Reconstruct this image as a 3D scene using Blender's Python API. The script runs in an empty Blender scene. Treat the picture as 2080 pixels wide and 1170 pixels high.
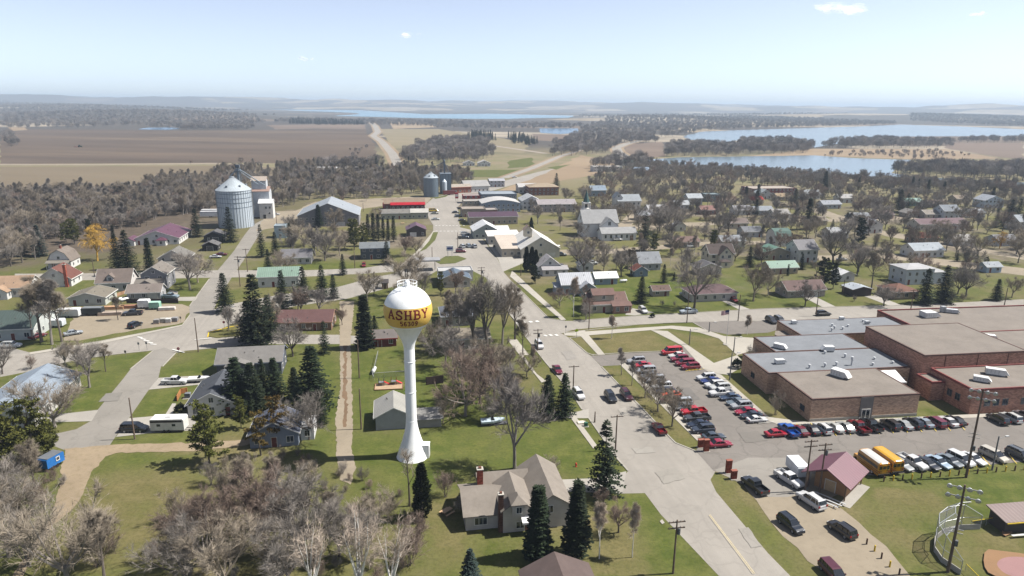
import bpy, bmesh, math, random
import numpy as np
from mathutils import Vector, Matrix, noise as mnoise
from mathutils.geometry import tessellate_polygon
random.seed(7)
SC=bpy.context.scene; COL=SC.collection
R=math.radians
# ------------------------------------------------------------------ camera model (used to survey the photo's ground points)
F=1400.0; CZ=65.0
PITCH=math.atan((585-211)/F); ROLL=math.atan(0.0091)
_fw=(0,math.cos(PITCH),-math.sin(PITCH)); _up=(0,math.sin(PITCH),math.cos(PITCH))
_c,_s=math.cos(ROLL),math.sin(ROLL)
RX=(_c,_s*_up[1],_s*_up[2]); UX=(-_s,_c*_up[1],_c*_up[2])
def G(px,py,z=0.0):
    u=px-1040; v=585-py
    d=[F*_fw[i]+u*RX[i]+v*UX[i] for i in range(3)]
    t=(z-CZ)/d[2]
    return (d[0]*t,d[1]*t)
def PX(x,y,z=0):
    p=(x,y,z-CZ)
    w=sum(a*b for a,b in zip(p,_fw)); u=sum(a*b for a,b in zip(p,RX)); v=sum(a*b for a,b in zip(p,UX))
    return (1040+F*u/w,585-F*v/w,w)
def sc(px,py):                      # metres per photo pixel at a ground point
    x,y=G(px,py); return PX(x,y)[2]/F
def hgt(bx,by,ty):                  # height of a thing standing at (bx,by) whose top is seen at ty
    x,y=G(bx,by); lo,hi=0.0,64.0
    for _ in range(40):
        m=(lo+hi)/2
        if PX(x,y,m)[1]>ty: lo=m
        else: hi=m
    return lo
cam=bpy.data.cameras.new('camera'); cam.sensor_width=36; cam.lens=F/2080*36; cam.clip_start=0.5; cam.clip_end=90000
co=bpy.data.objects.new('camera',cam); COL.objects.link(co)
co.matrix_world=Matrix(((RX[0],UX[0],-_fw[0],0),(RX[1],UX[1],-_fw[1],0),(RX[2],UX[2],-_fw[2],CZ),(0,0,0,1)))
SC.camera=co
# ------------------------------------------------------------------ materials
def lin(c):
    c=c/255.0
    return c/12.92 if c<=0.04045 else ((c+0.055)/1.055)**2.4
ALB=.415     # picture values of sunlit things are about three times their albedo at this exposure
def rgb(r,g,b,k=ALB): return (lin(r)*k,lin(g)*k,lin(b)*k,1)
def wcol(c,k=.68): q=[min(.82,lin(v)*k) for v in c]; return (q[0],q[1],q[2],1)     # walls and painted things: close to their true albedo
def mcol(c): q=[min(.82,lin(v)*.36+.45*lin(v)**4) for v in c]; return (q[0],q[1],q[2],1)
MATS={}
class NT:
    def __init__(s,name):
        s.m=bpy.data.materials.new(name); s.m.use_nodes=True; s.t=s.m.node_tree; s.b=s.t.nodes['Principled BSDF']
    def n(s,typ,**kw):
        n=s.t.nodes.new(typ)
        for k,v in kw.items():
            if k in n.inputs: n.inputs[k].default_value=v
            else: setattr(n,k,v)
        return n
    def l(s,a,b): s.t.links.new(a,b)
    def mix(s,fac,a,b,mode='MIX'):
        n=s.t.nodes.new('ShaderNodeMix'); n.data_type='RGBA'; n.blend_type=mode
        for i,v in ((0,fac),(6,a),(7,b)):
            if isinstance(v,bpy.types.NodeSocket): s.l(v,n.inputs[i])
            elif v is not None: n.inputs[i].default_value=v
        return n.outputs[2]
    def pos(s):
        if not hasattr(s,'_p'): s._p=s.n('ShaderNodeNewGeometry').outputs['Position']
        return s._p
    def obc(s): return s.n('ShaderNodeTexCoord').outputs['Object']
    def noise(s,scale,det=3,rough=.55,co=None,dist=0):
        n=s.n('ShaderNodeTexNoise'); n.inputs['Scale'].default_value=scale; n.inputs['Detail'].default_value=det
        n.inputs['Roughness'].default_value=rough; n.inputs['Distortion'].default_value=dist
        s.l(co if co is not None else s.pos(),n.inputs['Vector']); return n.outputs['Fac']
    def ramp(s,f,a,b):
        n=s.n('ShaderNodeMapRange'); n.clamp=True; s.l(f,n.inputs[0]); n.inputs[1].default_value=a; n.inputs[2].default_value=b; return n.outputs[0]
    def math(s,op,a,b=None):
        n=s.n('ShaderNodeMath'); n.operation=op
        for i,v in ((0,a),(1,b)):
            if isinstance(v,bpy.types.NodeSocket): s.l(v,n.inputs[i])
            elif v is not None: n.inputs[i].default_value=v
        return n.outputs[0]
    def done(s,col,rough=.8,bump=None,dist=.02,spec=.3,metal=0):
        if isinstance(col,bpy.types.NodeSocket): s.l(col,s.b.inputs['Base Color'])
        else: s.b.inputs['Base Color'].default_value=col
        s.b.inputs['Roughness'].default_value=rough; s.b.inputs['Metallic'].default_value=metal
        s.b.inputs['Specular IOR Level'].default_value=spec
        if bump is not None:
            bn=s.n('ShaderNodeBump'); bn.inputs['Distance'].default_value=dist; bn.inputs['Strength'].default_value=.8
            s.l(bump,bn.inputs['Height']); s.l(bn.outputs[0],s.b.inputs['Normal'])
        return s.m
def sh(c,k): return (c[0]*k,c[1]*k,c[2]*k,1)
def plain(c,rough=.7,var=.18,scale=.8,spec=.3,metal=0):       # painted or rendered surface with mild wear
    key=('p',c,rough,var,scale,spec,metal)
    if key in MATS: return MATS[key]
    t=NT('surface'); col=wcol(c)
    f=t.noise(scale,4); f2=t.noise(scale*9,3)
    a=t.mix(t.ramp(f,.3,.7),sh(col,1-var),sh(col,1+var*.6))
    a=t.mix(t.ramp(f2,.45,.75),a,t.mix(.35,a,sh(col,.6)))
    MATS[key]=t.done(a,rough,spec=spec,metal=metal); return MATS[key]
def siding(c):
    key=('s',c)
    if key in MATS: return MATS[key]
    t=NT('siding'); col=wcol(c); w=t.n('ShaderNodeTexWave',bands_direction='Z',wave_profile='SAW'); w.inputs['Scale'].default_value=1.1
    t.l(t.pos(),w.inputs['Vector']); f=t.noise(.7,4)
    a=t.mix(t.ramp(f,.3,.7),sh(col,.82),col); a=t.mix(t.ramp(w.outputs['Fac'],.0,.22),sh(col,.72),a)
    MATS[key]=t.done(a,.65,w.outputs['Fac'],.015); return MATS[key]
def shingle(c):
    key=('r',c)
    if key in MATS: return MATS[key]
    t=NT('shingles'); col=rgb(*c,.4); f=t.noise(.5,5,.65); f2=t.noise(5,2)
    v=t.n('ShaderNodeTexVoronoi'); v.inputs['Scale'].default_value=2.6; t.l(t.pos(),v.inputs['Vector'])
    a=t.mix(t.ramp(f,.3,.72),sh(col,.78),sh(col,1.12)); a=t.mix(.22,a,v.outputs['Color'],'OVERLAY'); hs=t.n('ShaderNodeHueSaturation'); hs.inputs['Saturation'].default_value=1
    a=t.mix(t.ramp(f2,.5,.8),a,t.mix(.4,a,sh(col,.55)))
    t2=t.n('ShaderNodeRGBToBW'); t.l(v.outputs['Color'],t2.inputs[0])
    a=t.mix(t.math('MULTIPLY',t2.outputs[0],.25),t.mix(t.ramp(f,.3,.72),sh(col,.85),sh(col,1.12)),sh(col,.6))
    MATS[key]=t.done(a,.9,f2,.02,.15); return MATS[key]
def metalroof(c,axis='X',rough=.45):
    key=('m',c,axis,rough)
    if key in MATS: return MATS[key]
    t=NT('metal_roofing'); col=mcol(c); w=t.n('ShaderNodeTexWave',bands_direction=axis,wave_profile='SIN'); w.inputs['Scale'].default_value=.45
    t.l(t.obc(),w.inputs['Vector']); f=t.noise(.3,5,.6)
    a=t.mix(t.ramp(f,.35,.7),sh(col,.85),sh(col,1.05)); a=t.mix(t.ramp(w.outputs['Fac'],.9,1.),a,sh(col,.7))
    MATS[key]=t.done(a,rough,w.outputs['Fac'],.03,.4); return MATS[key]
def brick(c,c2=None):
    key=('b',c)
    if key in MATS: return MATS[key]
    t=NT('brickwork'); col=wcol(c,.8)
    b=t.n('ShaderNodeTexBrick'); b.inputs['Scale'].default_value=1.0; b.inputs['Brick Width'].default_value=.55; b.inputs['Row Height'].default_value=.2; b.inputs['Mortar Size'].default_value=.02
    b.inputs['Color1'].default_value=sh(col,1.45); b.inputs['Color2'].default_value=sh(col,.62); b.inputs['Mortar'].default_value=sh(col,.8); b.inputs['Bias'].default_value=-.1
    sp=t.n('ShaderNodeSeparateXYZ'); t.l(t.obc(),sp.inputs[0]); cb=t.n('ShaderNodeCombineXYZ')
    t.l(t.math('ADD',sp.outputs[0],sp.outputs[1]),cb.inputs[0]); t.l(sp.outputs[2],cb.inputs[1]); t.l(cb.outputs[0],b.inputs['Vector'])
    f=t.noise(.25,4); a=t.mix(t.ramp(f,.3,.7),b.outputs['Color'],t.mix(.35,b.outputs['Color'],sh(col,.55)))
    MATS[key]=t.done(a,.9,b.outputs['Fac'],.01,.15); return MATS[key]
def glass_mat():
    if 'g' in MATS: return MATS['g']
    t=NT('window_glass'); f=t.noise(.35,2); MATS['g']=t.done(t.mix(t.ramp(f,.35,.65),rgb(38,44,52),rgb(92,104,116)),.08,spec=.7); return MATS['g']
def car_glass():
    if 'cg' in MATS: return MATS['cg']
    t=NT('car_glass'); MATS['cg']=t.done(rgb(30,36,44),.05,spec=.8); return MATS['cg']
def paint(c):
    key=('c',c)
    if key in MATS: return MATS[key]
    t=NT('car_paint'); f=t.noise(1.2,3); col=wcol(c,.5); t.done(t.mix(t.ramp(f,.3,.8),col,sh(col,.82)),.28,spec=.5)
    t.b.inputs['Coat Weight'].default_value=.5; t.b.inputs['Coat Roughness'].default_value=.08; MATS[key]=t.m; return t.m
def pav(name,c,dark=.75,crack=.0,joint=0,stain=.5,scale=1.0,tint=None,streak=0):       # asphalt, concrete, sand sheets
    key=('v',name,c)
    if key in MATS: return MATS[key]
    t=NT(name); col=rgb(*c); f=t.noise(.06*scale,5,.65); f2=t.noise(.55*scale,4,.6); f3=t.noise(9,2)
    a=t.mix(t.ramp(f,.32,.68),sh(col,dark),sh(col,1.08)); a=t.mix(t.math('MULTIPLY',t.ramp(f2,.5,.8),stain),a,tint or sh(col,.6))
    a=t.mix(t.math('MULTIPLY',t.ramp(f3,.35,.7),.25),a,sh(col,.72))
    if streak:
        for ang in (-79,):
            mp=t.n('ShaderNodeMapping'); mp.inputs['Rotation'].default_value=(0,0,R(-ang)); mp.vector_type='POINT'; t.l(t.pos(),mp.inputs['Vector']); m2=t.n('ShaderNodeMapping'); m2.inputs['Scale'].default_value=(.02,.7,1); t.l(mp.outputs[0],m2.inputs['Vector']); a=t.mix(t.math('MULTIPLY',t.ramp(t.noise(1,3,.6,m2.outputs[0]),.4,.68),.5),a,sh(col,.76))
    if crack:
        v=t.n('ShaderNodeTexVoronoi',feature='DISTANCE_TO_EDGE'); v.inputs['Scale'].default_value=.14
        w=t.n('ShaderNodeVectorMath'); w.operation='ADD'; t.l(t.pos(),w.inputs[0]); nz=t.n('ShaderNodeTexNoise'); nz.inputs['Scale'].default_value=.3; t.l(t.pos(),nz.inputs['Vector'])
        sv=t.n('ShaderNodeVectorMath'); sv.operation='SCALE'; sv.inputs['Scale'].default_value=4.0; t.l(nz.outputs['Color'],sv.inputs[0]); t.l(sv.outputs[0],w.inputs[1]); t.l(w.outputs[0],v.inputs['Vector'])
        a=t.mix(t.math('MULTIPLY',t.math('SUBTRACT',1.0,t.ramp(v.outputs['Distance'],.004,.03)),crack),a,sh(col,.42))
    MATS[key]=t.done(a,.92,f3,.01,.2); return MATS[key]
# ------------------------------------------------------------------ mesh helper
class MB:
    def __init__(s): s.v=[]; s.f=[]; s.m=[]
    def face(s,pts,mi=0):
        i=len(s.v); s.v+= [tuple(p) for p in pts]; s.f.append(tuple(range(i,i+len(pts)))); s.m.append(mi)
    def box(s,x0,y0,z0,x1,y1,z1,mi=0,bot=True):
        i=len(s.v); s.v+=[(x0,y0,z0),(x1,y0,z0),(x1,y1,z0),(x0,y1,z0),(x0,y0,z1),(x1,y0,z1),(x1,y1,z1),(x0,y1,z1)]
        fs=[(4,5,6,7),(0,1,5,4),(1,2,6,5),(2,3,7,6),(3,0,4,7)]+([(3,2,1,0)] if bot else [])
        for f in fs: s.f.append(tuple(i+k for k in f)); s.m.append(mi)
        return s
    def prism(s,poly,axis,a,b,mi=0,caps=True):     # closed polygon extruded along an axis
        n=len(poly); i=len(s.v)
        for t in (a,b):
            for (p,q) in poly:
                s.v.append({'x':(t,p,q),'y':(p,t,q),'z':(p,q,t)}[axis])
        for k in range(n):
            l=(k+1)%n; s.f.append((i+k,i+l,i+n+l,i+n+k)); s.m.append(mi)
        if caps:
            s.f.append(tuple(i+k for k in range(n))); s.m.append(mi); s.f.append(tuple(i+n+k for k in reversed(range(n)))); s.m.append(mi)
        return s
    def tube(s,p,q,r0,r1=None,n=6,mi=0,caps=True):
        r1=r0 if r1 is None else r1
        p=Vector(p);q=Vector(q);d=(q-p).normalized(); a=d.orthogonal().normalized(); b=d.cross(a); i=len(s.v)
        for c,r in ((p,r0),(q,r1)):
            for k in range(n):
                t=2*math.pi*k/n; s.v.append(tuple(c+a*(r*math.cos(t))+b*(r*math.sin(t))))
        for k in range(n):
            l=(k+1)%n; s.f.append((i+k,i+l,i+n+l,i+n+k)); s.m.append(mi)
        if caps:
            s.f.append(tuple(i+k for k in reversed(range(n)))); s.m.append(mi); s.f.append(tuple(i+n+k for k in range(n))); s.m.append(mi)
        return s
    def lathe(s,prof,n=32,mi=0,c=(0,0)):
        i=len(s.v); m=len(prof)
        for (r,z) in prof:
            for k in range(n):
                t=2*math.pi*k/n; s.v.append((c[0]+r*math.cos(t),c[1]+r*math.sin(t),z))
        for j in range(m-1):
            for k in range(n):
                l=(k+1)%n; s.f.append((i+j*n+k,i+j*n+l,i+(j+1)*n+l,i+(j+1)*n+k)); s.m.append(mi)
        return s
    def mesh(s,name,mats,smooth=False,fix=True):
        me=bpy.data.meshes.new(name); me.from_pydata(s.v,[],s.f)
        for m in mats: me.materials.append(m)
        if len(mats)>1: me.polygons.foreach_set('material_index',s.m)
        if fix:
            bm=bmesh.new(); bm.from_mesh(me); bmesh.ops.remove_doubles(bm,verts=bm.verts,dist=1e-4); bmesh.ops.recalc_face_normals(bm,faces=bm.faces); bm.to_mesh(me); bm.free()
        if smooth:
            me.polygons.foreach_set('use_smooth',[True]*len(me.polygons))
        me.update(); return me
    def obj(s,name,mats,parent=None,smooth=False,loc=(0,0,0),rot=0,fix=True):
        if not isinstance(mats,(list,tuple)): mats=[mats]
        o=bpy.data.objects.new(name,s.mesh(name,mats,smooth,fix)); COL.objects.link(o); o.location=loc; o.rotation_euler=(0,0,rot)
        if parent is not None: o.parent=parent
        return o
THINGS=[]
def tag(o,label=None,cat=None,group=None,kind=None):
    if label: o['label']=label
    if cat: o['category']=cat
    if group: o['group']=group
    if kind: o['kind']=kind
    return o
def thing(name,label,cat,loc,rot=0,group=None):
    o=bpy.data.objects.new(name,None); o.empty_display_size=.2; COL.objects.link(o)
    o.location=(loc[0],loc[1],loc[2] if len(loc)>2 else 0); o.rotation_euler=(0,0,rot); return tag(o,label,cat,group)
def link(name,me,parent,loc=(0,0,0),rot=0,mats=None):          # another object on a shared mesh
    o=bpy.data.objects.new(name,me); COL.objects.link(o); o.parent=parent; o.location=loc; o.rotation_euler=(0,0,rot)
    if mats:
        for i,m in enumerate(mats):
            if m is not None: o.material_slots[i].link='OBJECT'; o.material_slots[i].material=m
    return o
# ------------------------------------------------------------------ ground sheets
_z=[0.02]
SHEETS={}
def poly_area_pts(pts): return pts
def rough_edge(w,step,amp):
    out=[]; n=len(w)
    for i in range(n):
        a=Vector(w[i]); b=Vector(w[(i+1)%n]); L=(b-a).length; k=max(1,min(60,int(L/step)))
        nrm=Vector((-(b-a).y,(b-a).x)).normalized() if L>0 else Vector((0,0))
        for j in range(k):
            p=a.lerp(b,j/k)
            if j: p=p+nrm*(mnoise.noise(Vector((p.x/step*.9,p.y/step*.9,3.3)))*amp*2)
            out.append((p.x,p.y))
    return out
def smooth_poly(w,it=1):
    for _ in range(it):
        o=[]
        for i in range(len(w)):
            a=w[i];b=w[(i+1)%len(w)]
            o+= [(a[0]*.75+b[0]*.25,a[1]*.75+b[1]*.25),(a[0]*.25+b[0]*.75,a[1]*.25+b[1]*.75)]
        w=o
    return w
def sheet(name,pts,mat,z=None,rough=0,smooth=0,kind='structure',world=False,step=2.5):
    w=pts if world else [G(*p) for p in pts]
    if smooth: w=smooth_poly(w,smooth)
    if rough: w=rough_edge(w,step,rough)
    if z is None: _z[0]+=.002; z=_z[0]
    tri=tessellate_polygon([[Vector((x,y,0)) for x,y in w]])
    me=bpy.data.meshes.new(name); me.from_pydata([(x,y,z) for x,y in w],[],[tuple(t) for t in tri]); me.materials.append(mat)
    bm=bmesh.new(); bm.from_mesh(me)
    for f in bm.faces:
        f.normal_update()
        if f.normal.z<0: f.normal_flip()
    bm.to_mesh(me); bm.free()
    o=bpy.data.objects.new(name,me); COL.objects.link(o); tag(o,kind=kind); return o
def strip_world(line,w):
    L=[];Rr=[]
    for i,p in enumerate(line):
        a=Vector(line[max(0,i-1)]); b=Vector(line[min(len(line)-1,i+1)]); d=(b-a).normalized(); n=Vector((-d.y,d.x)); ww=w[i] if isinstance(w,(list,tuple)) else w
        L.append(tuple(Vector(p)+n*ww/2)); Rr.append(tuple(Vector(p)-n*ww/2))
    return L+Rr[::-1]
def kerb(name,pts,mat,width=.3,h=.13,z=0):
    w=[G(*p) for p in pts]; mb=MB()
    for i in range(len(w)-1):
        a=Vector(w[i]);b=Vector(w[i+1]);d=(b-a).normalized();n=Vector((-d.y,d.x))*width/2; e=d*.05
        q=[a-n-e,b-n+e,b+n+e,a+n-e]
        mb.prism([(p.x,p.y) for p in q],'z',z,z+h+.002*(i%2))
    return tag(mb.obj(name,mat),kind='structure')
def inpoly(x,y,P):
    c=False; j=len(P)-1
    for i in range(len(P)):
        if (P[i][1]>y)!=(P[j][1]>y) and x<(P[j][0]-P[i][0])*(y-P[i][1])/(P[j][1]-P[i][1])+P[i][0]: c=not c
        j=i
    return c
# ------------------------------------------------------------------ sky, sun, haze
SUN_EL=R(54); SUN_AZ=R(90-6)       # azimuth clockwise from +Y
wd=bpy.data.worlds.new('World'); SC.world=wd; wd.use_nodes=True; nt=wd.node_tree
sky=nt.nodes.new('ShaderNodeTexSky'); sky.sky_type='NISHITA'; sky.sun_disc=False; sky.sun_elevation=SUN_EL; sky.sun_rotation=SUN_AZ
sky.air_density=.6; sky.dust_density=.6; sky.ozone_density=6.0; sky.altitude=300
bg=nt.nodes['Background']; hsv=nt.nodes.new('ShaderNodeHueSaturation'); hsv.inputs['Saturation'].default_value=.54; nt.links.new(sky.outputs[0],hsv.inputs['Color']); nt.links.new(hsv.outputs[0],bg.inputs[0]); bg.inputs[1].default_value=.078
sl=bpy.data.lights.new('sun','SUN'); sl.energy=4.3; sl.angle=R(.53); sl.color=(1,.955,.88)
so=bpy.data.objects.new('sun',sl); COL.objects.link(so)
sd=Vector((math.sin(SUN_AZ)*math.cos(SUN_EL),math.cos(SUN_AZ)*math.cos(SUN_EL),math.sin(SUN_EL)))
so.rotation_euler=sd.to_track_quat('Z','Y').to_euler(); so.location=(0,0,300)
SC.view_settings.view_transform='Standard'; SC.view_settings.look='None'; SC.view_settings.exposure=1.3; SC.view_settings.gamma=1
SC.render.engine='CYCLES'; SC.cycles.max_bounces=5; SC.cycles.diffuse_bounces=2; SC.cycles.glossy_bounces=2; SC.cycles.transmission_bounces=2; SC.cycles.transparent_max_bounces=24; SC.cycles.volume_bounces=0
SC.cycles.use_denoising=True; SC.cycles.caustics_reflective=False; SC.cycles.caustics_refractive=False
# ------------------------------------------------------------------ terrain
def far_h(x,y):
    d=math.hypot(x,y)
    if y<0: return 0
    h=0
    if d>6500:
        k=min(1,(d-6500)/2500)
        n=mnoise.fractal(Vector((x/1500+5,y/1500,1.7)),1.0,2.0,5)
        n2=mnoise.noise(Vector((x/9000,y/9000,8.2)))
        h+=min(120,k*(70+70*n+44*n2))
        if d>12500: h*=max(0,1-(d-12500)/4000)
    for (hx,hy,r,a) in HILLS:
        q=((x-hx)**2+(y-hy)**2)/(r*r)
        if q<9: h+=a*math.exp(-q)
    return max(0,h)
HILLS=[]
for (px,py,r,a) in ((290,240,420,22),(180,228,700,30),(60,222,800,34),(1330,246,330,16),(1700,240,600,20),(1950,243,700,16)):
    x,y=G(px,py); HILLS.append((x,y,r,a))
def ground_mat():
    t=NT('ground'); p=t.pos(); sp=t.n('ShaderNodeSeparateXYZ'); t.l(p,sp.inputs[0])
    n1=t.noise(.03,5,.6); n2=t.noise(.22,5,.65); n3=t.noise(1.6,5,.8); n4=t.noise(.012,4,.6)
    green=t.mix(t.ramp(n2,.35,.68),rgb(102,112,52),rgb(136,134,82)); dry=t.mix(t.ramp(n2,.3,.7),rgb(158,146,106),rgb(132,124,82))
    near=t.mix(t.ramp(n1,.47,.64),green,dry)
    at=t.n('ShaderNodeAttribute',attribute_name='lush'); lu=at.outputs['Fac']; nz_=t.math('MULTIPLY',t.math('SUBTRACT',t.noise(.11,6,.72),.5),3.4)
    near=t.mix(t.math('MULTIPLY',t.ramp(t.math('ADD',lu,nz_),.3,1.15),.8),near,t.mix(t.ramp(n2,.4,.62),rgb(88,108,40),rgb(124,130,66)))
    near=t.mix(t.math('MULTIPLY',t.ramp(t.math('ADD',lu,nz_),-.35,-1.0),.8),near,t.mix(t.ramp(n2,.38,.62),rgb(150,138,96),rgb(126,120,76)))
    near=t.mix(t.math('MULTIPLY',t.ramp(n3,.45,.62),.6),near,t.mix(.6,near,rgb(64,70,34)))
    wood=t.mix(t.ramp(n2,.3,.7),rgb(128,114,99),rgb(98,88,78))
    # the town's far streets are drier than the lawns near by; outside the town the floor is leaf litter and old grass
    yy=t.math('ADD',sp.outputs[1],t.math('MULTIPLY',t.math('SUBTRACT',n1,.5),160.0))
    xx=t.math('ADD',sp.outputs[0],t.math('MULTIPLY',t.math('SUBTRACT',n4,.5),120.0))
    town=t.mix(t.ramp(n1,.44,.6),t.mix(.5,green,dry),t.mix(t.ramp(n2,.4,.6),rgb(156,144,126),rgb(128,117,102)))
    a=t.mix(t.ramp(yy,250,330),near,town)
    a=t.mix(t.math('MULTIPLY',t.ramp(xx,-120,-190),t.ramp(yy,240,300)),a,wood)
    a=t.mix(t.ramp(yy,470,620),a,t.mix(t.ramp(n1,.4,.62),rgb(164,150,122),rgb(146,142,104)))
    v=t.n('ShaderNodeTexVoronoi'); v.inputs['Scale'].default_value=.0026
    dv=t.n('ShaderNodeVectorMath'); dv.operation='ADD'; t.l(p,dv.inputs[0]); nz=t.n('ShaderNodeTexNoise'); nz.inputs['Scale'].default_value=.002; t.l(p,nz.inputs['Vector'])
    s2=t.n('ShaderNodeVectorMath'); s2.operation='SCALE'; s2.inputs['Scale'].default_value=420; t.l(nz.outputs['Color'],s2.inputs[0]); t.l(s2.outputs[0],dv.inputs[1]); t.l(dv.outputs[0],v.inputs['Vector'])
    cr=t.n('ShaderNodeValToRGB'); cr.color_ramp.interpolation='CONSTANT'; el=cr.color_ramp.elements
    bw=t.n('ShaderNodeSeparateColor'); t.l(v.outputs['Color'],bw.inputs[0]); t.l(bw.outputs[0],cr.inputs[0])
    el[0].position=0; el[0].color=rgb(104,98,92)
    el[1].position=.5; el[1].color=rgb(196,178,150)
    for pos_,c in ((.6,rgb(106,98,92)),(.74,rgb(150,132,116)),(.82,rgb(112,104,96)),(.93,rgb(206,192,170))):
        e=el.new(pos_); e.color=c
    far=t.mix(t.ramp(n4,.35,.7),cr.outputs[0],t.mix(.6,cr.outputs[0],rgb(104,96,88)))
    a=t.mix(t.ramp(yy,900,1150),a,far)
    return t.done(a,.95,n3,.06,.1)
def build_ground():
    na,nr=420,190; cy=-160
    rad=[0]+[40*(1.0365**k) for k in range(nr)]
    vs=[];fs=[]
    for r in rad:
        for i in range(na+1):
            a=R(-100+200*i/na); x=r*math.sin(a); y=cy+r*math.cos(a); vs.append((x,y,far_h(x,y)))
    for j in range(len(rad)-1):
        for i in range(na):
            q=(j*(na+1)+i,j*(na+1)+i+1,(j+1)*(na+1)+i+1,(j+1)*(na+1)+i)
            fs.append(q[::-1] if j else (q[0],q[2],q[3])[::-1])
    me=bpy.data.meshes.new('ground'); me.from_pydata(vs,[],fs); me.materials.append(ground_mat())
    me.polygons.foreach_set('use_smooth',[True]*len(me.polygons)); o=bpy.data.objects.new('ground',me); COL.objects.link(o); tag(o,kind='structure')
    return rad[-1]
RMAX=build_ground()
# haze: one closed box of even thin air round everything
hb=MB().box(-29000,-900,-1.5,29000,27000,132); 
hm=bpy.data.materials.new('haze'); hm.use_nodes=True; ht=hm.node_tree; ht.nodes.remove(ht.nodes['Principled BSDF'])
pv=ht.nodes.new('ShaderNodeVolumePrincipled'); pv.inputs['Color'].default_value=(.56,.68,.82,1); pv.inputs['Density'].default_value=1.35e-4; pv.inputs['Anisotropy'].default_value=.1
ht.links.new(pv.outputs[0],ht.nodes['Material Output'].inputs['Volume'])
tag(hb.obj('haze',hm),kind='stuff')
# ------------------------------------------------------------------ materials of the setting
M_CONC=pav('concrete',(206,200,190),.86,stain=.35)
M_WALK=pav('sidewalk',(214,207,194),.88,stain=.3)
M_KERB=pav('kerb',(206,200,188),.85)
M_ROAD=pav('asphalt_pale',(194,187,177),.86,crack=.16,stain=.3,streak=1)
M_ROAD2=pav('asphalt_grey',(178,172,163),.84,crack=.18,stain=.35)
M_LOT=pav('asphalt_lot',(158,151,144),.82,crack=.3,stain=.4)
M_SAND=pav('gravel_sand',(186,172,150),.82,stain=.45,scale=1.6)
M_DIRT=pav('dirt_track',(190,170,142),.78,stain=.6,scale=2,tint=rgb(128,120,80))
M_PLOUGH=None
def field_mat(name,c1,c2,c3,rot=0.2,sc_=.03,stripe=.15):
    t=NT(name); mp=t.n('ShaderNodeMapping'); mp.inputs['Rotation'].default_value=(0,0,rot); t.l(t.pos(),mp.inputs['Vector'])
    st=t.n('ShaderNodeMapping'); st.inputs['Scale'].default_value=(.25,1,1); t.l(mp.outputs[0],st.inputs['Vector'])
    f=t.noise(sc_*.35,5,.6,st.outputs[0]); f2=t.noise(sc_*.12,4,.6,st.outputs[0]); w=t.n('ShaderNodeTexWave',bands_direction='Y'); w.inputs['Scale'].default_value=.05; w.inputs['Distortion'].default_value=6; w.inputs['Detail'].default_value=3; t.l(mp.outputs[0],w.inputs['Vector'])
    a=t.mix(t.ramp(f,.35,.68),rgb(*c1),rgb(*c2)); a=t.mix(t.ramp(f2,.52,.7),a,rgb(*c3)); a=t.mix(t.math('MULTIPLY',w.outputs['Fac'],stripe),a,sh(rgb(*c1),.7))
    return t.done(a,.95,spec=.1)
M_PLOUGH=field_mat('ploughed_soil',(108,94,82),(130,113,98),(158,138,114))
M_STUB=field_mat('stubble',(140,126,104),(154,139,116),(126,114,95))
M_TAN=field_mat('dry_field',(186,164,136),(170,148,122),(198,178,150))
M_BROWN=field_mat('brown_field',(150,132,118),(136,118,104),(166,146,126))
M_OLIVE=field_mat('pasture',(160,148,120),(172,158,130),(148,142,108))
def grass_mat(name,c1,c2,c3):
    t=NT(name); f=t.noise(.12,5,.65); f2=t.noise(.9,4,.65); f3=t.noise(4,2)
    a=t.mix(t.ramp(f,.35,.65),rgb(*c1),rgb(*c2)); a=t.mix(t.math('MULTIPLY',t.ramp(f2,.45,.75),.7),a,rgb(*c3)); a=t.mix(t.math('MULTIPLY',t.ramp(f3,.4,.7),.3),a,sh(rgb(*c1),.55))
    return t.done(a,.95,f3,.05,.1)
M_LAWN=grass_mat('lawn',(104,114,58),(120,124,72),(136,132,84))
M_DRYG=grass_mat('dry_grass',(138,130,84),(124,122,72),(104,112,56))
def water_mat(name,c):
    t=NT(name); f=t.noise(.05,4,.6); mp=t.n('ShaderNodeMapping'); mp.inputs['Scale'].default_value=(.15,1,1); t.l(t.pos(),mp.inputs['Vector']); g=t.noise(.012,4,.6,mp.outputs[0])
    return t.done(t.mix(t.ramp(g,.35,.7),rgb(*c),sh(rgb(*c),.82)),.22,f,.05,.5)
M_WATER=water_mat('lake_water',(138,160,172)); M_WFAR=water_mat('far_lake_water',(104,170,200)); M_POND=water_mat('pond_water',(96,140,176))
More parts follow.
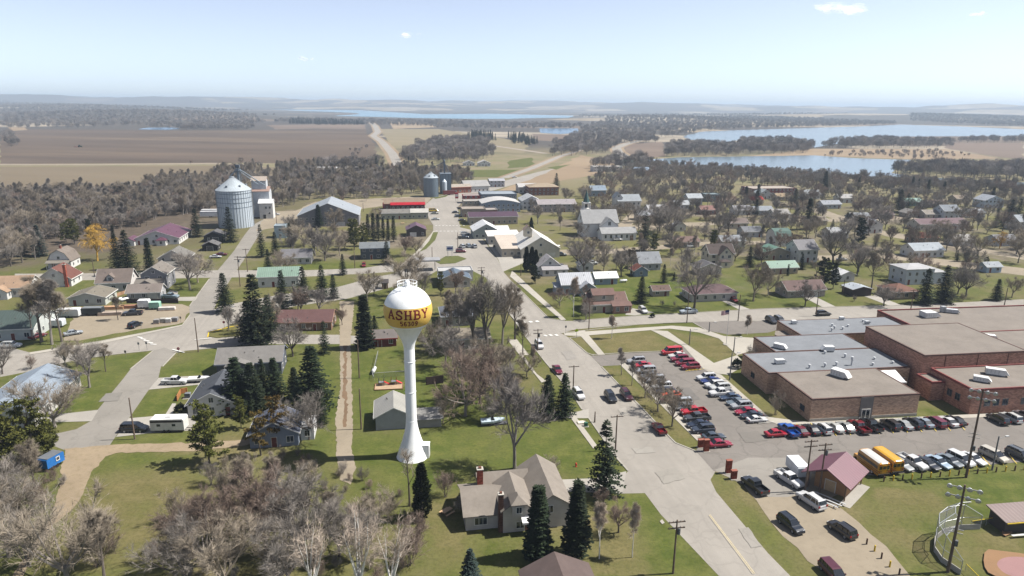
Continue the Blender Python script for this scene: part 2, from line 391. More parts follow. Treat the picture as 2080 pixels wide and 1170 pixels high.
# ------------------------------------------------------------------ far fields and water (heights keep them clear of each other)
def far(name,pts,mat,z,rough=6,step=60): return sheet(name,pts,mat,z=z,rough=rough,step=step,smooth=0)
far('field',[(0,274),(60,263),(300,264),(420,265),(560,264),(640,262),(742,262),(752,280),(764,300),(768,322),(770,332),(430,331),(0,333)],M_PLOUGH,.10,3,40)
far('field',[(0,339),(430,337),(700,342),(640,366),(470,372),(330,375),(260,392),(0,398)],M_STUB,.08,3,30)
far('farm_track',[(0,333),(200,333),(430,331),(500,333),(500,335),(430,334),(200,336),(0,336)],M_SAND,.14,.3,40)
for P_,m in (([(540,252),(600,247),(742,253),(742,262),(640,261),(560,263)],M_BROWN),([(255,242),(290,237),(352,236),(352,240),(310,246)],M_TAN),([(15,258),(50,258),(56,264),(20,267)],M_TAN),
  ([(790,250),(830,246),(870,252),(890,258),(800,262)],M_TAN),([(770,262),(890,262),(1080,290),(1060,312),(860,300),(800,302)],M_OLIVE),([(1080,272),(1200,275),(1180,290),(1090,285)],M_BROWN),
  ([(1265,294),(1345,288),(1352,318),(1290,322),(1270,308)],M_BROWN),([(1170,248),(1260,240),(1400,238),(1420,244),(1300,248)],M_TAN),([(1515,318),(1650,302),(1920,303),(2036,322),(1850,324),(1700,318)],M_TAN),
  ([(1925,289),(2080,291),(2080,323),(2036,320),(1920,301)],M_BROWN),([(1640,236),(1780,234),(1740,242),(1650,240)],M_TAN),([(1000,392),(1110,352),(1180,315),(1255,330),(1240,348),(1120,372),(1060,388)],M_TAN),
  ([(1036,326),(1080,320),(1082,338),(1030,342)],M_LAWN),([(930,346),(1062,345),(1010,360),(930,360)],M_LAWN),([(1112,340),(1160,334),(1130,345)],M_LAWN),([(800,284),(806,306),(796,300),(780,284)],M_LAWN)):
    far('field',P_,m,.09+.012*random.random(),3,30)
far('lake',[(1310,325),(1380,320),(1515,318),(1655,316),(1740,322),(1850,325),(1835,332),(1815,340),(1810,352),(1850,358),(1950,365),(2080,371),(2080,379),(1900,373),(1800,364),(1700,357),(1600,352),(1500,346),(1400,338),(1330,330)],M_WATER,.30,3,25)
far('lake',[(1388,278),(1420,268),(1500,264.5),(1650,260),(1800,255),(1830,253),(1950,257),(2080,263),(2240,268),(2240,279),(2080,277),(1950,277),(1800,278),(1760,285),(1690,294),(1655,300),(1640,293),(1580,283),(1500,285),(1470,290),(1400,284)],M_WATER,.32,6,60)
far('lake',[(430,226),(545,220.5),(700,222),(800,228),(860,232),(1000,231),(1165,235),(1152,242),(960,241.5),(850,240),(700,236),(560,234),(440,230)],M_WFAR,.4,10,150)
far('pond',[(280,263),(300,259.5),(350,259),(367,262),(340,264)],M_POND,.3,3,40)
far('pond',[(1094,261),(1174,261),(1174,270),(1137,272.5),(1097,270)],M_POND,.3,3,40)
for pts,w in (([(812,342),(797,312),(776,288),(758,276),(768,268),(762,256),(752,247),(757,241)],[11,12,12,13,14,14,15,15]),([(1255,332),(1275,322),(1255,308),(1252,300),(1270,293),(1310,283)],[12,13,14,14,14,14]),
  ([(888,277),(960,290),(1056,304),(1110,312)],7),([(1023,362),(1080,342),(1137,318),(1178,305)],8)):
    wl=[G(*p) for p in pts]
    sheet('road',strip_world(wl,[q+9 for q in w] if isinstance(w,list) else w+7),M_TAN,z=.12,world=True); sheet('road',strip_world(wl,w),M_ROAD,z=.16,world=True)
# ------------------------------------------------------------------ lawns: how lush the grass is, kept on the vertices of one fine sheet
LUSH=[]
for P_,m,rg in (([(715,850),(1180,850),(1265,960),(1262,972),(1000,960),(900,985),(830,1010),(715,935)],M_LAWN,.8),([(265,750),(312,712),(240,722),(150,740),(50,765),(0,790),(0,850),(70,847),(195,833),(235,790)],M_LAWN,.4),
  ([(322,767),(330,745),(360,716),(445,708),(445,762)],M_LAWN,.3),([(300,795),(412,782),(385,812),(335,842),(268,848)],M_LAWN,.3),([(222,903),(240,890),(400,877),(395,902)],M_LAWN,.3),([(222,925),(300,918),(405,920),(390,940),(210,955)],M_LAWN,.5),
  ([(640,720),(688,720),(690,860),(680,930),(560,930),(600,900)],M_LAWN,.8),([(716,705),(1010,720),(1000,850),(716,900)],M_LAWN,.8),([(345,570),(430,567),(405,602),(340,600)],M_LAWN,.4),([(1160,570),(1560,560),(1560,625),(1280,642),(1150,650),(1120,600)],M_LAWN,1),
  ([(1560,560),(1740,560),(1690,623),(1560,625)],M_LAWN,1),([(1735,980),(1800,968),(2080,950),(2200,940),(2200,1180),(1900,1170),(1800,1080)],M_LAWN,1.2),([(1240,1000),(1310,1003),(1345,1050),(1462,1172),(1330,1185),(1290,1090)],M_LAWN,.8),
  ([(1452,965),(1500,990),(1560,1060),(1640,1172),(1607,1172),(1560,1123)],M_LAWN,.3),([(1046,570),(1060,590),(1120,650),(1146,650),(1105,612)],M_LAWN,.2),([(620,505),(790,540),(700,548),(520,545),(560,520)],M_LAWN,1)):
    LUSH.append(([G(*p) for p in P_],1.0))
for P_ in ([(1182,685),(1322,672),(1362,702),(1340,714),(1230,719)],[(1358,672),(1470,690),(1498,718),(1470,742),(1448,738)],[(1222,747),(1262,744),(1420,894),(1412,914),(1375,900),(1306,830)],[(1490,765),(1560,830),(1640,855),(1585,860),(1470,768)],
  [(1750,985),(1900,985),(1960,1050),(1800,1060)],[(1950,1075),(2080,1050),(2120,1180),(1960,1180)],[(180,980),(390,955),(400,1040),(300,1170),(60,1170),(100,1080)],[(820,1000),(960,1000),(960,1170),(880,1170)],[(1180,1040),(1290,1040),(1330,1180),(1180,1180)],[(1780,1040),(1880,1100),(1960,1180),(1880,1180)]):
    LUSH.append(([G(*p) for p in P_],-1.0))
def lawn_grid():
    x0,x1,y0,y1,st=-175,195,70,306,1.25; nx=int((x1-x0)/st); ny=int((y1-y0)/st)
    X,Y=np.meshgrid(np.linspace(x0,x1,nx),np.linspace(y0,y1,ny)); X=X.ravel();Y=Y.ravel(); A=np.zeros_like(X)
    for W,sg in LUSH:
        d=np.full_like(X,1e9); ins=np.zeros(X.shape,bool); n=len(W)
        for k in range(n):
            (ax,ay),(bx,by)=W[k],W[(k+1)%n]; ex,ey=bx-ax,by-ay; L2=ex*ex+ey*ey+1e-9; t=np.clip(((X-ax)*ex+(Y-ay)*ey)/L2,0,1); d=np.minimum(d,np.hypot(X-ax-t*ex,Y-ay-t*ey))
            ins^=((ay>Y)!=(by>Y))&(X<(bx-ax)*(Y-ay)/(by-ay+1e-12)+ax)
        v=np.clip(np.where(ins,d,-d)/5+.5,0,1); A=A*(1-v)+sg*v
    e=np.minimum(np.minimum(X-x0,x1-X),np.minimum(Y-y0,y1-Y)); A*=np.clip(e/20,0,1)
    me=bpy.data.meshes.new('lawn'); V=np.stack([X,Y,np.full_like(X,.012)],1); q=np.arange(nx*ny).reshape(ny,nx); Fq=np.stack([q[:-1,:-1],q[:-1,1:],q[1:,1:],q[1:,:-1]],-1).reshape(-1,4)
    me.from_pydata(V.tolist(),[],Fq.tolist()); a=me.attributes.new('lush','FLOAT','POINT'); a.data.foreach_set('value',A.astype(np.float32)); me.materials.append(bpy.data.materials['ground'])
    o=bpy.data.objects.new('lawn',me); COL.objects.link(o); tag(o,kind='structure')
lawn_grid()
# ------------------------------------------------------------------ roads
sheet('gravel_yard',[(130,692),(140,665),(155,625),(275,618),(370,618),(388,624),(374,654),(360,659),(275,670),(162,692)],M_SAND,rough=.5)
sheet('apron',[(0,700),(60,716),(130,706),(60,735),(0,742)],M_ROAD2)
sheet('highway',[(0,722),(60,717),(205,693),(370,661),(385,641),(430,632),(445,622),(500,612),(560,600),(690,582),(760,563),(800,556),(850,530),(905,540),(860,566),(770,590),(705,607),(600,622),(500,645),(450,668),(425,674),(422,684),(440,687),(520,680),(690,680),(800,688),(800,698),(690,699),(520,699),(487,703),(445,706),(375,713),(318,720),(312,712),(235,720),(155,731),(52,756),(0,766)],M_ROAD)
sheet('street',[(385,645),(385,622),(425,567),(440,552),(475,510),(497,477),(512,458),(560,432),(590,440),(535,465),(524,480),(494,530),(472,562),(447,600),(432,635)],M_ROAD2)
sheet('street',[(30,556),(145,556),(440,549),(622,549),(735,545),(800,535),(800,552),(740,556),(622,562),(440,564),(140,570),(30,572)],M_ROAD)
sheet('street',[(312,712),(265,750),(250,770),(235,788),(195,837),(185,855),(155,872),(110,882),(107,905),(130,914),(222,906),(235,887),(262,850),(300,795),(322,767),(327,745),(357,717),(335,706)],M_ROAD2)
sheet('main_street',[(985,560),(1000,590),(1040,645),(1070,687),(1107,735),(1162,800),(1182,832),(1252,930),(1276,957),(1262,972),(1256,1003),(1310,1002),(1342,1045),(1462,1172),(1607,1172),(1560,1124),(1455,1000),(1443,975),(1455,955),(1500,930),(1470,905),(1412,916),(1372,900),(1352,880),(1305,830),(1265,790),(1222,745),(1210,733),(1200,723),(1192,717),(1157,687),(1140,677),(1170,669),(1290,659),(1365,655),(1407,654),(1560,652),(1700,648),(2080,628),(2080,608),(1835,620),(1695,624),(1560,627),(1415,635),(1277,643),(1165,652),(1147,652),(1115,647),(1040,572),(1022,552)],M_ROAD)
sheet('main_street',[(1025,556),(1010,525),(982,487),(957,467),(935,462),(932,450),(930,420),(945,405),(985,392),(1040,376),(1104,358),(1164,340),(1158,335),(1090,350),(1030,366),(980,380),(915,392),(880,402),(862,418),(872,445),(880,457),(880,470),(866,492),(846,515),(815,538),(850,548),(905,552),(940,540),(985,563),(1000,575)],M_ROAD)
sheet('town_apron',[(930,462),(957,467),(985,487),(1012,527),(1022,552),(1062,535),(1110,520),(1080,480),(1000,480)],M_CONC)
sheet('town_apron',[(520,470),(545,430),(600,428),(640,410),(720,405),(860,398),(875,402),(862,420),(780,418),(700,430),(640,440),(600,455),(560,462)],M_SAND,rough=.6)
sheet('street',[(1110,520),(1250,515),(1420,500),(1600,495),(1600,488),(1420,492),(1240,506),(1090,508)],M_SAND,rough=.4)
sheet('street',[(1180,478),(1300,455),(1400,452),(1560,446),(1900,440),(1900,446),(1560,453),(1400,460),(1300,463)],M_SAND,rough=.4)
sheet('street',[(1250,462),(1290,420),(1310,425),(1280,462)],M_SAND,rough=.3)
sheet('street',[(1640,520),(1800,514),(2080,545),(2080,560),(1800,525),(1640,530)],M_SAND,rough=.4)
sheet('street',[(1650,418),(1800,470),(2080,520),(2080,528),(1800,480),(1630,424)],M_SAND,rough=.4)
sheet('parking_lot',[(1200,723),(1230,721),(1285,717),(1340,715),(1372,700),(1388,704),(1428,748),(1465,768),(1556,852),(1582,862),(1660,856),(1935,847),(2080,842),(2250,832),(2250,925),(2080,938),(1935,951),(1800,965),(1740,966),(1640,985),(1560,1010),(1478,962),(1450,957),(1414,917),(1421,893),(1372,845),(1310,780),(1265,742),(1222,744)],M_LOT)
sheet('parking_lot',[(1407,654),(1435,672),(1480,680),(1560,676),(1600,664),(1600,652)],M_LOT)
sheet('gravel_lot',[(1450,957),(1478,962),(1520,960),(1590,935),(1640,960),(1745,985),(1690,1010),(1705,1030),(1745,1062),(1800,1110),(1850,1172),(1690,1172),(1640,1140),(1590,1090),(1548,1035),(1510,985)],M_SAND,rough=.4)
sheet('gravel_lot',[(1452,955),(1520,930),(1600,930),(1650,960),(1640,1000),(1600,1010),(1560,1010),(1510,985)],M_ROAD2)
sheet('dirt_track',[(690,612),(720,612),(712,697),(714,780),(717,872),(714,912),(724,950),(712,985),(690,975),(684,930),(682,847),(692,780),(690,697)],M_SAND,rough=.22,step=.9)
sheet('dirt_track',[(698,702),(705,702),(704,760),(706,830),(703,868),(697,868),(699,820),(697,770)],pav('worn_dirt',(150,124,98),.8),rough=.35,step=1.0)
sheet('dirt_track',[(130,912),(225,904),(400,900),(500,893),(560,893),(500,905),(404,916),(235,921),(214,928),(185,960),(165,1010),(150,1032),(110,1065),(60,1140),(45,1172),(25,1172),(85,1080),(105,1050),(122,990),(128,940)],M_DIRT,rough=.3,step=1.0)
for P_ in ([(70,847),(200,833),(186,856),(82,859)],[(322,768),(425,762),(412,781),(302,792)],[(262,850),(335,844),(350,820),(358,820),(350,842),(395,838),(400,874),(300,881),(236,888)],[(1183,834),(1196,831),(1196,850),(1120,850)],[(1262,960),(1272,958),(1265,1003),(1120,998),(1130,975),(1210,972)],
  [(1277,625),(1330,635),(1290,641),(1270,640)],[(1463,610),(1475,610),(1525,629),(1503,630)],[(1630,603),(1650,600),(1697,623),(1672,625)],[(1755,602),(1780,600),(1830,620),(1808,622)],[(355,604),(402,603),(396,612),(345,611)],[(345,590),(362,593),(360,600),(335,601)]):
    sheet('driveway',P_,M_CONC)
# patches in the asphalt
for P_,c in (([(1283,911),(1322,908),(1332,919),(1292,922)],(199,193,183)),([(1140,715),(1160,712),(1172,728),(1152,732)],(184,178,170)),([(1255,832),(1270,828),(1280,842),(1264,846)],(200,194,184)),([(1500,1075),(1520,1072),(1548,1110),(1526,1114)],(186,180,171)),([(1330,960),(1372,950),(1392,972),(1348,984)],(186,180,170)),([(1500,880),(1540,876),(1560,896),(1515,900)],(151,145,138)),([(1620,905),(1700,900),(1706,914),(1622,919)],(152,146,139)),([(215,800),(250,797),(240,815),(200,817)],(166,161,153)),([(1380,790),(1400,788),(1422,812),(1402,815)],(144,139,134))):
    sheet('asphalt_patch',P_,pav('asphalt_patch',c,.85,crack=.2),rough=.15,step=1)
# pavements
for P_ in ([(1145,677),(1290,667),(1365,662),(1420,666),(1470,683),(1580,690),(1580,697),(1497,722),(1460,688),(1420,676),(1360,668),(1180,683),(1147,682)],[(1170,673),(1187,671),(1229,721),(1215,722)],[(1322,671),(1356,673),(1450,738),(1497,722),(1515,742),(1480,762),(1460,760),(1428,749),(1388,704)],
  [(1258,740),(1270,738),(1428,891),(1416,896)],[(1427,749),(1465,762),(1562,848),(1640,858),(1935,844),(2080,838),(2080,845),(1935,851),(1582,864),(1555,853),(1463,770)],[(1040,550),(1047,556),(1150,650),(1140,651),(1036,562)],[(1152,840),(1163,838),(1212,905),(1205,912)],[(1040,690),(1050,690),(1075,722),(1062,722)],
  [(60,717),(205,694),(370,660),(370,663),(205,699),(60,721)],[(880,470),(884,470),(866,497),(848,515),(812,545),(806,545),(845,513),(862,492)],[(1040,690),(1090,760),(1110,775),(1100,778),(1030,690)],[(1340,1060),(1345,1056),(1350,1063),(1345,1066)]):
    sheet('sidewalk',P_,M_WALK)
for pts in ([(1182,683),(1157,687),(1192,717),(1205,722)],[(1205,721),(1285,716),(1340,714)],[(1222,745),(1265,790),(1305,830),(1352,880),(1372,900),(1412,916)],[(1140,677),(1290,660),(1365,656),(1407,655),(1435,671)],[(1147,652),(1115,647),(1040,573)],[(1165,652),(1277,643),(1415,635),(1560,627),(1835,620)],[(985,560),(1040,645),(1070,687),(1107,735),(1162,800),(1182,832)],[(1196,850),(1252,930),(1276,957)],[(312,712),(265,750)],[(357,717),(330,745)],[(60,717),(205,693),(370,661),(386,640)],[(488,703),(445,706),(375,713),(357,717)],[(52,756),(155,731),(235,720),(312,712)],
  [(880,470),(866,492),(846,515),(815,538)],[(385,622),(425,567)]):
    kerb('kerb',pts,M_KERB)
M_YL2=plain((208,190,140)); M_YEL=plain((222,190,60)); M_WHT=plain((228,226,220))
kerb('island_kerb',[(422,685),(424,676),(436,672),(470,664),(486,661)],M_YEL); sheet('traffic_island',[(424,684),(425,677),(436,673),(486,662),(490,670),(470,684),(440,686)],M_DRYG)
sheet('traffic_island',[(885,532),(905,521),(930,520),(948,526),(925,535),(895,537)],M_LAWN); sheet('traffic_island',[(852,512),(872,490),(880,472),(890,472),(884,488),(866,506)],M_LAWN); sheet('traffic_island',[(880,402),(905,397),(918,392),(905,400),(885,404)],M_LAWN)
# markings
def mark(a,b,w,m=None):
    sheet('road_marking',strip_world([G(*a),G(*b)],w),m or M_WHT,world=True)
for k in range(5):
    mark((279+k*6.5,685+k*3.6),(289+k*7.2,687+k*3.4),.5)
for (a,b) in (((1049,657),(1055,656)),((1061,656),(1067,655)),((1075,655),(1081,654)),((1088,654),(1094,653)),((1106,683),(1110,682)),((1116,682),(1121,681)),((1128,682),(1133,681))): mark(a,b,1.3)
for k in range(9):
    mark((884+k*7,459),(888+k*7,459),.8); mark((884+k*8,470),(889+k*8,470),.9)
mark((1440,1048),(1530,1168),.07,M_YL2); mark((1442,1047),(1533,1167),.07,M_YL2)
mark((395,691),(430,688),.3); mark((350,711),(375,717),.4)
for i in range(13): # stalls of the row by the school wall
    x=1588+i*29; mark((x,863-i*1.3),(x+24,890-i*1.2),.12,M_YEL)
for i in range(11): mark((1803+i*27,942-i*2.2),(1822+i*27,962-i*2),.12,M_YEL)
for i in range(14):
    x=1272+i*12; y=744+i*12; mark((x,y),(x+34,y-3),.11,M_WHT)
for i in range(11): mark((1415+i*12.5,766+i*9.6),(1446+i*12.5,763+i*9.6),.11,M_WHT)
for k in range(5): mark((1392+k*7,756-k*.6),(1402+k*7,753-k*.6),.1,M_YEL)
# ------------------------------------------------------------------ tree templates (meshes shared by the single trees)
def bark_mat(name,c,var=.25):
    t=NT(name); oi=t.n('ShaderNodeObjectInfo'); f=t.noise(.8,3); col=rgb(*c,.6)
    a=t.mix(oi.outputs['Random'],sh(col,1-var),sh(col,1+var)); a=t.mix(t.ramp(f,.3,.7),a,t.mix(.4,a,sh(col,.6)))
    return t.done(a,.95,spec=.1)
def needle_mat(name,c1,c2):
    t=NT(name); oi=t.n('ShaderNodeObjectInfo'); f=t.noise(.9,4,.7); f2=t.noise(5,2)
    a=t.mix(t.ramp(f,.32,.68),rgb(*c1,.5),rgb(*c2,.5)); hs=t.n('ShaderNodeHueSaturation'); t.l(a,hs.inputs['Color']); t.l(t.math('ADD',.7,t.math('MULTIPLY',oi.outputs['Random'],.6)),hs.inputs['Value'])
    hs.inputs['Saturation'].default_value=.95; t.l(t.math('ADD',.485,t.math('MULTIPLY',oi.outputs['Random'],.03)),hs.inputs['Hue'])
    return t.done(t.mix(t.ramp(f2,.35,.7),hs.outputs[0],sh(rgb(*c1),.6)),.85,spec=.15)
BK={'grey':bark_mat('bark_grey',(156,148,140)),'tan':bark_mat('bark_tan',(162,150,134)),'red':bark_mat('bark_reddish',(152,134,122)),'pale':bark_mat('bark_pale',(160,152,146),.1),
    'white':bark_mat('bark_white',(250,246,238),.05),'gold':bark_mat('bark_golden',(214,172,84),.08),'dark':bark_mat('bark_dark',(118,109,102)),'birchtwig':bark_mat('birch_twigs',(200,184,168),.1)}
ND={'spruce':needle_mat('spruce_needles',(38,50,34),(66,80,48)),'blue':needle_mat('blue_spruce_needles',(54,70,66),(88,106,98)),'pine':needle_mat('pine_needles',(92,98,44),(146,144,66)),'cedar':needle_mat('cedar_leaves',(46,58,34),(76,86,46)),'rust':needle_mat('larch_needles',(120,100,46),(164,140,66)),'darkpine':needle_mat('dark_pine_needles',(44,56,38),(74,84,50))}
class TB:                                        # fast tube builder
    def __init__(s): s.v=[]; s.f=[]
    def seg(s,pts,rads,n=3):
        i=len(s.v); m=len(pts)
        for k,(p,r) in enumerate(zip(pts,rads)):
            d=(pts[min(k+1,m-1)]-pts[max(k-1,0)])
            if d.length<1e-6: d=Vector((0,0,1))
            d.normalize(); a=d.orthogonal().normalized(); b=d.cross(a)
            if k==m-1: s.v.append(tuple(p)); break
            for q in range(n):
                t=6.2832*q/n; s.v.append(tuple(p+a*(r*math.cos(t))+b*(r*math.sin(t))))
        for k in range(m-2):
            for q in range(n):
                l=(q+1)%n; s.f.append((i+k*n+q,i+k*n+l,i+(k+1)*n+l,i+(k+1)*n+q))
        e=len(s.v)-1
        for q in range(n): s.f.append((i+(m-2)*n+q,i+(m-2)*n+(q+1)%n,e))
    def mesh(s,name,mat):
        me=bpy.data.meshes.new(name); me.from_pydata(s.v,[],s.f); me.materials.append(mat); me.update(); return me
def rnd(a,b): return random.uniform(a,b)
def grow(start,d,L,nseg,up,wob):
    p=Vector(start); d=Vector(d).normalized(); pts=[p.copy()]
    for k in range(nseg):
        d=(d+Vector((rnd(-wob,wob),rnd(-wob,wob),rnd(-wob,wob)+up))).normalized(); p=p+d*(L/nseg); pts.append(p.copy())
    return pts
def side_dir(d,ang,phi):
    d=Vector(d).normalized(); a=d.orthogonal().normalized(); b=d.cross(a)
    return d*math.cos(ang)+(a*math.cos(phi)+b*math.sin(phi))*math.sin(ang)
def bare_tree(seed,style='round',mt='grey',mc='grey',dens=1.6):
    random.seed(seed); H=12.0; T=TB(); Cc=TB()
    P=dict(round=(.2,7,.85,.5,.09),vase=(.26,6,.5,.62,.14),tall=(.36,7,.62,.42,.09),birch=(.3,9,.55,.36,.14),shrub=(.02,11,.65,.8,.12),willow=(.2,7,.7,.5,.02),spread=(.17,8,1.02,.56,.1))[style]
    th,nl,ang,ll,up=P
    tr=.21 if style not in('shrub','birch') else (.07 if style=='shrub' else .14)
    if style in('tall','birch'):
        tp=grow((0,0,0),(rnd(-.05,.05),rnd(-.05,.05),1),H*.86,7,.05,.05); T.seg(tp,[tr*(1-.13*k) for k in range(8)],6)
        limbs=[]; nl=int(nl*2)
        for k in range(nl):
            z=rnd(th,.95); j=min(6,int(z*7)); q=tp[j].lerp(tp[j+1],z*7-j); limbs.append((q,side_dir((0,0,1),ang*rnd(.7,1.25),k*2.4+rnd(-.4,.4)),H*ll*(1.12-z*.85)*rnd(.75,1.1),.07))
    elif style=='shrub':
        limbs=[((rnd(-.5,.5),rnd(-.5,.5),0),side_dir((0,0,1),ang*rnd(.15,1.1),k*2.4),H*ll*rnd(.6,1.05),.07) for k in range(nl)]
    else:
        tp=grow((0,0,0),(rnd(-.06,.06),rnd(-.06,.06),1),H*th,3,.02,.05); T.seg(tp+[tp[-1]+Vector((0,0,.4))],[tr*1.15,tr*.95,tr*.9,tr*.8,0],7)
        limbs=[(tp[-1]-Vector((0,0,rnd(0,.6))),side_dir((0,0,1),ang*rnd(.25,1.15),k*6.2832/nl+rnd(-.4,.4)),H*ll*rnd(.8,1.1),.14) for k in range(nl)]
    for (p,d,L,r) in limbs:
        lp=grow(p,d,L,6,up,.13); T.seg(lp,[r*(1-.15*k) for k in range(7)],5)
        for b in range(int(6*max(.6,L/6))+2):
            t=rnd(.22,1.0)*5.6; j=min(5,int(t)); q=lp[j].lerp(lp[j+1],t-j); dd=(lp[j+1]-lp[j])
            bl=L*.5*(1.15-t/7)*rnd(.6,1.1); bp=grow(q,side_dir(dd,rnd(.5,1.0),rnd(0,6.28)),bl,4,up*.8 if style!='willow' else -.12,.16); Cc.seg(bp,[.038,.032,.026,.018,.0],3)
            for s_ in range(int(6*dens)+1):
                u=rnd(.15,1)*3.9; jj=min(3,int(u)); qq=bp[jj].lerp(bp[jj+1],u-jj); sp=grow(qq,side_dir(bp[jj+1]-bp[jj],rnd(.4,.95),rnd(0,6.28)),bl*rnd(.3,.6)+.25,2,up*.8 if style!='willow' else -.3,.18); Cc.seg(sp,[.021,.016,0],3)
                for w in range(int(5*dens)+1):
                    x=rnd(.1,1)*1.95; jx=min(1,int(x)); qx=sp[jx].lerp(sp[jx+1],x-jx); e=side_dir(sp[jx+1]-sp[jx],rnd(.3,.9),rnd(0,6.28))+Vector((0,0,up*1.2 if style!='willow' else -.9)); Cc.seg([qx,qx+e.normalized()*rnd(.35,.95)],[.0155,0],3)
    return (T.mesh(style+'_trunk',BK[mt]),Cc.mesh(style+'_crown',BK[mc]))
def tri(B,c,d,n,L,w):
    d=d.normalized(); s_=d.cross(n)
    if s_.length<1e-4: s_=d.orthogonal()
    s_=s_.normalized()*w; i=len(B.v); B.v+=[tuple(c-s_*.35),tuple(c+d*L*.5-s_+n*(-.03)),tuple(c+d*L),tuple(c+d*L*.5+s_+n*(-.03)),tuple(c+s_*.35)]; B.f+=[(i,i+1,i+2,i+3,i+4)]
def conifer(seed,mat='spruce',H=12.0,Rm=2.9,low=.05,taper=.85,droop=.25,wh=26,dens=1.0,gap=.0,top_round=0):
    random.seed(seed); T=TB(); B=TB(); T.seg([Vector((0,0,0)),Vector((0,0,H*.5)),Vector((0,0,H*.98))],[.17,.11,0],6)
    for k in range(wh):
        f=low+(1-low)*(k/wh)**.92; z=H*f; g=max(0.02,1-f); L0=Rm*(g**taper)*(1 if f>low+.06 else .82)
        if top_round: L0*=min(1,(1-f)*6)**.5
        nb=int(9+3*g)
        for b in range(nb):
            if random.random()<gap: continue
            ph=6.283*b/nb+k*1.1+rnd(-.3,.3); L=L0*rnd(.68,1.15)+.12; hd=Vector((math.cos(ph),math.sin(ph),0)); p=Vector((0,0,z+rnd(-.2,.2))); d=(hd+Vector((0,0,.28-droop))).normalized()
            m=max(2,int(L/.42*dens))
            for q in range(m):
                t=(q+.6)/m; c=p+hd*(L*t)+Vector((0,0,L*(.2*t-droop*2.0*t*t+.25*t**3)))
                ln=.62*rnd(.75,1.2)*(1.15-.45*t)
                for sgn in (-1,1): tri(B,c,(hd*.75+Vector((-hd.y,hd.x,0))*sgn*rnd(.5,1.0)+Vector((0,0,rnd(-.42,.12)))),Vector((rnd(-.3,.3),rnd(-.3,.3),1)),ln,.15*rnd(.8,1.3))
                tri(B,c,hd+Vector((rnd(-.3,.3),rnd(-.3,.3),rnd(-.15,.45))),Vector((rnd(-.5,.5),rnd(-.5,.5),1)),ln,.13)
    for k in range(7): tri(B,Vector((0,0,H*.93)),Vector((rnd(-.3,.3),rnd(-.3,.3),1)),Vector((math.cos(k),math.sin(k),0)),H*.08,.07)
    return (T.mesh('conifer_trunk',BK['dark']),B.mesh('conifer_crown',ND[mat]))
def pine(seed,mat='pine',H=12.0,spread=3.7,low=.12,nl=44,open_=.5):
    random.seed(seed); T=TB(); B=TB(); tp=grow((0,0,0),(rnd(-.05,.05),rnd(-.05,.05),1),H*.96,6,.05,.05); T.seg(tp,[.22,.19,.16,.12,.09,.05,0],6)
    for k in range(nl):
        f=low+(1-low)*(k+rnd(-.4,.4))/nl; f=min(.98,max(low,f)); t=f*6; j=min(5,int(t)); q=tp[j].lerp(tp[j+1],t-j)
        L=spread*(.35+.65*math.sin(min(1,(1-f)*1.25+.12)*1.5))*rnd(.55,1.15); ph=k*2.4+rnd(-.5,.5); bp=grow(q,(math.cos(ph),math.sin(ph),rnd(-.05,.35)),L,4,.05,.14); T.seg(bp,[.06,.05,.04,.03,0],3)
        nc=int(3+L*1.5)
        for c_ in range(nc):
            t2=rnd(.3,1)*3.95; jj=min(3,int(t2)); cc=bp[jj].lerp(bp[jj+1],t2-jj)+Vector((rnd(-.45,.45),rnd(-.45,.45),rnd(0,.4))); r=rnd(.35,.6)
            for w in range(20):
                e=Vector((rnd(-1,1),rnd(-1,1),rnd(-.35,1))).normalized(); tri(B,cc+e*r*.2,e,Vector((rnd(-1,1),rnd(-1,1),rnd(-1,1))),r*1.15,.1)
    return (T.mesh('pine_trunk',BK['dark']),B.mesh('pine_crown',ND[mat]))
def column(seed,mat='cedar',H=8.0,Rm=1.2,n=3200):
    random.seed(seed); T=TB(); B=TB(); T.seg([Vector((0,0,0)),Vector((0,0,H*.5)),Vector((0,0,H*.95))],[.14,.09,0],5)
    for k in range(n):
        f=random.random()**.9; z=H*(.03+.97*f); rr=Rm*min(1,(f+.12)*4)**.5*(1-f**2.6)**.8*(1+.18*math.sin(f*17+seed))*rnd(.55,1.05); ph=rnd(0,6.283); o=Vector((math.cos(ph),math.sin(ph),0))
        tri(B,Vector((o.x*rr,o.y*rr,z)),o*.6+Vector((rnd(-.4,.4),rnd(-.4,.4),rnd(.2,1))),o+Vector((rnd(-.5,.5),rnd(-.5,.5),rnd(-.3,.3))),rnd(.3,.55),.11)
    return (T.mesh('column_trunk',BK['dark']),B.mesh('column_crown',ND[mat]))
def bush_t(seed,mat,H=2.0):
    random.seed(seed); T=TB(); B=TB(); T.seg([Vector((0,0,0)),Vector((0,0,H*.4)),Vector((0,0,H*.6))],[.06,.05,0],4)
    for k in range(1100):
        e=Vector((rnd(-1,1),rnd(-1,1),rnd(-.2,1))).normalized(); r=H*.55*rnd(.5,1.0)*(1+.25*math.sin(e.x*5+seed)*math.sin(e.y*4)); tri(B,Vector((e.x*r,e.y*r,max(.05,H*.42+e.z*r))),e+Vector((rnd(-.5,.5),rnd(-.5,.5),rnd(0,.5))),Vector((rnd(-1,1),rnd(-1,1),1)),.32,.1)
    return (T.mesh('bush_stem',BK['dark']),B.mesh('bush_leaves',ND[mat]))
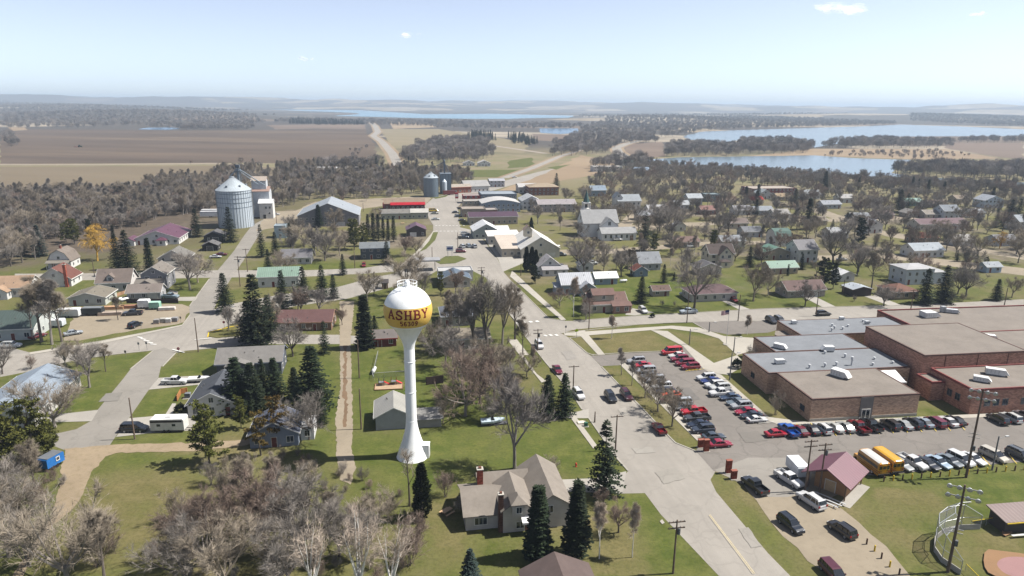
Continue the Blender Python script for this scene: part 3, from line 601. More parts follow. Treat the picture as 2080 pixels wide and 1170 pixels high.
TPL={
 'round':[bare_tree(1,'round','grey','grey'),bare_tree(2,'round','tan','tan'),bare_tree(3,'spread','grey','tan'),bare_tree(4,'round','dark','grey'),bare_tree(14,'spread','dark','grey')],
 'red':[bare_tree(5,'round','dark','red'),bare_tree(6,'spread','grey','red')],
 'vase':[bare_tree(7,'vase','grey','tan'),bare_tree(8,'vase','dark','grey')],
 'tall':[bare_tree(9,'tall','grey','grey'),bare_tree(10,'tall','dark','tan')],
 'sparse':[bare_tree(41,'tall','dark','tan',.35)],
 'pale':[bare_tree(11,'round','pale','pale',2.3),bare_tree(31,'vase','pale','pale',2.3)],
 'birch':[bare_tree(12,'birch','white','birchtwig'),bare_tree(13,'birch','white','birchtwig')],
 'shrub':[bare_tree(15,'shrub','tan','tan',1.1),bare_tree(16,'shrub','grey','grey',1.1),bare_tree(17,'shrub','dark','red',1.1)],
 'whiteshrub':[bare_tree(18,'vase','white','birchtwig',.8),bare_tree(19,'shrub','white','pale',.7)],
 'willow':[bare_tree(20,'willow','gold','gold',1.5)],
 'spruce':[conifer(21,Rm=3.5),conifer(22,Rm=3.9,low=.03),conifer(23,Rm=3.2,gap=.12),conifer(24,Rm=3.6,droop=.32,gap=.05)],
 'slim':[conifer(25,Rm=1.9,low=.1,gap=.1,wh=32),conifer(26,Rm=1.5,low=.04,taper=.7,wh=34)],
 'ragged':[conifer(27,Rm=3.4,low=.03,gap=.28,droop=.3,wh=20)],
 'blue':[conifer(28,'blue',Rm=3.4,low=.03)],
 'pine':[pine(29),pine(30,spread=3.3,low=.15)],'rust':[pine(32,'rust',spread=3.0,low=.25,nl=18)],'darkpine':[pine(33,'darkpine',spread=3.2,low=.12,nl=40),pine(34,'darkpine',spread=4.2,low=.06,nl=46)],
 'column':[column(35),column(36,Rm=1.0)],'roundgreen':[bush_t(37,'darkpine',2.0)],'bush':[bush_t(38,'cedar',2.0)],
}
TH={'column':8.0,'roundgreen':2.0,'bush':2.0,'shrub':9.2}
KINDN={'sparse':('bare_tree','tree','thin sparse bare tree'),'round':('bare_tree','tree','bare grey tree'),'red':('bare_tree','tree','bare reddish tree'),'vase':('bare_tree','tree','upright bare tree'),'tall':('bare_tree','tree','slender bare tree'),'pale':('bare_tree','tree','pale bare tree'),'birch':('birch_tree','tree','white-barked birch'),'shrub':('bare_shrub','shrub','twiggy shrub'),'whiteshrub':('birch_tree','tree','white-limbed tree'),
 'willow':('willow_tree','tree','golden bare willow'),'spruce':('spruce_tree','tree','dark green spruce'),'slim':('spruce_tree','tree','narrow dark green spruce'),'ragged':('spruce_tree','tree','ragged dark spruce'),'blue':('blue_spruce','tree','blue-green spruce'),'pine':('pine_tree','tree','yellow-green pine'),'rust':('pine_tree','tree','rusty yellow pine'),'darkpine':('pine_tree','tree','dark green spreading pine'),'column':('cedar_tree','tree','dark green columnar cedar'),'roundgreen':('green_bush','shrub','round green bush'),'bush':('green_bush','shrub','round green bush')}
TREES=[]
def tree_at(kind,x,y,h,wf=1.0,label=None,vi=None,z=0,note=None):
    nm,cat,ph=KINDN[kind]; tp=TPL[kind]; t,c=tp[vi if vi is not None else random.randrange(len(tp))]
    # true height of the template from its bounding mesh
    zt=t.get('zt')
    if not zt:
        zt=max(max((v.co.z for v in t.vertices),default=1),max((v.co.z for v in c.vertices),default=1)); t['zt']=zt
    k=h/zt; o=thing(nm,label,cat,(x,y,z),rnd(0,6.28)); o.scale=(k*wf,k*wf,k)
    link('trunk',t,o); link('stems' if kind in('shrub',) else 'crown',c,o)
    px,py,_=PX(x,y,0); TREES.append(dict(o=o,kind=kind,ph=note or ph,px=px,py=py,h=h,label=label)); return o
def tree(kind,bx,by,ty,wf=1.0,label=None,vi=None,note=None):
    x,y=G(bx,by); return tree_at(kind,x,y,max(1.0,hgt(bx,by,ty)),wf,label,vi,note=note)
# ------------------------------------------------------------------ buildings
REFS=[]; FOOT=[]
GA=R(10)
def foot(x,y,r): FOOT.append((x,y,r))
def ref(phrase,px,py): REFS.append((phrase,px,py))
def gable_profile(w,h,rise,ov,th=.16):
    s=rise/(w/2); a=w/2+ov
    return [(-a,h-ov*s),(0,h+rise),(a,h-ov*s),(a,h-ov*s+th),(0,h+rise+th),(-a,h-ov*s+th)]
def add_block(o,x,y,w,d,h,roof,rise,wm,rm,ov=.45,z=0,names=('wall','roof'),rmats=None):
    """a storey block whose front face is centred on (x,y); depth runs away from the camera"""
    W=MB(); Rf=MB()
    if roof=='gy':
        W.prism([(x-w/2,z),(x+w/2,z),(x+w/2,z+h),(x,z+h+rise-.02),(x-w/2,z+h)],'y',y,y+d)
        P=[(x+a,z+b) for a,b in gable_profile(w,h,rise,ov)]; Rf.prism(P,'y',y-ov,y+d+ov)
    elif roof=='gx':
        W.prism([(y,z),(y+d,z),(y+d,z+h),(y+d/2,z+h+rise-.02),(y,z+h)],'x',x-w/2,x+w/2)
        P=[(y+d/2+a,z+b) for a,b in gable_profile(d,h,rise,ov)]; Rf.prism(P,'x',x-w/2-ov,x+w/2+ov)
    elif roof=='gam':
        k=w*.30; P0=[(x-w/2,z),(x+w/2,z),(x+w/2,z+h),(x+k,z+h+rise*.68),(x,z+h+rise-.02),(x-k,z+h+rise*.68),(x-w/2,z+h)]; W.prism(P0,'y',y,y+d)
        a=w/2+ov*.6; t=.16; up=[(-a,h-.15),(-k-.05,h+rise*.68),(0,h+rise),(k+.05,h+rise*.68),(a,h-.15)]; P=[(x+p,z+q) for p,q in up]+[(x+p,z+q+t) for p,q in up[::-1]]; Rf.prism(P,'y',y-ov,y+d+ov)
    elif roof=='hip':
        W.box(x-w/2,y,z,x+w/2,y+d,z+h); a=w/2+ov;e=ov; z0=z+h; 
        if w>=d: r1=(x-(w-d)/2,y+d/2);r2=(x+(w-d)/2,y+d/2)
        else: r1=(x,y+w/2); r2=(x,y+d-w/2)
        A=(x-a,y-e,z0);B=(x+a,y-e,z0);C=(x+a,y+d+e,z0);D=(x-a,y+d+e,z0);P=(r1[0],r1[1],z0+rise);Q=(r2[0],r2[1],z0+rise)
        z1=.15; up=lambda p:(p[0],p[1],p[2]+z1)
        if w>=d: fs=[[A,B,Q,P],[B,C,Q],[C,D,P,Q],[D,A,P]]
        else: fs=[[A,B,P],[B,C,Q,P],[C,D,Q],[D,A,P,Q]]
        for f in fs: Rf.face([up(p) for p in f])
        for p,q in ((A,B),(B,C),(C,D),(D,A)): Rf.face([p,q,up(q),up(p)])
        Rf.face([D,C,B,A])
    elif roof=='flat':
        W.box(x-w/2,y,z,x+w/2,y+d,z+h); Rf.box(x-w/2+.25,y+.25,z+h-.3,x+w/2-.25,y+d-.25,z+h+.02)
        t=.25; hh=z+h; 
        for (a,b,c,e) in ((x-w/2-.04,y-.04,x+w/2+.04,y+t),(x-w/2-.04,y+d-t,x+w/2+.04,y+d+.04),(x-w/2-.04,y+t,x-w/2+t,y+d-t),(x+w/2-t,y+t,x+w/2+.04,y+d-t)): Rf.box(a,b,hh-.12,c,e,hh+.32,1)
    elif roof=='shed':
        W.prism([(y,z),(y+d,z),(y+d,z+h+rise),(y,z+h)],'x',x-w/2,x+w/2); s_=rise/d
        Rf.prism([(y-ov,z+h-ov*s_),(y+d+ov,z+h+rise+ov*s_),(y+d+ov,z+h+rise+ov*s_+.16),(y-ov,z+h-ov*s_+.16)],'x',x-w/2-ov,x+w/2+ov)
    elif roof=='arch':
        n=12; pr=[(-w/2-.2+ (w+.4)*k/n,h+rise*math.sin(math.pi*k/n)) for k in range(n+1)]
        W.prism([(x-w/2,z),(x+w/2,z),(x+w/2,z+h)]+[(x+w/2-w*k/n,z+h+rise*math.sin(math.pi*k/n)-.05) for k in range(1,n)]+[(x-w/2,z+h)],'y',y,y+d)
        Rf.prism([(x+p,z+q) for p,q in pr]+[(x+p,z+q+.15) for p,q in pr[::-1]],'y',y-.2,y+d+.2)
    a=W.obj(names[0],wm,o); b=Rf.obj(names[1],rmats or ([rm,rm] if roof=='flat' else rm),o)
    return a,b
WIN={}
def win_mesh(w,h,cols=2,fc=(236,234,228)):
    key=(round(w,2),round(h,2),cols,fc)
    if key in WIN: return WIN[key]
    m=MB(); t=.09
    m.box(-w/2,-.03,-h/2,w/2,.01,h/2,1)
    m.box(-w/2-t,-.07,h/2,w/2+t,.0,h/2+t,0); m.box(-w/2-t,-.09,-h/2-t,w/2+t,.0,-h/2,0); m.box(-w/2-t,-.07,-h/2,-w/2,.0,h/2,0); m.box(w/2,-.07,-h/2,w/2+t,0,h/2,0)
    for k in range(1,cols): x=-w/2+w*k/cols; m.box(x-.03,-.06,-h/2,x+.03,0,h/2,0)
    WIN[key]=m.mesh('window',[plain(fc),glass_mat()],fix=False); return WIN[key]
def add_win(o,x,y,z,w=1.0,h=1.3,face='f',cols=2,fc=(236,234,228),name='window'):
    return link(name,win_mesh(w,h,cols,fc),o,(x,y,z),{'f':0,'l':-math.pi/2,'r':math.pi/2,'b':math.pi}[face])
def add_door(o,x,y,z=0,w=.95,h=2.05,c=(150,70,60),face='f',name='door',glass=False):
    key=('d',w,h,c,glass)
    if key not in WIN:
        m=MB(); m.box(-w/2,-.05,.02,w/2,.01,h); t=.1; m.box(-w/2-t,-.08,.02,-w/2,.0,h+t,1); m.box(w/2,-.08,.02,w/2+t,0,h+t,1); m.box(-w/2,-.08,h,w/2,0,h+t,1)
        if glass:
            for k in range(int(w/.9)): m.box(-w/2+.12+k*.95,-.07,.2,-w/2+.83+k*.95,-.02,h-.2,2)
        elif w>2:
            for k in range(1,4): m.box(-w/2+.05,-.062,h*k/4-.02,w/2-.05,-.05,h*k/4+.02,1)
        else: m.box(w/2-.16,-.1,h*.47,w/2-.1,-.05,h*.5,1)
        WIN[key]=m.mesh('door',[plain(c),plain((226,222,214)),glass_mat()],fix=False)
    return link(name,WIN[key],o,(x,y,z),{'f':0,'l':-math.pi/2,'r':math.pi/2,'b':math.pi}[face])
def auto_open(o,x,y,w,d,h,z=0,roof='gx',rise=1,door=True,dc=(120,60,50),fc=(236,234,228),seed=0,garage=None,upper=None,skip=''):
    rg=random.Random(seed*7+int(w*10)); sts=[z+1.5]+([z+4.2] if h>4.6 else [])
    n=max(1,int(w/3.0)); di=rg.randrange(n) if door and n>1 else -1
    if 'f' not in skip:
        for si,zz in enumerate(sts):
            for k in range(n):
                xx=x-w/2+w*(k+.5)/n
                if si==0 and garage and abs(xx-(x+garage[0]))<garage[1]/2+.6: continue
                if si==0 and k==di and not garage: add_door(o,xx,y,z,c=dc); continue
                add_win(o,xx,y,zz,1.25 if rg.random()<.4 else .95,1.25,'f',2,fc)
        if garage: add_door(o,x+garage[0],y,z,garage[1],2.2,garage[2],name='garage_door')
        if roof in('gy','gam') and rise>2.2: add_win(o,x,y,z+h+rise*.32,.9,1.1,'f',2,fc)
    m=max(1,int(d/3.6))
    for si,zz in enumerate(sts):
        for k in range(m):
            yy=y+d*(k+.5)/m
            if 'l' not in skip: add_win(o,x-w/2,yy,zz,.95,1.2,'l',2,fc)
            if 'r' not in skip: add_win(o,x+w/2,yy,zz,.95,1.2,'r',2,fc)
    if roof=='gx' and rise>2:
        add_win(o,x-w/2,y+d/2,z+h+rise*.3,.8,1.0,'l',2,fc); add_win(o,x+w/2,y+d/2,z+h+rise*.3,.8,1.0,'r',2,fc)
def trim(o,x,y,w,d,h,roof,rise,ov,c=(236,235,230)):
    m=MB(); 
    if roof=='gx':
        s=rise/(d/2); z=h-ov*s
        for yy in (y-ov-.03,y+d+ov-.01): m.box(x-w/2-ov,yy,z-.12,x+w/2+ov,yy+.04,z+.19)
        P=[(y+d/2+a,b-.02) for a,b in gable_profile(d,h,rise,ov+.02,.2)]
        for xx in (x-w/2-ov-.045,x+w/2+ov+.005): m.prism(P,'x',xx,xx+.04)
    elif roof=='gy':
        s=rise/(w/2); z=h-ov*s
        for xx in (x-w/2-ov-.03,x+w/2+ov-.01): m.box(xx,y-ov,z-.12,xx+.04,y+d+ov,z+.19)
        P=[(x+a,b-.02) for a,b in gable_profile(w,h,rise,ov+.02,.2)]
        for yy in (y-ov-.045,y+d+ov+.005): m.prism(P,'y',yy,yy+.04)
    elif roof=='hip':
        e=ov+.05; m.box(x-w/2-e,y-e,h-.02,x+w/2+e,y-e+.05,h+.16); m.box(x-w/2-e,y-e+.05,h-.02,x-w/2-e+.05,y+d+e,h+.16); m.box(x+w/2+e-.05,y-e+.05,h-.02,x+w/2+e,y+d+e,h+.16)
    else: return
    m.obj('fascia',plain(c),o)
    if roof!='hip':
        rg=random.Random(int(w*100+d*10))
        for k in range(3):
            t=rg.uniform(.2,.7)
            if roof=='gx': p=(x+rg.uniform(-.35,.35)*w,y+d/2-(1-t)*d/2,h+rise*t)
            else: sg=rg.choice((-1,1)); p=(x+sg*(1-t)*w/2,y+rg.uniform(.2,.8)*d,h+rise*t)
            v=MB(); v.tube((p[0],p[1],p[2]),(p[0],p[1],p[2]+.55),.09,.09,6); v.obj('roof_vent',plain((120,118,116)),o)
def chimney(o,x,y,z0,z1,c=(140,80,64),w=.7,name='chimney'):
    m=MB(); m.box(x-w/2,y-w/2,z0,x+w/2,y+w/2,z1,0); m.box(x-w/2-.08,y-w/2-.08,z1,x+w/2+.08,y+w/2+.08,z1+.14,1); m.box(x-w*.25,y-w*.25,z1+.14,x+w*.25,y+w*.25,z1+.4,2)
    return m.obj(name,[brick(c),plain((190,184,174)),plain((110,70,55))],o)
def porch(o,x,y,w,d,h,rc,pc=(232,230,226)):
    m=MB(); m.box(x-w/2,y-d,.0,x+w/2,y,.35); m.obj('porch_floor',plain((170,165,158)),o)
    m=MB(); m.prism([(y-d-.3,h),(y,h+.9),(y,h+1.05),(y-d-.3,h+.15)],'x',x-w/2-.3,x+w/2+.3); m.obj('porch_roof',shingle(rc),o)
    n=max(2,int(w/2.4)+1)
    for k in range(n):
        m=MB(); px=x-w/2+.12+(w-.24)*k/(n-1); m.box(px-.08,y-d+.05,.35,px+.08,y-d+.21,h+.05); m.obj('porch_post',plain(pc),o)
HN={}
def house(px,py,w,d,h,roof,rise,wall,rc,label,refp,rot=10,name='house',cat='house',metal=False,side=True,wm=None,**k):
    """front wall's bottom centre is at photo pixel (px,py)"""
    x,y=G(px,py); o=thing(name,label,cat,(x,y,0),R(rot)); rr=R(rot)
    foot(x-math.sin(rr)*d/2,y+math.cos(rr)*d/2,max(w,d)*.62+1.0); ref(refp,px,py)
    wmat=wm or siding(wall); rmat=metalroof(rc,'Y' if roof=='gy' else 'X') if metal else (pav('flat_roofing',rc,.82,stain=.5,scale=2) if roof=='flat' else shingle(rc))
    add_block(o,0,0,w,d,h,roof,rise,wmat,rmat,rmats=[rmat,plain(k.get('trim',tuple(int(c*.92) for c in wall)))] if roof=='flat' else None)
    trim(o,0,0,w,d,h,roof,rise,.45,(236,235,230) if sum(wall)>360 else tuple(min(255,int(c*1.5)) for c in wall))
    if k.get('open',True): auto_open(o,0,0,w,d,h,0,roof,rise,door=k.get('door',True),dc=k.get('dc',(120,60,50)),fc=k.get('fc',(236,234,228)),seed=int(px),garage=k.get('garage'),skip=k.get('skip',''))
    for (bx,by,bw,bd,bh,br,brise,*r) in k.get('ext',[]):
        c=r[0] if r else wall; r2=r[1] if len(r)>1 else rc; mm=metalroof(r2,'Y' if br=='gy' else 'X') if metal else (pav('flat_roofing',r2,.82,stain=.5,scale=2) if br=='flat' else shingle(r2))
        add_block(o,bx,by,bw,bd,bh,br,brise,siding(c),mm,ov=.35,names=('wing_wall','wing_roof'),z=r[2] if len(r)>2 else 0)
        z0=r[2] if len(r)>2 else 0
        if z0: add_win(o,bx,by,z0+bh*.6,.9,min(1.1,bh*.6),'f',2)
        else: auto_open(o,bx,by,bw,bd,bh,0,br,brise,door=False,seed=int(px)+3,skip='b')
    for c in k.get('chim',[]): chimney(o,*c)
    if k.get('porch'): porch(o,*k['porch'])
    return o
WHT=(232,230,226)
# left part of town
house(122,546,8.5,8.5,3,'gam',4.6,WHT,(158,146,136),'white gambrel farmhouse with a front porch left of the golden willow','white gambrel farmhouse',porch=(0,0,8,2,2.6,(165,158,148)),chim=[(0,3,6,9)])
house(112,583,11,9,3,'gy',4,WHT,(142,98,88),'white house with brown-red roof and a tall red brick chimney','white house with tall red chimney',chim=[(4.2,-.4,0,8.2,(150,82,66),.9)])
house(22,604,12,9,3.4,'gx',3,WHT,(204,172,144),'white house with pale orange-tan roof at the left edge','tan-roofed white house',ext=[(-2,-3,5,3,2.7,'gy',1.6)])
house(232,592,11,8,3.4,'gx',3.8,(228,222,218),(154,140,132),'steep grey-roofed white house with a front dormer','steep-roofed white house',ext=[(-1,0.4,2.2,2.4,1.5,'gy',1,(228,222,218),(154,140,132),3.6)])
house(315,588,8.5,10,5.6,'gy',2.6,(150,150,154),(158,150,142),'two-storey grey house with stepped gables beside a lawn','two-storey grey house',ext=[(-1,-2.6,9,2.6,3,'shed',1),(-1,-5.5,6.5,3,2.8,'gy',1.8)])
house(293,609,10.5,6,2.7,'gx',2,(176,176,178),(166,154,146),'grey garage in front of the two-storey grey house','grey garage',name='garage',cat='garage',garage=(2.8,3,(214,210,204)))
house(178,621,11,10,2.7,'gy',1.6,(206,210,200),(156,148,134),'low pale green bungalow with a shallow brown gable','low pale green bungalow')
house(14,692,14,15,3.4,'gx',3.2,(205,210,206),(106,122,116),'long shed with dark green roof at the left edge','dark green roofed shed',name='shed',cat='shed',metal=True)
house(320,497,19,22,3,'gy',3.4,WHT,(132,84,104),'big white building with a maroon metal roof left of the grain bin','maroon metal-roofed building',name='hall',cat='building',metal=True,ext=[(2.5,-3,4,3,2.4,'hip',1.2),(-11.8,-2,5,8,2.4,'gy',1.2)])
house(434,492,8.5,9,2.9,'gy',2,(54,52,54),(124,122,124),'larger black-walled shed below the grain bin','larger black shed',name='shed',cat='shed',open=True,garage=(1,2.8,(70,68,70)))
house(427,510,6.5,6,2.6,'gy',1.5,(50,48,50),(132,130,130),'smaller black-walled shed with grey roof','smaller black shed',name='shed',cat='shed',garage=(0,2.6,(70,68,70)))
house(354,548,11,9,4.8,'gy',3,(190,184,176),(152,148,142),'beige two-storey house hidden behind a big bare tree','beige two-storey house',ext=[(-.5,-2.5,8,2.5,2.6,'shed',.9)])
house(566,583,14,9,4,'gx',2.4,(228,228,222),(166,188,174),'white house with a pale green metal roof','pale green roofed house',metal=True)
house(617,672,16,9.5,2.8,'gx',2.2,(146,116,98),(132,100,98),'long brown house with a maroon shingle roof','long maroon-roofed house',rot=5)
house(602,537,12,9,3,'gx',2.6,(210,206,202),(150,148,152),'grey-roofed house half hidden by bare trees','half-hidden grey-roofed house')
house(762,527,12,9,5,'gx',1.7,(84,90,100),(150,156,160),'slate blue two-storey house with a lawn','slate blue house',fc=(200,200,200))
house(668,460,32,28,6,'gy',6.5,(140,138,142),(192,196,200),'large grey warehouse with a wide pale gable roof','large grey warehouse',name='warehouse',cat='warehouse',metal=True,garage=(6,5,(200,200,202)),open=True)
house(570,484,5.5,6,6,'flat',0,(172,190,200),(184,196,204),'tall narrow pale blue building','narrow pale blue building',name='building',cat='building')
house(822,426,25,10,4,'gx',2.6,(120,66,60),(178,158,138),'store with a bright red canopy along its front','red canopy store',name='store',cat='store',ext=[(2,-2.2,21,2.2,3.4,'shed',1,(90,40,40),(214,40,58))])
house(822,445,27,9,3.6,'gx',1.6,(178,178,160),(158,154,148),'tan and white workshop row behind the red canopy store','tan and white workshop',name='workshop',cat='building',ext=[(8.5,-.6,10,9,3.7,'gx',1.6,(176,176,158),(226,222,214))])
house(846,481,9.5,10,3.6,'gy',2.2,(86,76,74),(132,90,108),'dark brown garage with a mauve roof and white door','mauve-roofed brown garage',name='garage',cat='garage',metal=True,garage=(-1.6,3,(232,230,226)))
# main street shops
house(962,413,14,8,5,'flat',0,(170,60,62),(214,208,204),'red brick shop with a pale flat roof','red brick shop',name='shop',cat='shop',wm=brick((150,62,60)))
house(1018,431,24,18,5.4,'arch',2.0,(150,164,180),(232,230,228),'blue-grey hall with a white arched roof','arched white-roofed hall',name='hall',cat='building')
house(966,425,15,10,5,'flat',0,(176,166,152),(206,200,194),'tan flat-roofed shop beside the arched white-roofed hall','tan flat-roofed shop',name='shop',cat='shop')
house(963,441,14,12,4.6,'flat',0,(158,146,134),(190,178,166),'brown flat-roofed shop above the purple-roofed shop','brown flat-roofed shop',name='shop',cat='shop',ext=[(9,0,10,8,4,'flat',0,(150,110,100),(206,196,188))])
house(1003,456,27,12,4.4,'gx',1.8,(190,176,160),(112,84,102),'long shop with a dark purple roof','purple-roofed shop',name='shop',cat='shop',metal=True)
house(988,485,12.5,14,4,'gy',3.4,(168,176,168),(234,234,234),'grey-green shop with a bright white gable roof','bright white gable shop',name='shop',cat='shop',metal=True,ext=[(9,4,6,10,3.6,'gx',1.2)])
house(1024,496,15,10,4,'shed',.8,(206,200,188),(238,236,234),'low white-roofed building beside the cream hall','low white-roofed building',name='building',cat='building',metal=True)
house(1098,524,17,26,4.2,'gy',5,(226,218,200),(234,232,228),'cream hall with a big pale gable roof and a roof cupola','cream hall with cupola',name='hall',cat='building',metal=True,ext=[(-12,4,9,22,3.6,'shed',2,(200,190,172),(222,214,204)),(-4,8,3.4,3.4,3.2,'gy',1.8,(224,214,192),(206,180,150),8.0)],garage=(5,3,(240,236,228)))
house(1014,413,24,18,6,'flat',0,(122,134,148),(182,192,202),'dark blue-grey flat-roofed store','blue-grey flat-roofed store',name='store',cat='store')
house(1105,397,22,16,6,'hip',2.2,(122,88,76),(196,178,154),'brown brick building with a tan hip roof','tan hip-roofed brick building',name='building',cat='building',wm=brick((126,88,76)))
house(1078,392,18,14,4.5,'gx',2,(214,208,200),(230,228,226),'white-roofed building left of the tan hip roof','white-roofed building by the highway',name='building',cat='building')
house(1132,431,24,13,5,'gx',2.2,(182,174,176),(196,188,190),'long lilac-grey building with a pale roof','long lilac-grey building',name='building',cat='building')
house(1080,426,12,15,5.6,'gy',3,(236,234,232),(220,222,226),'white gabled building at the left end of the lilac-grey one','white gabled building',name='building',cat='building')
house(970,390,19,16,4.6,'gx',3.4,WHT,(196,194,192),'white warehouse with a light grey gable roof','white warehouse',name='warehouse',cat='warehouse',metal=True,rot=20)
house(1010,380,12,12,5,'gx',1.2,(190,190,196),(206,206,210),'small grey metal shed right of the white warehouse','small grey metal shed',name='shed',cat='shed',metal=True)
house(935,392,17,9,4.5,'gx',1.6,(150,96,78),(208,196,182),'brick building with tan roof beside the dark grain tower','brick building by the grain tower',name='building',cat='building',wm=brick((150,92,74)),rot=22)
house(953,337,12,9,3,'gy',2.4,WHT,(190,186,184),'left of two small white houses beyond the grain tower','left small white house')
house(984,338,13,9,3.6,'gy',2.6,WHT,(222,220,220),'right of two small white houses beyond the grain tower','right small white house')
house(677,353,28,11,4,'gx',2,WHT,(226,226,226),'long white farm shed by the ploughed field','long white farm shed',name='shed',cat='shed',metal=True)
house(727,350,13,9,3,'gx',2,(140,130,124),(170,170,172),'small grey farm shed right of the long white one','small grey farm shed',name='shed',cat='shed')
house(1235,349,30,12,5,'flat',0,(226,224,220),(214,206,196),'white flat-roofed works building near the lake','white works building',name='building',cat='building')
house(1279,337,16,10,3.6,'hip',2.5,(200,200,196),(116,160,146),'teal hip-roofed pavilion near the lake road','teal-roofed pavilion',name='pavilion',cat='building')
house(1304,354,15,9,4,'gx',2.4,(212,216,220),(162,182,204),'pale blue-roofed building near the lake','blue-roofed building')
# right part of town
house(1117,558,8.7,6.5,3.6,'gy',3.4,WHT,(206,202,204),'small white house with a low front annex','small white house',ext=[(1.6,-2.6,10,2.6,2.6,'shed',.9)])
house(1172,598,11,9,3.8,'gx',3,(172,186,200),(204,206,210),'pale blue house with white metal roofs','pale blue house',metal=True,ext=[(3.2,-3,5.5,3,3,'gy',1.8),(-6.5,1,2.2,4,2.6,'shed',.6)])
house(1232,578,8.4,6,2.6,'gx',1.6,(160,176,192),(236,236,236),'blue-grey cabin with a white metal roof','blue-grey cabin',name='cabin',cat='cabin',metal=True,fc=(240,240,240))
house(1236,635,12.5,9,3,'gx',2.6,(192,182,164),(150,122,114),'tan house with brown roof and raised dormer','tan house at the corner',ext=[(-1.5,1,7,5,2.2,'gx',1.4,(192,182,164),(150,122,114),3.6),(4,-1.6,6,1.8,2.6,'shed',.6,(168,128,112))])
house(1343,602,6,4,2.3,'gx',1.2,(184,172,158),(140,118,110),'small tan garden shed on the lawn','tan garden shed',name='shed',cat='shed')
house(1302,562,5.5,5,2.5,'gy',1.7,(140,156,172),(150,98,88),'small blue-grey shed with rusty roof','rusty-roofed blue shed',name='shed',cat='shed')
house(1320,549,9,8,3.2,'gx',3.6,(186,188,192),(180,184,190),'grey house with a light grey roof','light grey house')
house(1451,612,16.5,8.5,2.7,'hip',2.2,(208,202,194),(130,108,110),'long ranch house with a dusky purple roof','purple-roofed ranch house',dc=(220,210,200))
house(1465,540,11,8,5.4,'gx',3.2,(228,218,196),(112,100,96),'cream two-storey house with dark brown gables','cream two-storey house',ext=[(1,-1.6,6,4,5.2,'gy',3,(228,218,196),(112,100,96)),(0,-4,4,2.4,2.5,'hip',.8)],fc=(120,110,100))
house(1442,558,9.5,7,2.8,'gy',1.8,(208,198,182),(124,122,126),'tan garage below the cream two-storey house','tan garage',name='garage',cat='garage')
house(1192,552,5.4,6,2.8,'gy',1.9,(226,226,226),(206,206,208),'small white garage beneath bare trees','small white garage',name='garage',cat='garage')
house(1383,470,5.5,6,3,'gy',2,WHT,(200,200,204),'tiny white gabled house east of the church','tiny white house')
house(1396,503,12,8,2.8,'gx',1.8,(206,198,190),(150,126,118),'pale ranch house with brown roof behind birches','brown-roofed pale ranch')
house(1490,502,12,8,3,'gx',2,WHT,(182,186,192),'white house with light grey roof behind a dark pine','light-roofed white house')
house(1595,497,9,8,5,'gam',3.2,WHT,(120,146,138),'white gambrel house with grey-green roof','white gambrel house',rot=100)
house(1640,533,9,10,5.8,'gx',3.2,WHT,(168,166,170),'tall white house with a grey gable','tall white house')
house(1592,557,12,7,2.8,'gx',1.9,(196,180,156),(126,168,148),'tan house with green metal roof nearest the lawn','green-roofed tan house',metal=True)
house(1578,528,13,8,3.4,'gy',2.2,(182,172,152),(132,170,150),'second green-roofed house behind the tan one','second green-roofed house',metal=True)
house(1721,572,5.8,6,2.8,'gy',1.2,WHT,(232,232,232),'small white cabin with a white roof','small white cabin',name='cabin',cat='cabin',metal=True)
house(1637,604,14.5,8,2.8,'gx',2.4,(176,166,158),(142,120,116),'wide tan garage with brown roof and white door','wide tan garage',name='garage',cat='garage',garage=(3.6,2.8,(230,228,224)))
house(1750,602,7.4,6,2.6,'gy',.9,(66,52,50),(206,210,214),'dark brown carport with a pale metal roof','dark brown carport',name='carport',cat='carport',metal=True,open=False,garage=None)
house(1866,578,12,9,6,'hip',1.2,(214,220,226),(222,222,224),'tall boxy white house behind two spruces','tall boxy white house',ext=[(8.5,0,5,8,4.5,'hip',1)])
house(1840,608,9.5,9,2.7,'hip',1.9,(186,168,148),(150,112,98),'low house with a red-brown hip roof','red-brown hip-roofed house')
house(1886,523,15,9,3.4,'gx',2.4,WHT,(206,214,222),'white house with a wide pale roof','wide pale-roofed house')
house(1916,467,30,10,3.4,'gx',2.2,(222,216,212),(150,128,132),'long white apartment row with a purplish roof','long apartment row',name='apartment_building',cat='building')
house(1882,495,12,8,3,'gx',2,(190,160,140),(164,92,76),'house with a rusty red roof','rusty red-roofed house')
house(1932,445,11,9,5,'gx',3,(220,224,228),(166,172,180),'white two-storey house with a blue-grey roof','blue-grey-roofed white house')
house(1896,444,11,8,2.8,'gx',2,(200,190,174),(178,170,160),'tan bungalow left of the blue-grey-roofed house','tan bungalow')
house(1857,419,13,8,3,'gx',2,(120,146,146),(128,176,160),'house with a bright teal green roof','teal green-roofed house',metal=True)
house(1906,422,12,8,2.8,'gx',1.8,(150,136,124),(148,130,120),'brown bungalow in the far right of town','far brown bungalow')
house(1798,445,11,8,2.8,'gx',2,(196,166,160),(158,134,130),'dusty pink bungalow behind bare trees','dusty pink bungalow')
house(1857,442,9,8,2.8,'gy',1.8,(186,178,164),(166,162,158),'tan garage with a grey gable by a curved drive','tan garage by the curved drive',name='garage',cat='garage')
house(2018,422,15,10,5,'gy',3,(206,218,232),(190,196,206),'pale blue-white two-storey house at the far right','pale two-storey house')
house(2084,468,10,9,5,'gx',3,WHT,(196,202,210),'white house at the right edge of the frame','right-edge white house')
house(2018,554,7,5,2.6,'gx',1.4,(176,196,214),(200,206,212),'small pale blue shed at the right','small pale blue shed',name='shed',cat='shed')
house(1573,397,36,18,5,'flat',0,(128,76,74),(206,194,182),'dark red brick school block near the lake','brick block near the lake',name='building',cat='building',wm=brick((120,70,68)))
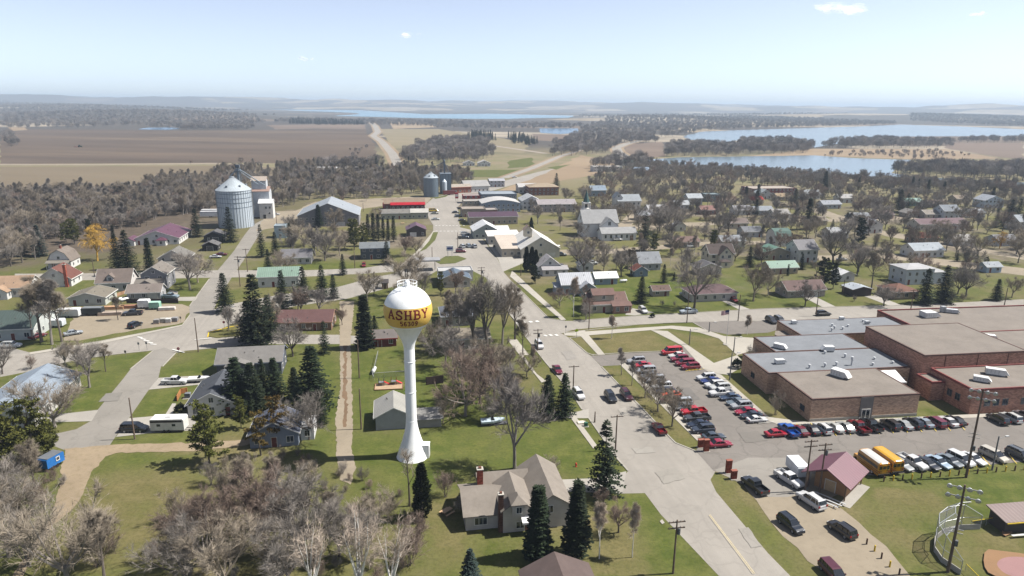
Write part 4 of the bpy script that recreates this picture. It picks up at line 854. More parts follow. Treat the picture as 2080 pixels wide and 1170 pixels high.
house(1554,405,10,9,4,'gy',3,WHT,(196,204,208),'white gabled house below the far brick block','white gabled house')
house(1538,415,9,8,3,'gx',2,(220,214,206),(206,72,66),'house with a bright red roof','bright red-roofed house')
house(1448,410,11,9,5,'flat',0,(116,132,138),(150,166,170),'teal-grey boxy flat-roofed house mid town','teal-grey boxy house')
house(1412,416,10,9,4.6,'gx',2.4,(214,222,228),(210,216,222),'pale house left of the teal-grey boxy house','pale house by the boxy house')
house(1590,408,9,7,3,'gx',2,(204,186,156),(190,168,138),'tan house right of the bright red roof','tan house by the red roof')
house(1650,405,12,9,4,'gx',2.4,WHT,(198,206,214),'white house with pale blue roof past the big spruce','pale blue-roofed white house')
house(1443,436,12,8,3,'gx',2,(158,118,108),(170,132,124),'brown house with a terracotta tone','terracotta brown house')
house(1510,437,11,8,3.2,'gx',2.2,WHT,(190,190,196),'white house under bare trees mid town','mid-town white house')
house(1552,437,12,8,3,'gx',2,(176,182,190),(180,186,194),'grey house mid town among bare trees','mid-town grey house')
house(1720,412,11,8,3.4,'gx',2.2,WHT,(214,212,210),'white house behind the bare trees near the lake','white house near the lake')
house(1690,424,13,8,3,'gx',2,(206,212,220),(192,196,204),'pale blue bungalow among bare trees','pale blue bungalow')
house(1216,399,11,9,4.6,'gx',2.8,(150,168,188),(172,188,204),'blue-grey house left of the church','blue-grey house')
house(1278,427,15,11,6,'gx',3.4,WHT,(190,196,202),'white house with tall left gable past the church','white tall-gabled house',ext=[(-7,1,5,6,8,'gy',3)])
house(1337,438,12,9,3.6,'gx',2.4,WHT,(212,212,214),'white house in the trees right of the church','white house right of the church')
# foreground and nearby houses
house(801,872,7.4,8,3,'gy',1.9,(172,176,178),(196,194,188),'grey shed with pale metal roof beside the water tower','grey shed by the tower',name='shed',cat='shed',metal=True,open=False)
house(872,868,5,4,1.9,'shed',.4,(160,158,152),(186,184,180),'low grey lean-to right of the water tower stem','low grey lean-to',name='shed',cat='shed',open=False)
house(508,764,15,9,3.6,'gx',2.4,(98,102,112),(160,156,152),'wide grey-roofed house with dark walls behind spruces','wide grey-roofed house',ext=[(-2,-2,6,2,3.4,'gy',1.2)])
house(432,846,9.6,13,3,'gy',2.4,WHT,(104,108,116),'white house with a dark slate roof behind the camper','slate-roofed white house')
house(558,908,9,8,2.9,'gy',2.4,(150,160,178),(116,122,140),'blue-grey roofed house behind the rusty pine','blue-grey roofed house',ext=[(6,2,2.6,5,2.6,'flat',0,(232,232,232),(226,226,226))])
house(2,872,13,22,3,'gy',2.6,(214,210,204),(178,188,198),'long house with a pale blue-grey metal roof by the left street','long metal-roofed house',metal=True,porch=None)
house(783,704,6,5,2.6,'gx',1.5,(120,50,46),(150,142,138),'dark red shed behind the water tower','dark red shed',name='shed',cat='shed')
house(930,662,9.5,10,3,'hip',2.4,(186,182,178),(150,156,168),'grey hip-roofed house among bare trees right of the tower ball','grey hip-roofed house')
house(950,706,12,8,2.7,'gx',1.6,(196,186,166),(176,166,150),'low beige house behind the bare trees','low beige house')
house(925,584,11,8,3.2,'gy',2.2,(206,198,190),(120,136,154),'former filling station with a blue-grey roof','blue-grey filling station',name='station_building',cat='building',ext=[(1,8.4,13,7,4,'flat',0,(214,210,206),(228,228,228))])

for a in ((1530,482,10,8,3,'gx',2,(196,198,202),(150,152,158),'grey house with a dark grey roof left of the gambrel house','dark-roofed grey house'),(1588,444,10,8,3,'gx',2.2,WHT,(200,196,192),'white cottage among bare trees above the gambrel house','white cottage above the gambrel house'),(1662,458,11,8,2.8,'gx',1.9,(206,192,168),(168,156,142),'beige bungalow on the sandy street mid town','beige sandy-street bungalow'),
  (1705,484,10,8,3,'gx',2,WHT,(206,208,212),'white house with pale roof beside the dark spreading pine','white house by the dark pine'),(1750,452,11,8,3,'gx',2.2,(180,184,188),(172,176,182),'mid grey house above the dark spreading pine','mid grey house'),(1776,474,9,8,4.6,'gy',2.6,WHT,(170,172,178),'tall narrow white house left of the rusty red roof','narrow white house'),
  (1955,412,10,8,3,'gx',2,(210,196,170),(176,160,142),'beige house at the far right near the shore','beige shore house'),(1985,442,11,8,3,'gx',2.2,WHT,(196,200,206),'white house right of the blue-grey-roofed house','white house past the blue-grey roof'),(2046,500,11,8,3,'gx',2,(190,194,198),(164,166,172),'grey house near the right edge above the blue shed','grey right-edge house'),(1960,500,10,8,3,'gx',2,WHT,(210,206,202),'white house right of the wide pale roof','white house right of the wide roof'),
  (1482,415,10,8,3,'gx',2.2,(196,176,150),(156,138,124),'tan house right of the teal-grey boxy house','tan house by the boxy house'),(1500,464,11,8,3,'gx',2,(216,206,190),(150,136,130),'cream bungalow with a brown roof mid town','cream mid-town bungalow'),(1312,448,9,8,3.2,'gx',2.2,WHT,(186,188,194),'white cottage by the sandy lane past the church','white cottage past the church'),(1385,425,10,8,3,'gx',2.2,(200,206,214),(206,210,214),'pale blue cottage left of the terracotta house','pale blue cottage')):
    house(*a)
# ------------------------------------------------------------------ vehicles: body lofted from side sections, front towards +x
def loft(m,secs,mi=0,cap=True):
    """secs: list of (x,[(y,z)...]) rings for one half, mirrored"""
    rings=[]
    for x,half in secs:
        pts=[(x,-y,z) for y,z in half]+[(x,y,z) for y,z in reversed(half)]
        i=len(m.v); m.v+=pts; rings.append((i,len(pts)))
    for (a,n),(b,_) in zip(rings,rings[1:]):
        for k in range(n):
            l=(k+1)%n; m.f.append((a+k,a+l,b+l,b+k)); m.m.append(mi)
    if cap:
        for (a,n),rv in ((rings[0],1),(rings[-1],0)):
            idx=[a+k for k in range(n)]; m.f.append(tuple(idx[::-1] if rv else idx)); m.m.append(mi)
SPEC={ # length,width, body (x,belt z,half width factor), cabin base/roof stations, roof height
 'sedan':dict(L=4.8,W=1.8,hood=.78,belt=.92,tail=.95,roof=1.43,cab=(-1.75,1.0),top=(-1.0,.25),wb=(1.42,-1.38),wr=.33),
 'coupe':dict(L=4.4,W=1.75,hood=.74,belt=.86,tail=.88,roof=1.32,cab=(-1.7,.9),top=(-.85,.15),wb=(1.3,-1.3),wr=.32),
 'suv':dict(L=4.75,W=1.88,hood=1.0,belt=1.1,tail=1.12,roof=1.74,cab=(-2.3,1.1),top=(-2.05,.45),wb=(1.42,-1.4),wr=.37),
 'minivan':dict(L=5.0,W=1.95,hood=.96,belt=1.06,tail=1.1,roof=1.75,cab=(-2.42,1.55),top=(-2.2,.6),wb=(1.5,-1.5),wr=.35),
 'pickup':dict(L=5.7,W=2.0,hood=1.12,belt=1.22,tail=1.2,roof=1.88,cab=(-.9,1.25),top=(-.7,.65),wb=(1.85,-1.75),wr=.40),
 'van':dict(L=5.6,W=2.05,hood=1.15,belt=1.2,tail=1.3,roof=2.15,cab=(-2.72,2.0),top=(-2.65,1.2),wb=(1.75,-1.75),wr=.37)}
CARM={}
def car_meshes(kind):
    if kind in CARM: return CARM[kind]
    s=SPEC[kind]; h=s['L']/2; w=s['W']/2; c0,c1=s['cab']; t0,t1=s['top']; bl=s['belt']; m=MB()
    def ring(x,z,k=1.0,z0=.26): return (x,[(w*.82*k,z0),(w*.98*k,z0+.14),(w*k,.62),(w*.96*k,max(.66,z-.1)),(w*.86*k,z)])
    zs=[ring(-h,s['tail']*.84,.9,.36),ring(-h+.12,s['tail']*.97,.96),ring(-h+.5,s['tail'])]
    if kind!='pickup': zs+=[ring(c0,bl)]
    zs+=[ring(0,bl)] if kind!='pickup' else [ring(c0,bl)]
    zs+=[ring(c1,bl),ring(c1+.25,s['hood']+.03),ring(h-.45,s['hood']-.04,.97),ring(h-.1,s['hood']-.16,.9),ring(h,s['hood']*.72,.84,.34)]
    if kind=='pickup':
        zs=[ring(c0-.02,bl)]+[z for z in zs if z[0]>c0]
        loft(m,zs)
        m.box(-h,-w*.97,.42,c0-.02,w*.97,.72); m.box(-h+.05,-w*.97,.72,c0-.02,-w*.86,1.2); m.box(-h+.05,w*.86,.72,c0-.02,w*.97,1.2); m.box(-h,-w*.97,.72,-h+.09,w*.97,1.18)
        m.box(-h-.1,-w*.9,.42,-h,w*.9,.6,1)
    else: loft(m,zs); m.box(-h-.06,-w*.85,.4,-h,w*.85,.6,0)
    m.box(h-.05,-w*.8,.38,h+.06,w*.8,.56,1 if kind=='pickup' else 0)
    wt=w*.74; rf=s['roof']
    # roof panel and pillars
    m.prism([(t0-.05,rf-.04),(t0+.25,rf),(t1-.25,rf),(t1+.02,rf-.05)],'y',-wt,wt)
    def pil(x0,x1,b):
        for sg in (-1,1):
            m.face([(x0-b,sg*w*.87,bl-.02),(x0+b,sg*w*.87,bl-.02),(x1+b,sg*(wt+.01),rf-.04),(x1-b,sg*(wt+.01),rf-.04)])
            m.face([(x0-b,sg*w*.81,bl-.02),(x0+b,sg*w*.81,bl-.02),(x1+b,sg*(wt-.05),rf-.04),(x1-b,sg*(wt-.05),rf-.04)])
    pil(c1-.06,t1-.02,.05); pil(c0+.1,t0+.05,.1)
    mid=(c0+c1)/2; pil(mid,(t0+t1)/2+.05,.045)
    if kind in('suv','minivan','van'): pil((c0+mid)/2-.2,(t0+(t0+t1)/2)/2-.1,.06)
    m.box(c1-.55,-w-.16,bl-.02,c1-.38,-w+.02,bl+.13); m.box(c1-.55,w-.02,bl-.02,c1-.38,w+.16,bl+.13)
    if kind in('suv',): m.box(t0+.2,-wt*.9,rf,t1-.4,-wt*.82,rf+.07,1); m.box(t0+.2,wt*.82,rf,t1-.4,wt*.9,rf+.07,1)
    body=m.mesh('car_body',[paint((128,128,128)),plain((60,60,64),.5)])
    g=MB(); loft(g,[(c0,[(w*.84,bl-.03),(w*.84,bl-.01)]),(c0+.02,[(w*.84,bl-.03),(w*.84,bl)]),(t0,[(w*.83,bl-.03),(wt-.02,rf-.06)]),(t1,[(w*.83,bl-.03),(wt-.02,rf-.07)]),(c1,[(w*.84,bl-.03),(w*.84,bl)])])
    glass=g.mesh('windows',[car_glass()])
    wr=s['wr']; tm=MB(); tm.tube((0,-.11,0),(0,.11,0),wr,wr,14); tyre=tm.mesh('wheel',[plain((38,38,40),.9)])
    rm=MB(); rm.tube((0,-.125,0),(0,.125,0),wr*.62,wr*.62,10); rim=rm.mesh('rim',[plain((176,178,182),.35,metal=.6)])
    hl=MB().box(-.04,-.2,-.09,.05,.2,.09).mesh('headlight',[plain((226,228,230),.15)]); tl=MB().box(-.05,-.15,-.14,.04,.15,.14).mesh('tail_light',[plain((150,24,24),.2)])
    CARM[kind]=(body,glass,tyre,rim,hl,tl); return CARM[kind]
CARS=[]
CN={'sedan':'sedan','coupe':'coupe','suv':'suv','minivan':'minivan','pickup':'pickup truck','van':'passenger van'}
def car(kind,px,py,ang,col,label,group=None,scale=1.0,small=False):
    """px,py: ground point under the middle; ang: heading of the nose in degrees from +x"""
    s=SPEC[kind]; x,y=G(px,py); b,g,ty,ri,hl,tl=car_meshes(kind)
    o=thing(CN[kind].replace(' ','_'),label,'car' if kind not in('pickup','van','minivan') else {'pickup':'pickup','van':'van','minivan':'van'}[kind],(x,y,.06),R(ang),group); o.scale=(scale,)*3
    link('body',b,o,mats=[paint(col),None]); link('windows',g,o)
    h=s['L']/2;w=s['W']/2
    for wx in s['wb']:
        for sg in (-1,1):
            t=link('wheel',ty,o,(wx,sg*(w-.12),s['wr']))
            if not small: link('rim',ri,t)
    if not small:
        for sg in (-1,1): link('headlight',hl,o,(h-.12,sg*w*.62,s['hood']-.24)); link('tail_light',tl,o,(-h+.02,sg*w*.78,s['tail']-.2))
    CARS.append((px,py)); FOOT.append((x,y,3)); return o
BLK=(34,34,38);DGR=(70,72,76);SIL=(186,188,192);WHI=(236,236,236);RED=(178,24,34);MAR=(110,28,38);BLU=(36,84,160);NAV=(36,46,68);GRY=(120,124,128);TAN=(170,158,138)
E1=-79; E2=10
# by the roadside and on the main street
car('suv',1095,705,E1,WHI,'white suv parked on the left kerb just below the crossing')
car('sedan',1132,755,E1,(124,24,52),'wine red sedan parked alone on the left kerb of the main street')
car('suv',1175,806,E1+4,WHI,'white suv parked on the left kerb beside the two spruces')
car('suv',1240,812,E1,(30,34,42),'black suv driving up the middle of the main street')
car('suv',1272,808,E1,(92,30,44),'maroon suv at the right kerb beside the black one')
car('pickup',1338,876,101,(140,22,34),'dark red pickup at the right kerb of the main street',scale=.85)
car('suv',1306,634,E1,WHI,'white suv on the drive of the tan corner house')
car('pickup',1398,637,190,(186,196,204),'silver blue pickup at the roadside lawn of the ranch house')
car('suv',1490,612,E1,(150,30,36),'red car on the drive of the purple-roofed ranch',scale=.9)
# lot, west row (noses to the road) from far to near
row=[('suv',1292,738,SIL,'silver suv heading the west row of the school lot'),('sedan',1304,746,(200,40,58),'bright red sedan second in the west row of the lot'),('minivan',1312,757,SIL,'silver minivan in the west row just after the red sedan'),('sedan',1320,768,GRY,'grey sedan behind the first bare lot tree in the west row'),
 ('suv',1330,776,SIL,'silver suv in the middle of the west row beside grey sedans'),('sedan',1342,783,DGR,'dark grey sedan in the west row before the white suv'),('suv',1344,790,WHI,'white suv in the west row just above the orange coupe'),('sedan',1352,799,NAV,'navy sedan in the west row between the white suv and orange coupe'),('coupe',1364,806,(232,92,30),'orange coupe in the west row of the school lot'),
 ('sedan',1362,817,MAR,'maroon sedan below the orange coupe in the west row'),('suv',1384,823,(206,212,218),'pale silver suv in the west row above the red pickup'),('sedan',1390,832,GRY,'mid grey sedan just above the red pickup in the west row')]
for k,px,py,c,lb in row: car(k,px,py,E2+180,c,lb,'cars parked in the west row of the school lot')
for k,px,py,c,lb in (('pickup',1408,842,(206,30,44),'bright red pickup in the west row of the lot'),('pickup',1415,855,DGR,'dark grey pickup below the bright red pickup in the west row'),('sedan',1418,867,NAV,'dark navy sedan below the dark grey pickup'),('suv',1427,878,(62,70,86),'slate blue suv second above the gap in the west row'),
  ('sedan',1449,892,(70,80,92),'dark slate sedan just above the crimson one near the brick pillars'),('sedan',1462,907,(166,24,58),'crimson sedan last in the west row beside the brick pillars')):
    car(k,px,py,E2 if k in('sedan',) and px>1440 else E2+180,c,lb,'cars parked in the west row of the school lot')
# lot, east row by the diagonal walk
for k,px,py,c,lb in (('van',1364,720,(222,24,40),'bright red passenger van at the top of the lot by the lawn'),('sedan',1376,726,WHI,'white sedan beside the red passenger van'),('suv',1380,734,(148,24,52),'crimson suv first below the white sedan by the walk'),('minivan',1391,742,(150,24,50),'crimson minivan in the middle of the three red cars by the walk'),('suv',1402,750,(152,22,46),'crimson suv lowest of the three red cars by the walk'),
  ('suv',1434,772,WHI,'white suv first in the lower east row of the lot'),('sedan',1443,778,(40,60,130),'royal blue sedan in the east row between white suvs'),('suv',1451,787,WHI,'white suv just below the royal blue sedan'),('suv',1462,793,(224,226,226),'off-white suv above the white pickup in the east row'),('pickup',1464,804,WHI,'white pickup in the east row of the lot'),('sedan',1483,812,(64,82,110),'steel blue sedan below the white pickup in the east row'),
  ('sedan',1497,822,(120,132,142),'blue-grey sedan above the silver suv in the east row'),('suv',1505,830,SIL,'silver suv above the red sedan in the east row'),('sedan',1515,841,(176,28,60),'raspberry red sedan in the east row'),('sedan',1526,849,(46,54,66),'charcoal sedan in the east row above the white coupe'),('coupe',1537,857,WHI,'white coupe last in the east row of the lot')):
    car(k,px,py,E2+180 if c!=WHI or k!='coupe' else E2,c,lb,'cars parked in the east row of the school lot')
# row by the school wall
for k,px,py,c,lb in (('sedan',1577,886,(190,24,48),'red sedan turning out at the left end of the school wall row'),('pickup',1601,880,(30,96,190),'bright blue pickup in the school wall row'),('sedan',1624,879,(120,24,40),'dark red sedan right of the bright blue pickup'),('sedan',1647,877,(54,58,66),'charcoal sedan fourth in the school wall row'),('suv',1670,876,WHI,'white suv in the school wall row'),('sedan',1695,873,(206,208,204),'pale silver sedan right of the white suv by the school wall'),('sedan',1717,872,(168,172,172),'mid silver sedan left of the dark red pickup'),
  ('pickup',1743,873,(128,20,32),'dark red pickup before the school door'),('pickup',1768,869,BLK,'black pickup beside the dark red one at the school door'),('suv',1808,868,(58,52,50),'dark brown suv right of the gap in the school wall row'),('sedan',1833,867,(186,190,192),'silver sedan beside the dark brown suv'),('suv',1854,865,(40,44,52),'black suv fourth from the right by the school wall'),('sedan',1875,863,(160,172,184),'pale blue-grey sedan left of the maroon minivan'),('minivan',1899,863,(124,24,50),'maroon minivan in the school wall row'),('sedan',1924,861,WHI,'white sedan right of the maroon minivan'),('sedan',1940,859,(36,38,42),'black sedan at the right end of the school wall row'),
  ('suv',2026,857,(58,58,60),'dark grey suv beyond the tall floodlight pole'),('suv',2052,854,(224,224,222),'white suv next to the dark grey one at the right'),('suv',2080,850,(130,120,124),'taupe suv cut by the right edge by the school')):
    car(k,px,py,E2 if px<1580 else (101 if k in('suv','minivan') else 101),c,lb,'cars parked by the school wall')
# row by the playing field, noses to the field
for k,px,py,c,lb in (('sedan',1828,948,(176,180,182),'silver sedan right of the school buses'),('pickup',1852,945,(232,232,232),'white pickup in the field-side row'),('sedan',1882,947,(38,40,46),'black sedan beside the white pickup in the field-side row'),('sedan',1905,944,(176,196,214),'pale blue sedan in the field-side row'),('sedan',1928,941,(128,136,142),'grey sedan left of the white minivan in the field-side row'),('minivan',1950,939,WHI,'white minivan in the field-side row behind the floodlight pole'),('sedan',1975,937,WHI,'white sedan right of the floodlight pole'),('minivan',2017,931,(214,206,190),'cream minivan alone in the field-side row'),('suv',2070,930,(96,100,104),'dark grey suv last at the right end of the field-side row')):
    car(k,px,py,-68 if px>1800 else E1,c,lb,'cars parked facing the playing field')
# gravel lot
car('pickup',1532,993,E1+198-10,(34,36,42),'black pickup with a loaded bed on the verge by the brick pillars')
car('pickup',1602,980,-66,WHI,'white pickup in front of the box trailer')
car('suv',1646,1024,112,WHI,'large white suv beside the aluminium bleachers',scale=1.12)
car('suv',1605,1072,-70,(30,36,48),'black suv in the gravel lot nearest the road')
car('suv',1709,1083,112,(38,36,38),'black suv with a sunroof in the gravel lot near the posts')
car('minivan',1692,1172,-80,(96,40,54),'maroon minivan cut by the bottom edge')
# left part
car('minivan',274,876,E2-8,(30,34,40),'black minivan on the drive beside the white camper',scale=1.05)
car('pickup',356,780,E2-6,WHI,'white pickup on the drive of the slate-roofed house')
car('suv',275,664,80,(34,40,54),'dark blue suv in the sand yard')
car('pickup',270,640,E2+182,(62,68,78),'dark grey pickup with trailer by the lumber piles')
car('pickup',346,606,E2-10,(150,168,178),'silver-blue pickup beside the grey garage')
car('sedan',438,524,E2,(228,228,228),'white car on the drive near the left street',small=True)
car('sedan',450,519,E2,(110,26,40),'dark red car behind the white one near the left street',small=True)
car('sedan',78,686,E2+60,(120,30,44),'maroon car under the tall bare trees at the yard')
car('sedan',149,680,E2+30,(170,176,180),'silver car at the sand yard edge')
car('suv',739,541,E1,(150,26,40),'red suv on the drive of the slate blue house',scale=.85)
# main street
for k,px,py,a,c,lb in (('pickup',941,485,E2,(64,72,80),'dark pickup parked in the upper shop lot'),('suv',945,477,E2,(222,224,226),'white suv parked above the dark pickup in the shop lot'),('suv',939,503,110,(206,210,214),'silver suv first of three in the lower shop lot'),('suv',951,502,110,(160,172,184),'grey-blue suv in the middle of three in the lower shop lot'),('suv',963,503,110,(196,198,202),'silver suv last of three in the lower shop lot'),('suv',936,513,E2,(126,30,40),'red-brown suv at the corner of the main street'),
  ('suv',1010,494,E2,(70,72,76),'dark suv beside the low white-roofed building'),('pickup',1014,503,E2,(54,50,48),'dark pickup beside the cream hall'),('sedan',926,433,E2,(48,50,52),'black car nearest the top of the shop parking'),('sedan',931,441,E2,(70,80,76),'green-grey car on the right kerb by the shops'),('sedan',939,449,E2,(92,84,74),'brown car on the right kerb by the shops'),('sedan',883,435,E2,(150,152,140),'olive car on the left kerb by the red canopy store'),('sedan',885,447,E2,(206,210,206),'white car on the left kerb across from the shops'),('van',880,430,E2,(232,196,60),'yellow and white van on the left kerb'),
  ('sedan',1142,543,E2,(140,30,44),'red car behind the small white house'),('suv',1196,524,E2,(222,226,230),'white car under bare trees by the small white garage'),('suv',1203,537,E2,(216,220,222),'white car beside the small white garage'),('suv',1140,520,E2,(80,84,88),'dark van by the cream hall'),('suv',1234,488,E2,(220,222,222),'white car in front of the church wing'),('suv',1254,489,E2,(214,214,212),'pale car at the right end of the church wing'),('suv',1403,503,E2,(210,214,218),'silver pickup behind the white birches'),
  ('suv',1566,655,E1,(46,48,54),'black car parked left of the school annex'),('suv',1583,654,E1,(120,122,126),'grey car parked beside the black one left of the school annex'),('suv',1672,641,E2,(70,74,82),'dark car on the cross street behind the school annex'),('sedan',1710,529,E2,(206,210,212),'white car in the trees by the sandy street'),('sedan',1045,361,20,(226,226,226),'white car by the highway beyond the shops'),('sedan',560,437,E2,(232,232,232),'white car beside the grain elevator')):
    car(k,px,py,a,c,lb,small=True)
# ------------------------------------------------------------------ school buses
def bus(px,py,roofc,label):
    x,y=G(px,py); o=thing('school_bus',label,'bus',(x,y,.06),R(E1-180),'school buses beside the park shelter'); Y=(236,168,26)
    L=7.2;w=1.2; m=MB(); sec=lambda xx,z,k=1:(xx,[(w*.97*k,.5),(w*k,.8),(w*k,z-.5),(w*.86*k,z-.12),(w*.5*k,z)])
    loft(m,[sec(-L/2,2.85,.97),sec(-L/2+.2,2.95),sec(L/2-1.6,2.95),sec(L/2-1.45,2.7,.97)]); loft(m,[(L/2-1.5,[(w*.85,.5),(w*.85,1.5)]),(L/2-.2,[(w*.78,.5),(w*.74,1.35)]),(L/2,[(w*.7,.55),(w*.66,1.1)])])
    for z in (1.0,1.35): m.box(-L/2-.02,-w-.025,z,L/2-1.6,w+.025,z+.07,1)
    m.box(-L/2-.15,-w*.95,.5,-L/2,w*.95,.8,1)
    m.obj('body',[paint(Y),plain((36,34,30))],o)
    r=MB(); loft(r,[(-L/2+.25,[(w*.88,2.86),(w*.5,2.99)]),(L/2-1.8,[(w*.88,2.86),(w*.5,2.99)])]); r.obj('roof',paint(roofc),o)
    g=MB().box(-.36,-.02,-.3,.36,.02,.3).mesh('window',[car_glass()])
    for k in range(7):
        for sg in (-1,1): link('window',g,o,(-L/2+.65+k*.76,sg*(w+.012),2.02))
    e=MB(); e.box(-L/2-.03,-.42,.95,-L/2+.02,.42,2.5,0); e.box(-L/2-.05,-.34,1.75,-L/2,.34,2.35,1); e.obj('rear_door',[paint(Y),car_glass()],o)
    for sg in (-1,1):
        link('window',MB().box(-.02,-.26,-.35,.02,.26,.35).mesh('window',[car_glass()]),o,(-L/2-.015,sg*.76,2.02))
        q=MB(); q.tube((-L/2-.06,sg*.9,2.62),(-L/2+.02,sg*.9,2.62),.13,.13,10); q.obj('tail_light',plain((170,24,20)),o)
        q=MB(); q.tube((-L/2-.05,sg*.95,1.2),(-L/2+.02,sg*.95,1.2),.1,.1,8); q.obj('tail_light',plain((170,24,20)),o)
    tm=MB(); tm.tube((0,-.13,0),(0,.13,0),.48,.48,14); tm=tm.mesh('wheel',[plain((38,38,40),.9)])
    rm=MB(); rm.tube((0,-.15,0),(0,.15,0),.26,.26,10); rm=rm.mesh('rim',[plain((210,206,200))])
    for wx in (-L/2+1.6,L/2-.9):
        for sg in (-1,1): link('rim',rm,link('wheel',tm,o,(wx,sg*(w-.14),.48)))
bus(1766,951,(236,232,226),'yellow school bus with a white roof beside the park shelter')
bus(1794,946,(240,184,40),'all-yellow school bus right of the white-roofed one')
# ------------------------------------------------------------------ water tower
def water_tower():
    x,y=G(838,926); o=thing('water_tower','white ball water tower with a gold band reading ASHBY 56309','water tower',(x,y,0),0); FOOT.append((x,y,4)); ref('water tower',838,926)
    WP=NT('tower_paint'); f=WP.noise(.5,4,.6); mp=WP.n('ShaderNodeMapping'); mp.inputs['Scale'].default_value=(1.5,1.5,.12); WP.l(WP.pos(),mp.inputs['Vector']); f2=WP.noise(1,3,.6,mp.outputs[0])
    WP.done(WP.mix(WP.math('MULTIPLY',WP.ramp(f2,.5,.8),.35),WP.mix(WP.ramp(f,.3,.7),rgb(226,228,230,.88),rgb(238,238,236,.88)),rgb(196,196,190,.8)),.38,spec=.4); wp=WP.m
    Rr=4.35;zc=29.15; m=MB(); m.lathe([(3.02,0),(2.95,.05),(2.62,1.2),(2.25,2.2),(1.78,3.6),(1.4,5),(1.14,6.3),(1.03,7.3),(1.02,7.5)],40); m.obj('base_bell',wp,o,True)
    m=MB(); m.lathe([(1.0,7.3),(.98,21.8)],36); m.obj('stem',wp,o,True)
    m=MB(); 
    for z in (7.4,13.2,19.2): m.lathe([(1.0,z),(1.045,z+.02),(1.045,z+.12),(1.0,z+.14)],36)
    m.obj('weld_ring',wp,o,True)
    e0=-.93
    pr=[(.98,21.8),(1.1,22.6),(1.4,23.5),(1.95,24.5)]+[(Rr*math.cos(e),zc+Rr*math.sin(e)) for e in [ -.93+k*(.93+1.50)/28 for k in range(29)]]
    # lower cone meets the ball, then the ball to the crown
    m=MB(); m.lathe(pr+[(0.02,zc+Rr)],64); m.obj('ball_tank',wp,o,True)
    BM=NT('gold_band'); f=BM.noise(.4,4); BM.done(BM.mix(BM.ramp(f,.3,.7),rgb(216,176,80,.72),rgb(224,186,92,.72)),.45,spec=.4)
    el=lambda t:math.asin(t/Rr)
    a0,a1=el(26.75-zc),el(30.4-zc); q=Rr+.012; m=MB(); m.lathe([(q*math.cos(a0+(a1-a0)*k/14),zc+q*math.sin(a0+(a1-a0)*k/14)) for k in range(15)],72); m.obj('gold_band',BM.m,o,True)
    # lettering laid on the band facing the camera
    Lt={'A':[([(0,0),(.5,1),(1,0)],1),([(.22,.36),(.78,.36)],.6),([(-.12,0),(.2,0)],.6),([(.72,0),(1.15,0)],.6)],
        'S':[([(.95,.74),(.86,.93),(.6,1),(.3,.97),(.12,.82),(.18,.62),(.5,.5),(.82,.38),(.9,.2),(.74,.04),(.42,0),(.15,.06),(.05,.27)],1)],
        'H':[([(.14,0),(.14,1)],1),([(.86,0),(.86,1)],1),([(.14,.5),(.86,.5)],.7),([(-.06,0),(.34,0)],.6),([(-.06,1),(.34,1)],.6),([(.66,0),(1.06,0)],.6),([(.66,1),(1.06,1)],.6)],
        'B':[([(.18,0),(.18,1)],1),([(-.02,1),(.6,1),(.82,.88),(.82,.64),(.6,.53),(.2,.53)],.8),([(.6,.53),(.92,.42),(.94,.14),(.68,0),(-.02,0)],.85)],
        'Y':[([(.04,1),(.5,.46)],1),([(.98,1),(.5,.46)],.8),([(.5,.48),(.5,0)],1),([(-.12,1),(.24,1)],.6),([(.76,1),(1.14,1)],.6),([(.3,0),(.7,0)],.6)],
        '5':[([(.9,1),(.22,1),(.16,.56),(.5,.63),(.85,.5),(.9,.24),(.68,.02),(.35,0),(.1,.14)],.9)],'6':[([(.82,.94),(.5,1),(.2,.75),(.12,.35),(.3,.04),(.6,0),(.86,.16),(.86,.42),(.6,.58),(.3,.52),(.14,.36)],.9)],
        '3':[([(.12,.88),(.4,1),(.75,.95),(.82,.74),(.6,.54),(.4,.53)],.9),([(.6,.54),(.9,.38),(.84,.1),(.5,0),(.12,.1)],.9)],'0':[([(.5,0),(.82,.2),(.88,.5),(.82,.8),(.5,1),(.18,.8),(.12,.5),(.18,.2),(.5,0)],.9)],'9':[([(.18,.06),(.5,0),(.8,.25),(.88,.65),(.7,.96),(.4,1),(.14,.84),(.14,.58),(.4,.42),(.7,.48),(.86,.64)],.9)]}
    th0=math.atan2(-y,-x)      # towards the camera on plan
    def onball(u,v,r): a=th0+u/Rr; e=math.asin(max(-1,min(1,(v-zc)/Rr))); return (r*math.cos(e)*math.cos(a),r*math.cos(e)*math.sin(a),zc+r*math.sin(e))
    def write(txt,uc,vb,cw,chh,gap,st,name):
        m=MB(); n=len(txt); W=n*cw+(n-1)*gap
        for i,c in enumerate(txt):
            u0=uc-W/2+i*(cw+gap)
            for line,k in Lt[c]:
                s_=st*k
                pts=[(u0+p*cw,vb+q*chh) for p,q in line]
                for a,b in zip(pts,pts[1:]):
                    A=Vector(a);B=Vector(b);d=(B-A).normalized();nn=Vector((-d.y,d.x))*s_/2;ex=d*s_*.3; steps=3
                    for t in range(steps):
                        p=A-ex+(B-A+2*ex)*(t/steps);q=A-ex+(B-A+2*ex)*((t+1)/steps)
                        f=[onball(*(p-nn),Rr+.03),onball(*(q-nn),Rr+.03),onball(*(q+nn),Rr+.03),onball(*(p+nn),Rr+.03)]; k0=[onball(*(p-nn),Rr+.005),onball(*(q-nn),Rr+.005),onball(*(q+nn),Rr+.005),onball(*(p+nn),Rr+.005)]
                        m.face(f)
                        for j in range(4): m.face([k0[j],k0[(j+1)%4],f[(j+1)%4],f[j]])
        m.obj(name,plain((118,24,30),.5,.08),o)
    write('ASHBY',0,28.55,1.15,1.5,.46,.31,'town_name'); write('56309',.12,27.3,.5,.8,.19,.18,'postcode_number')
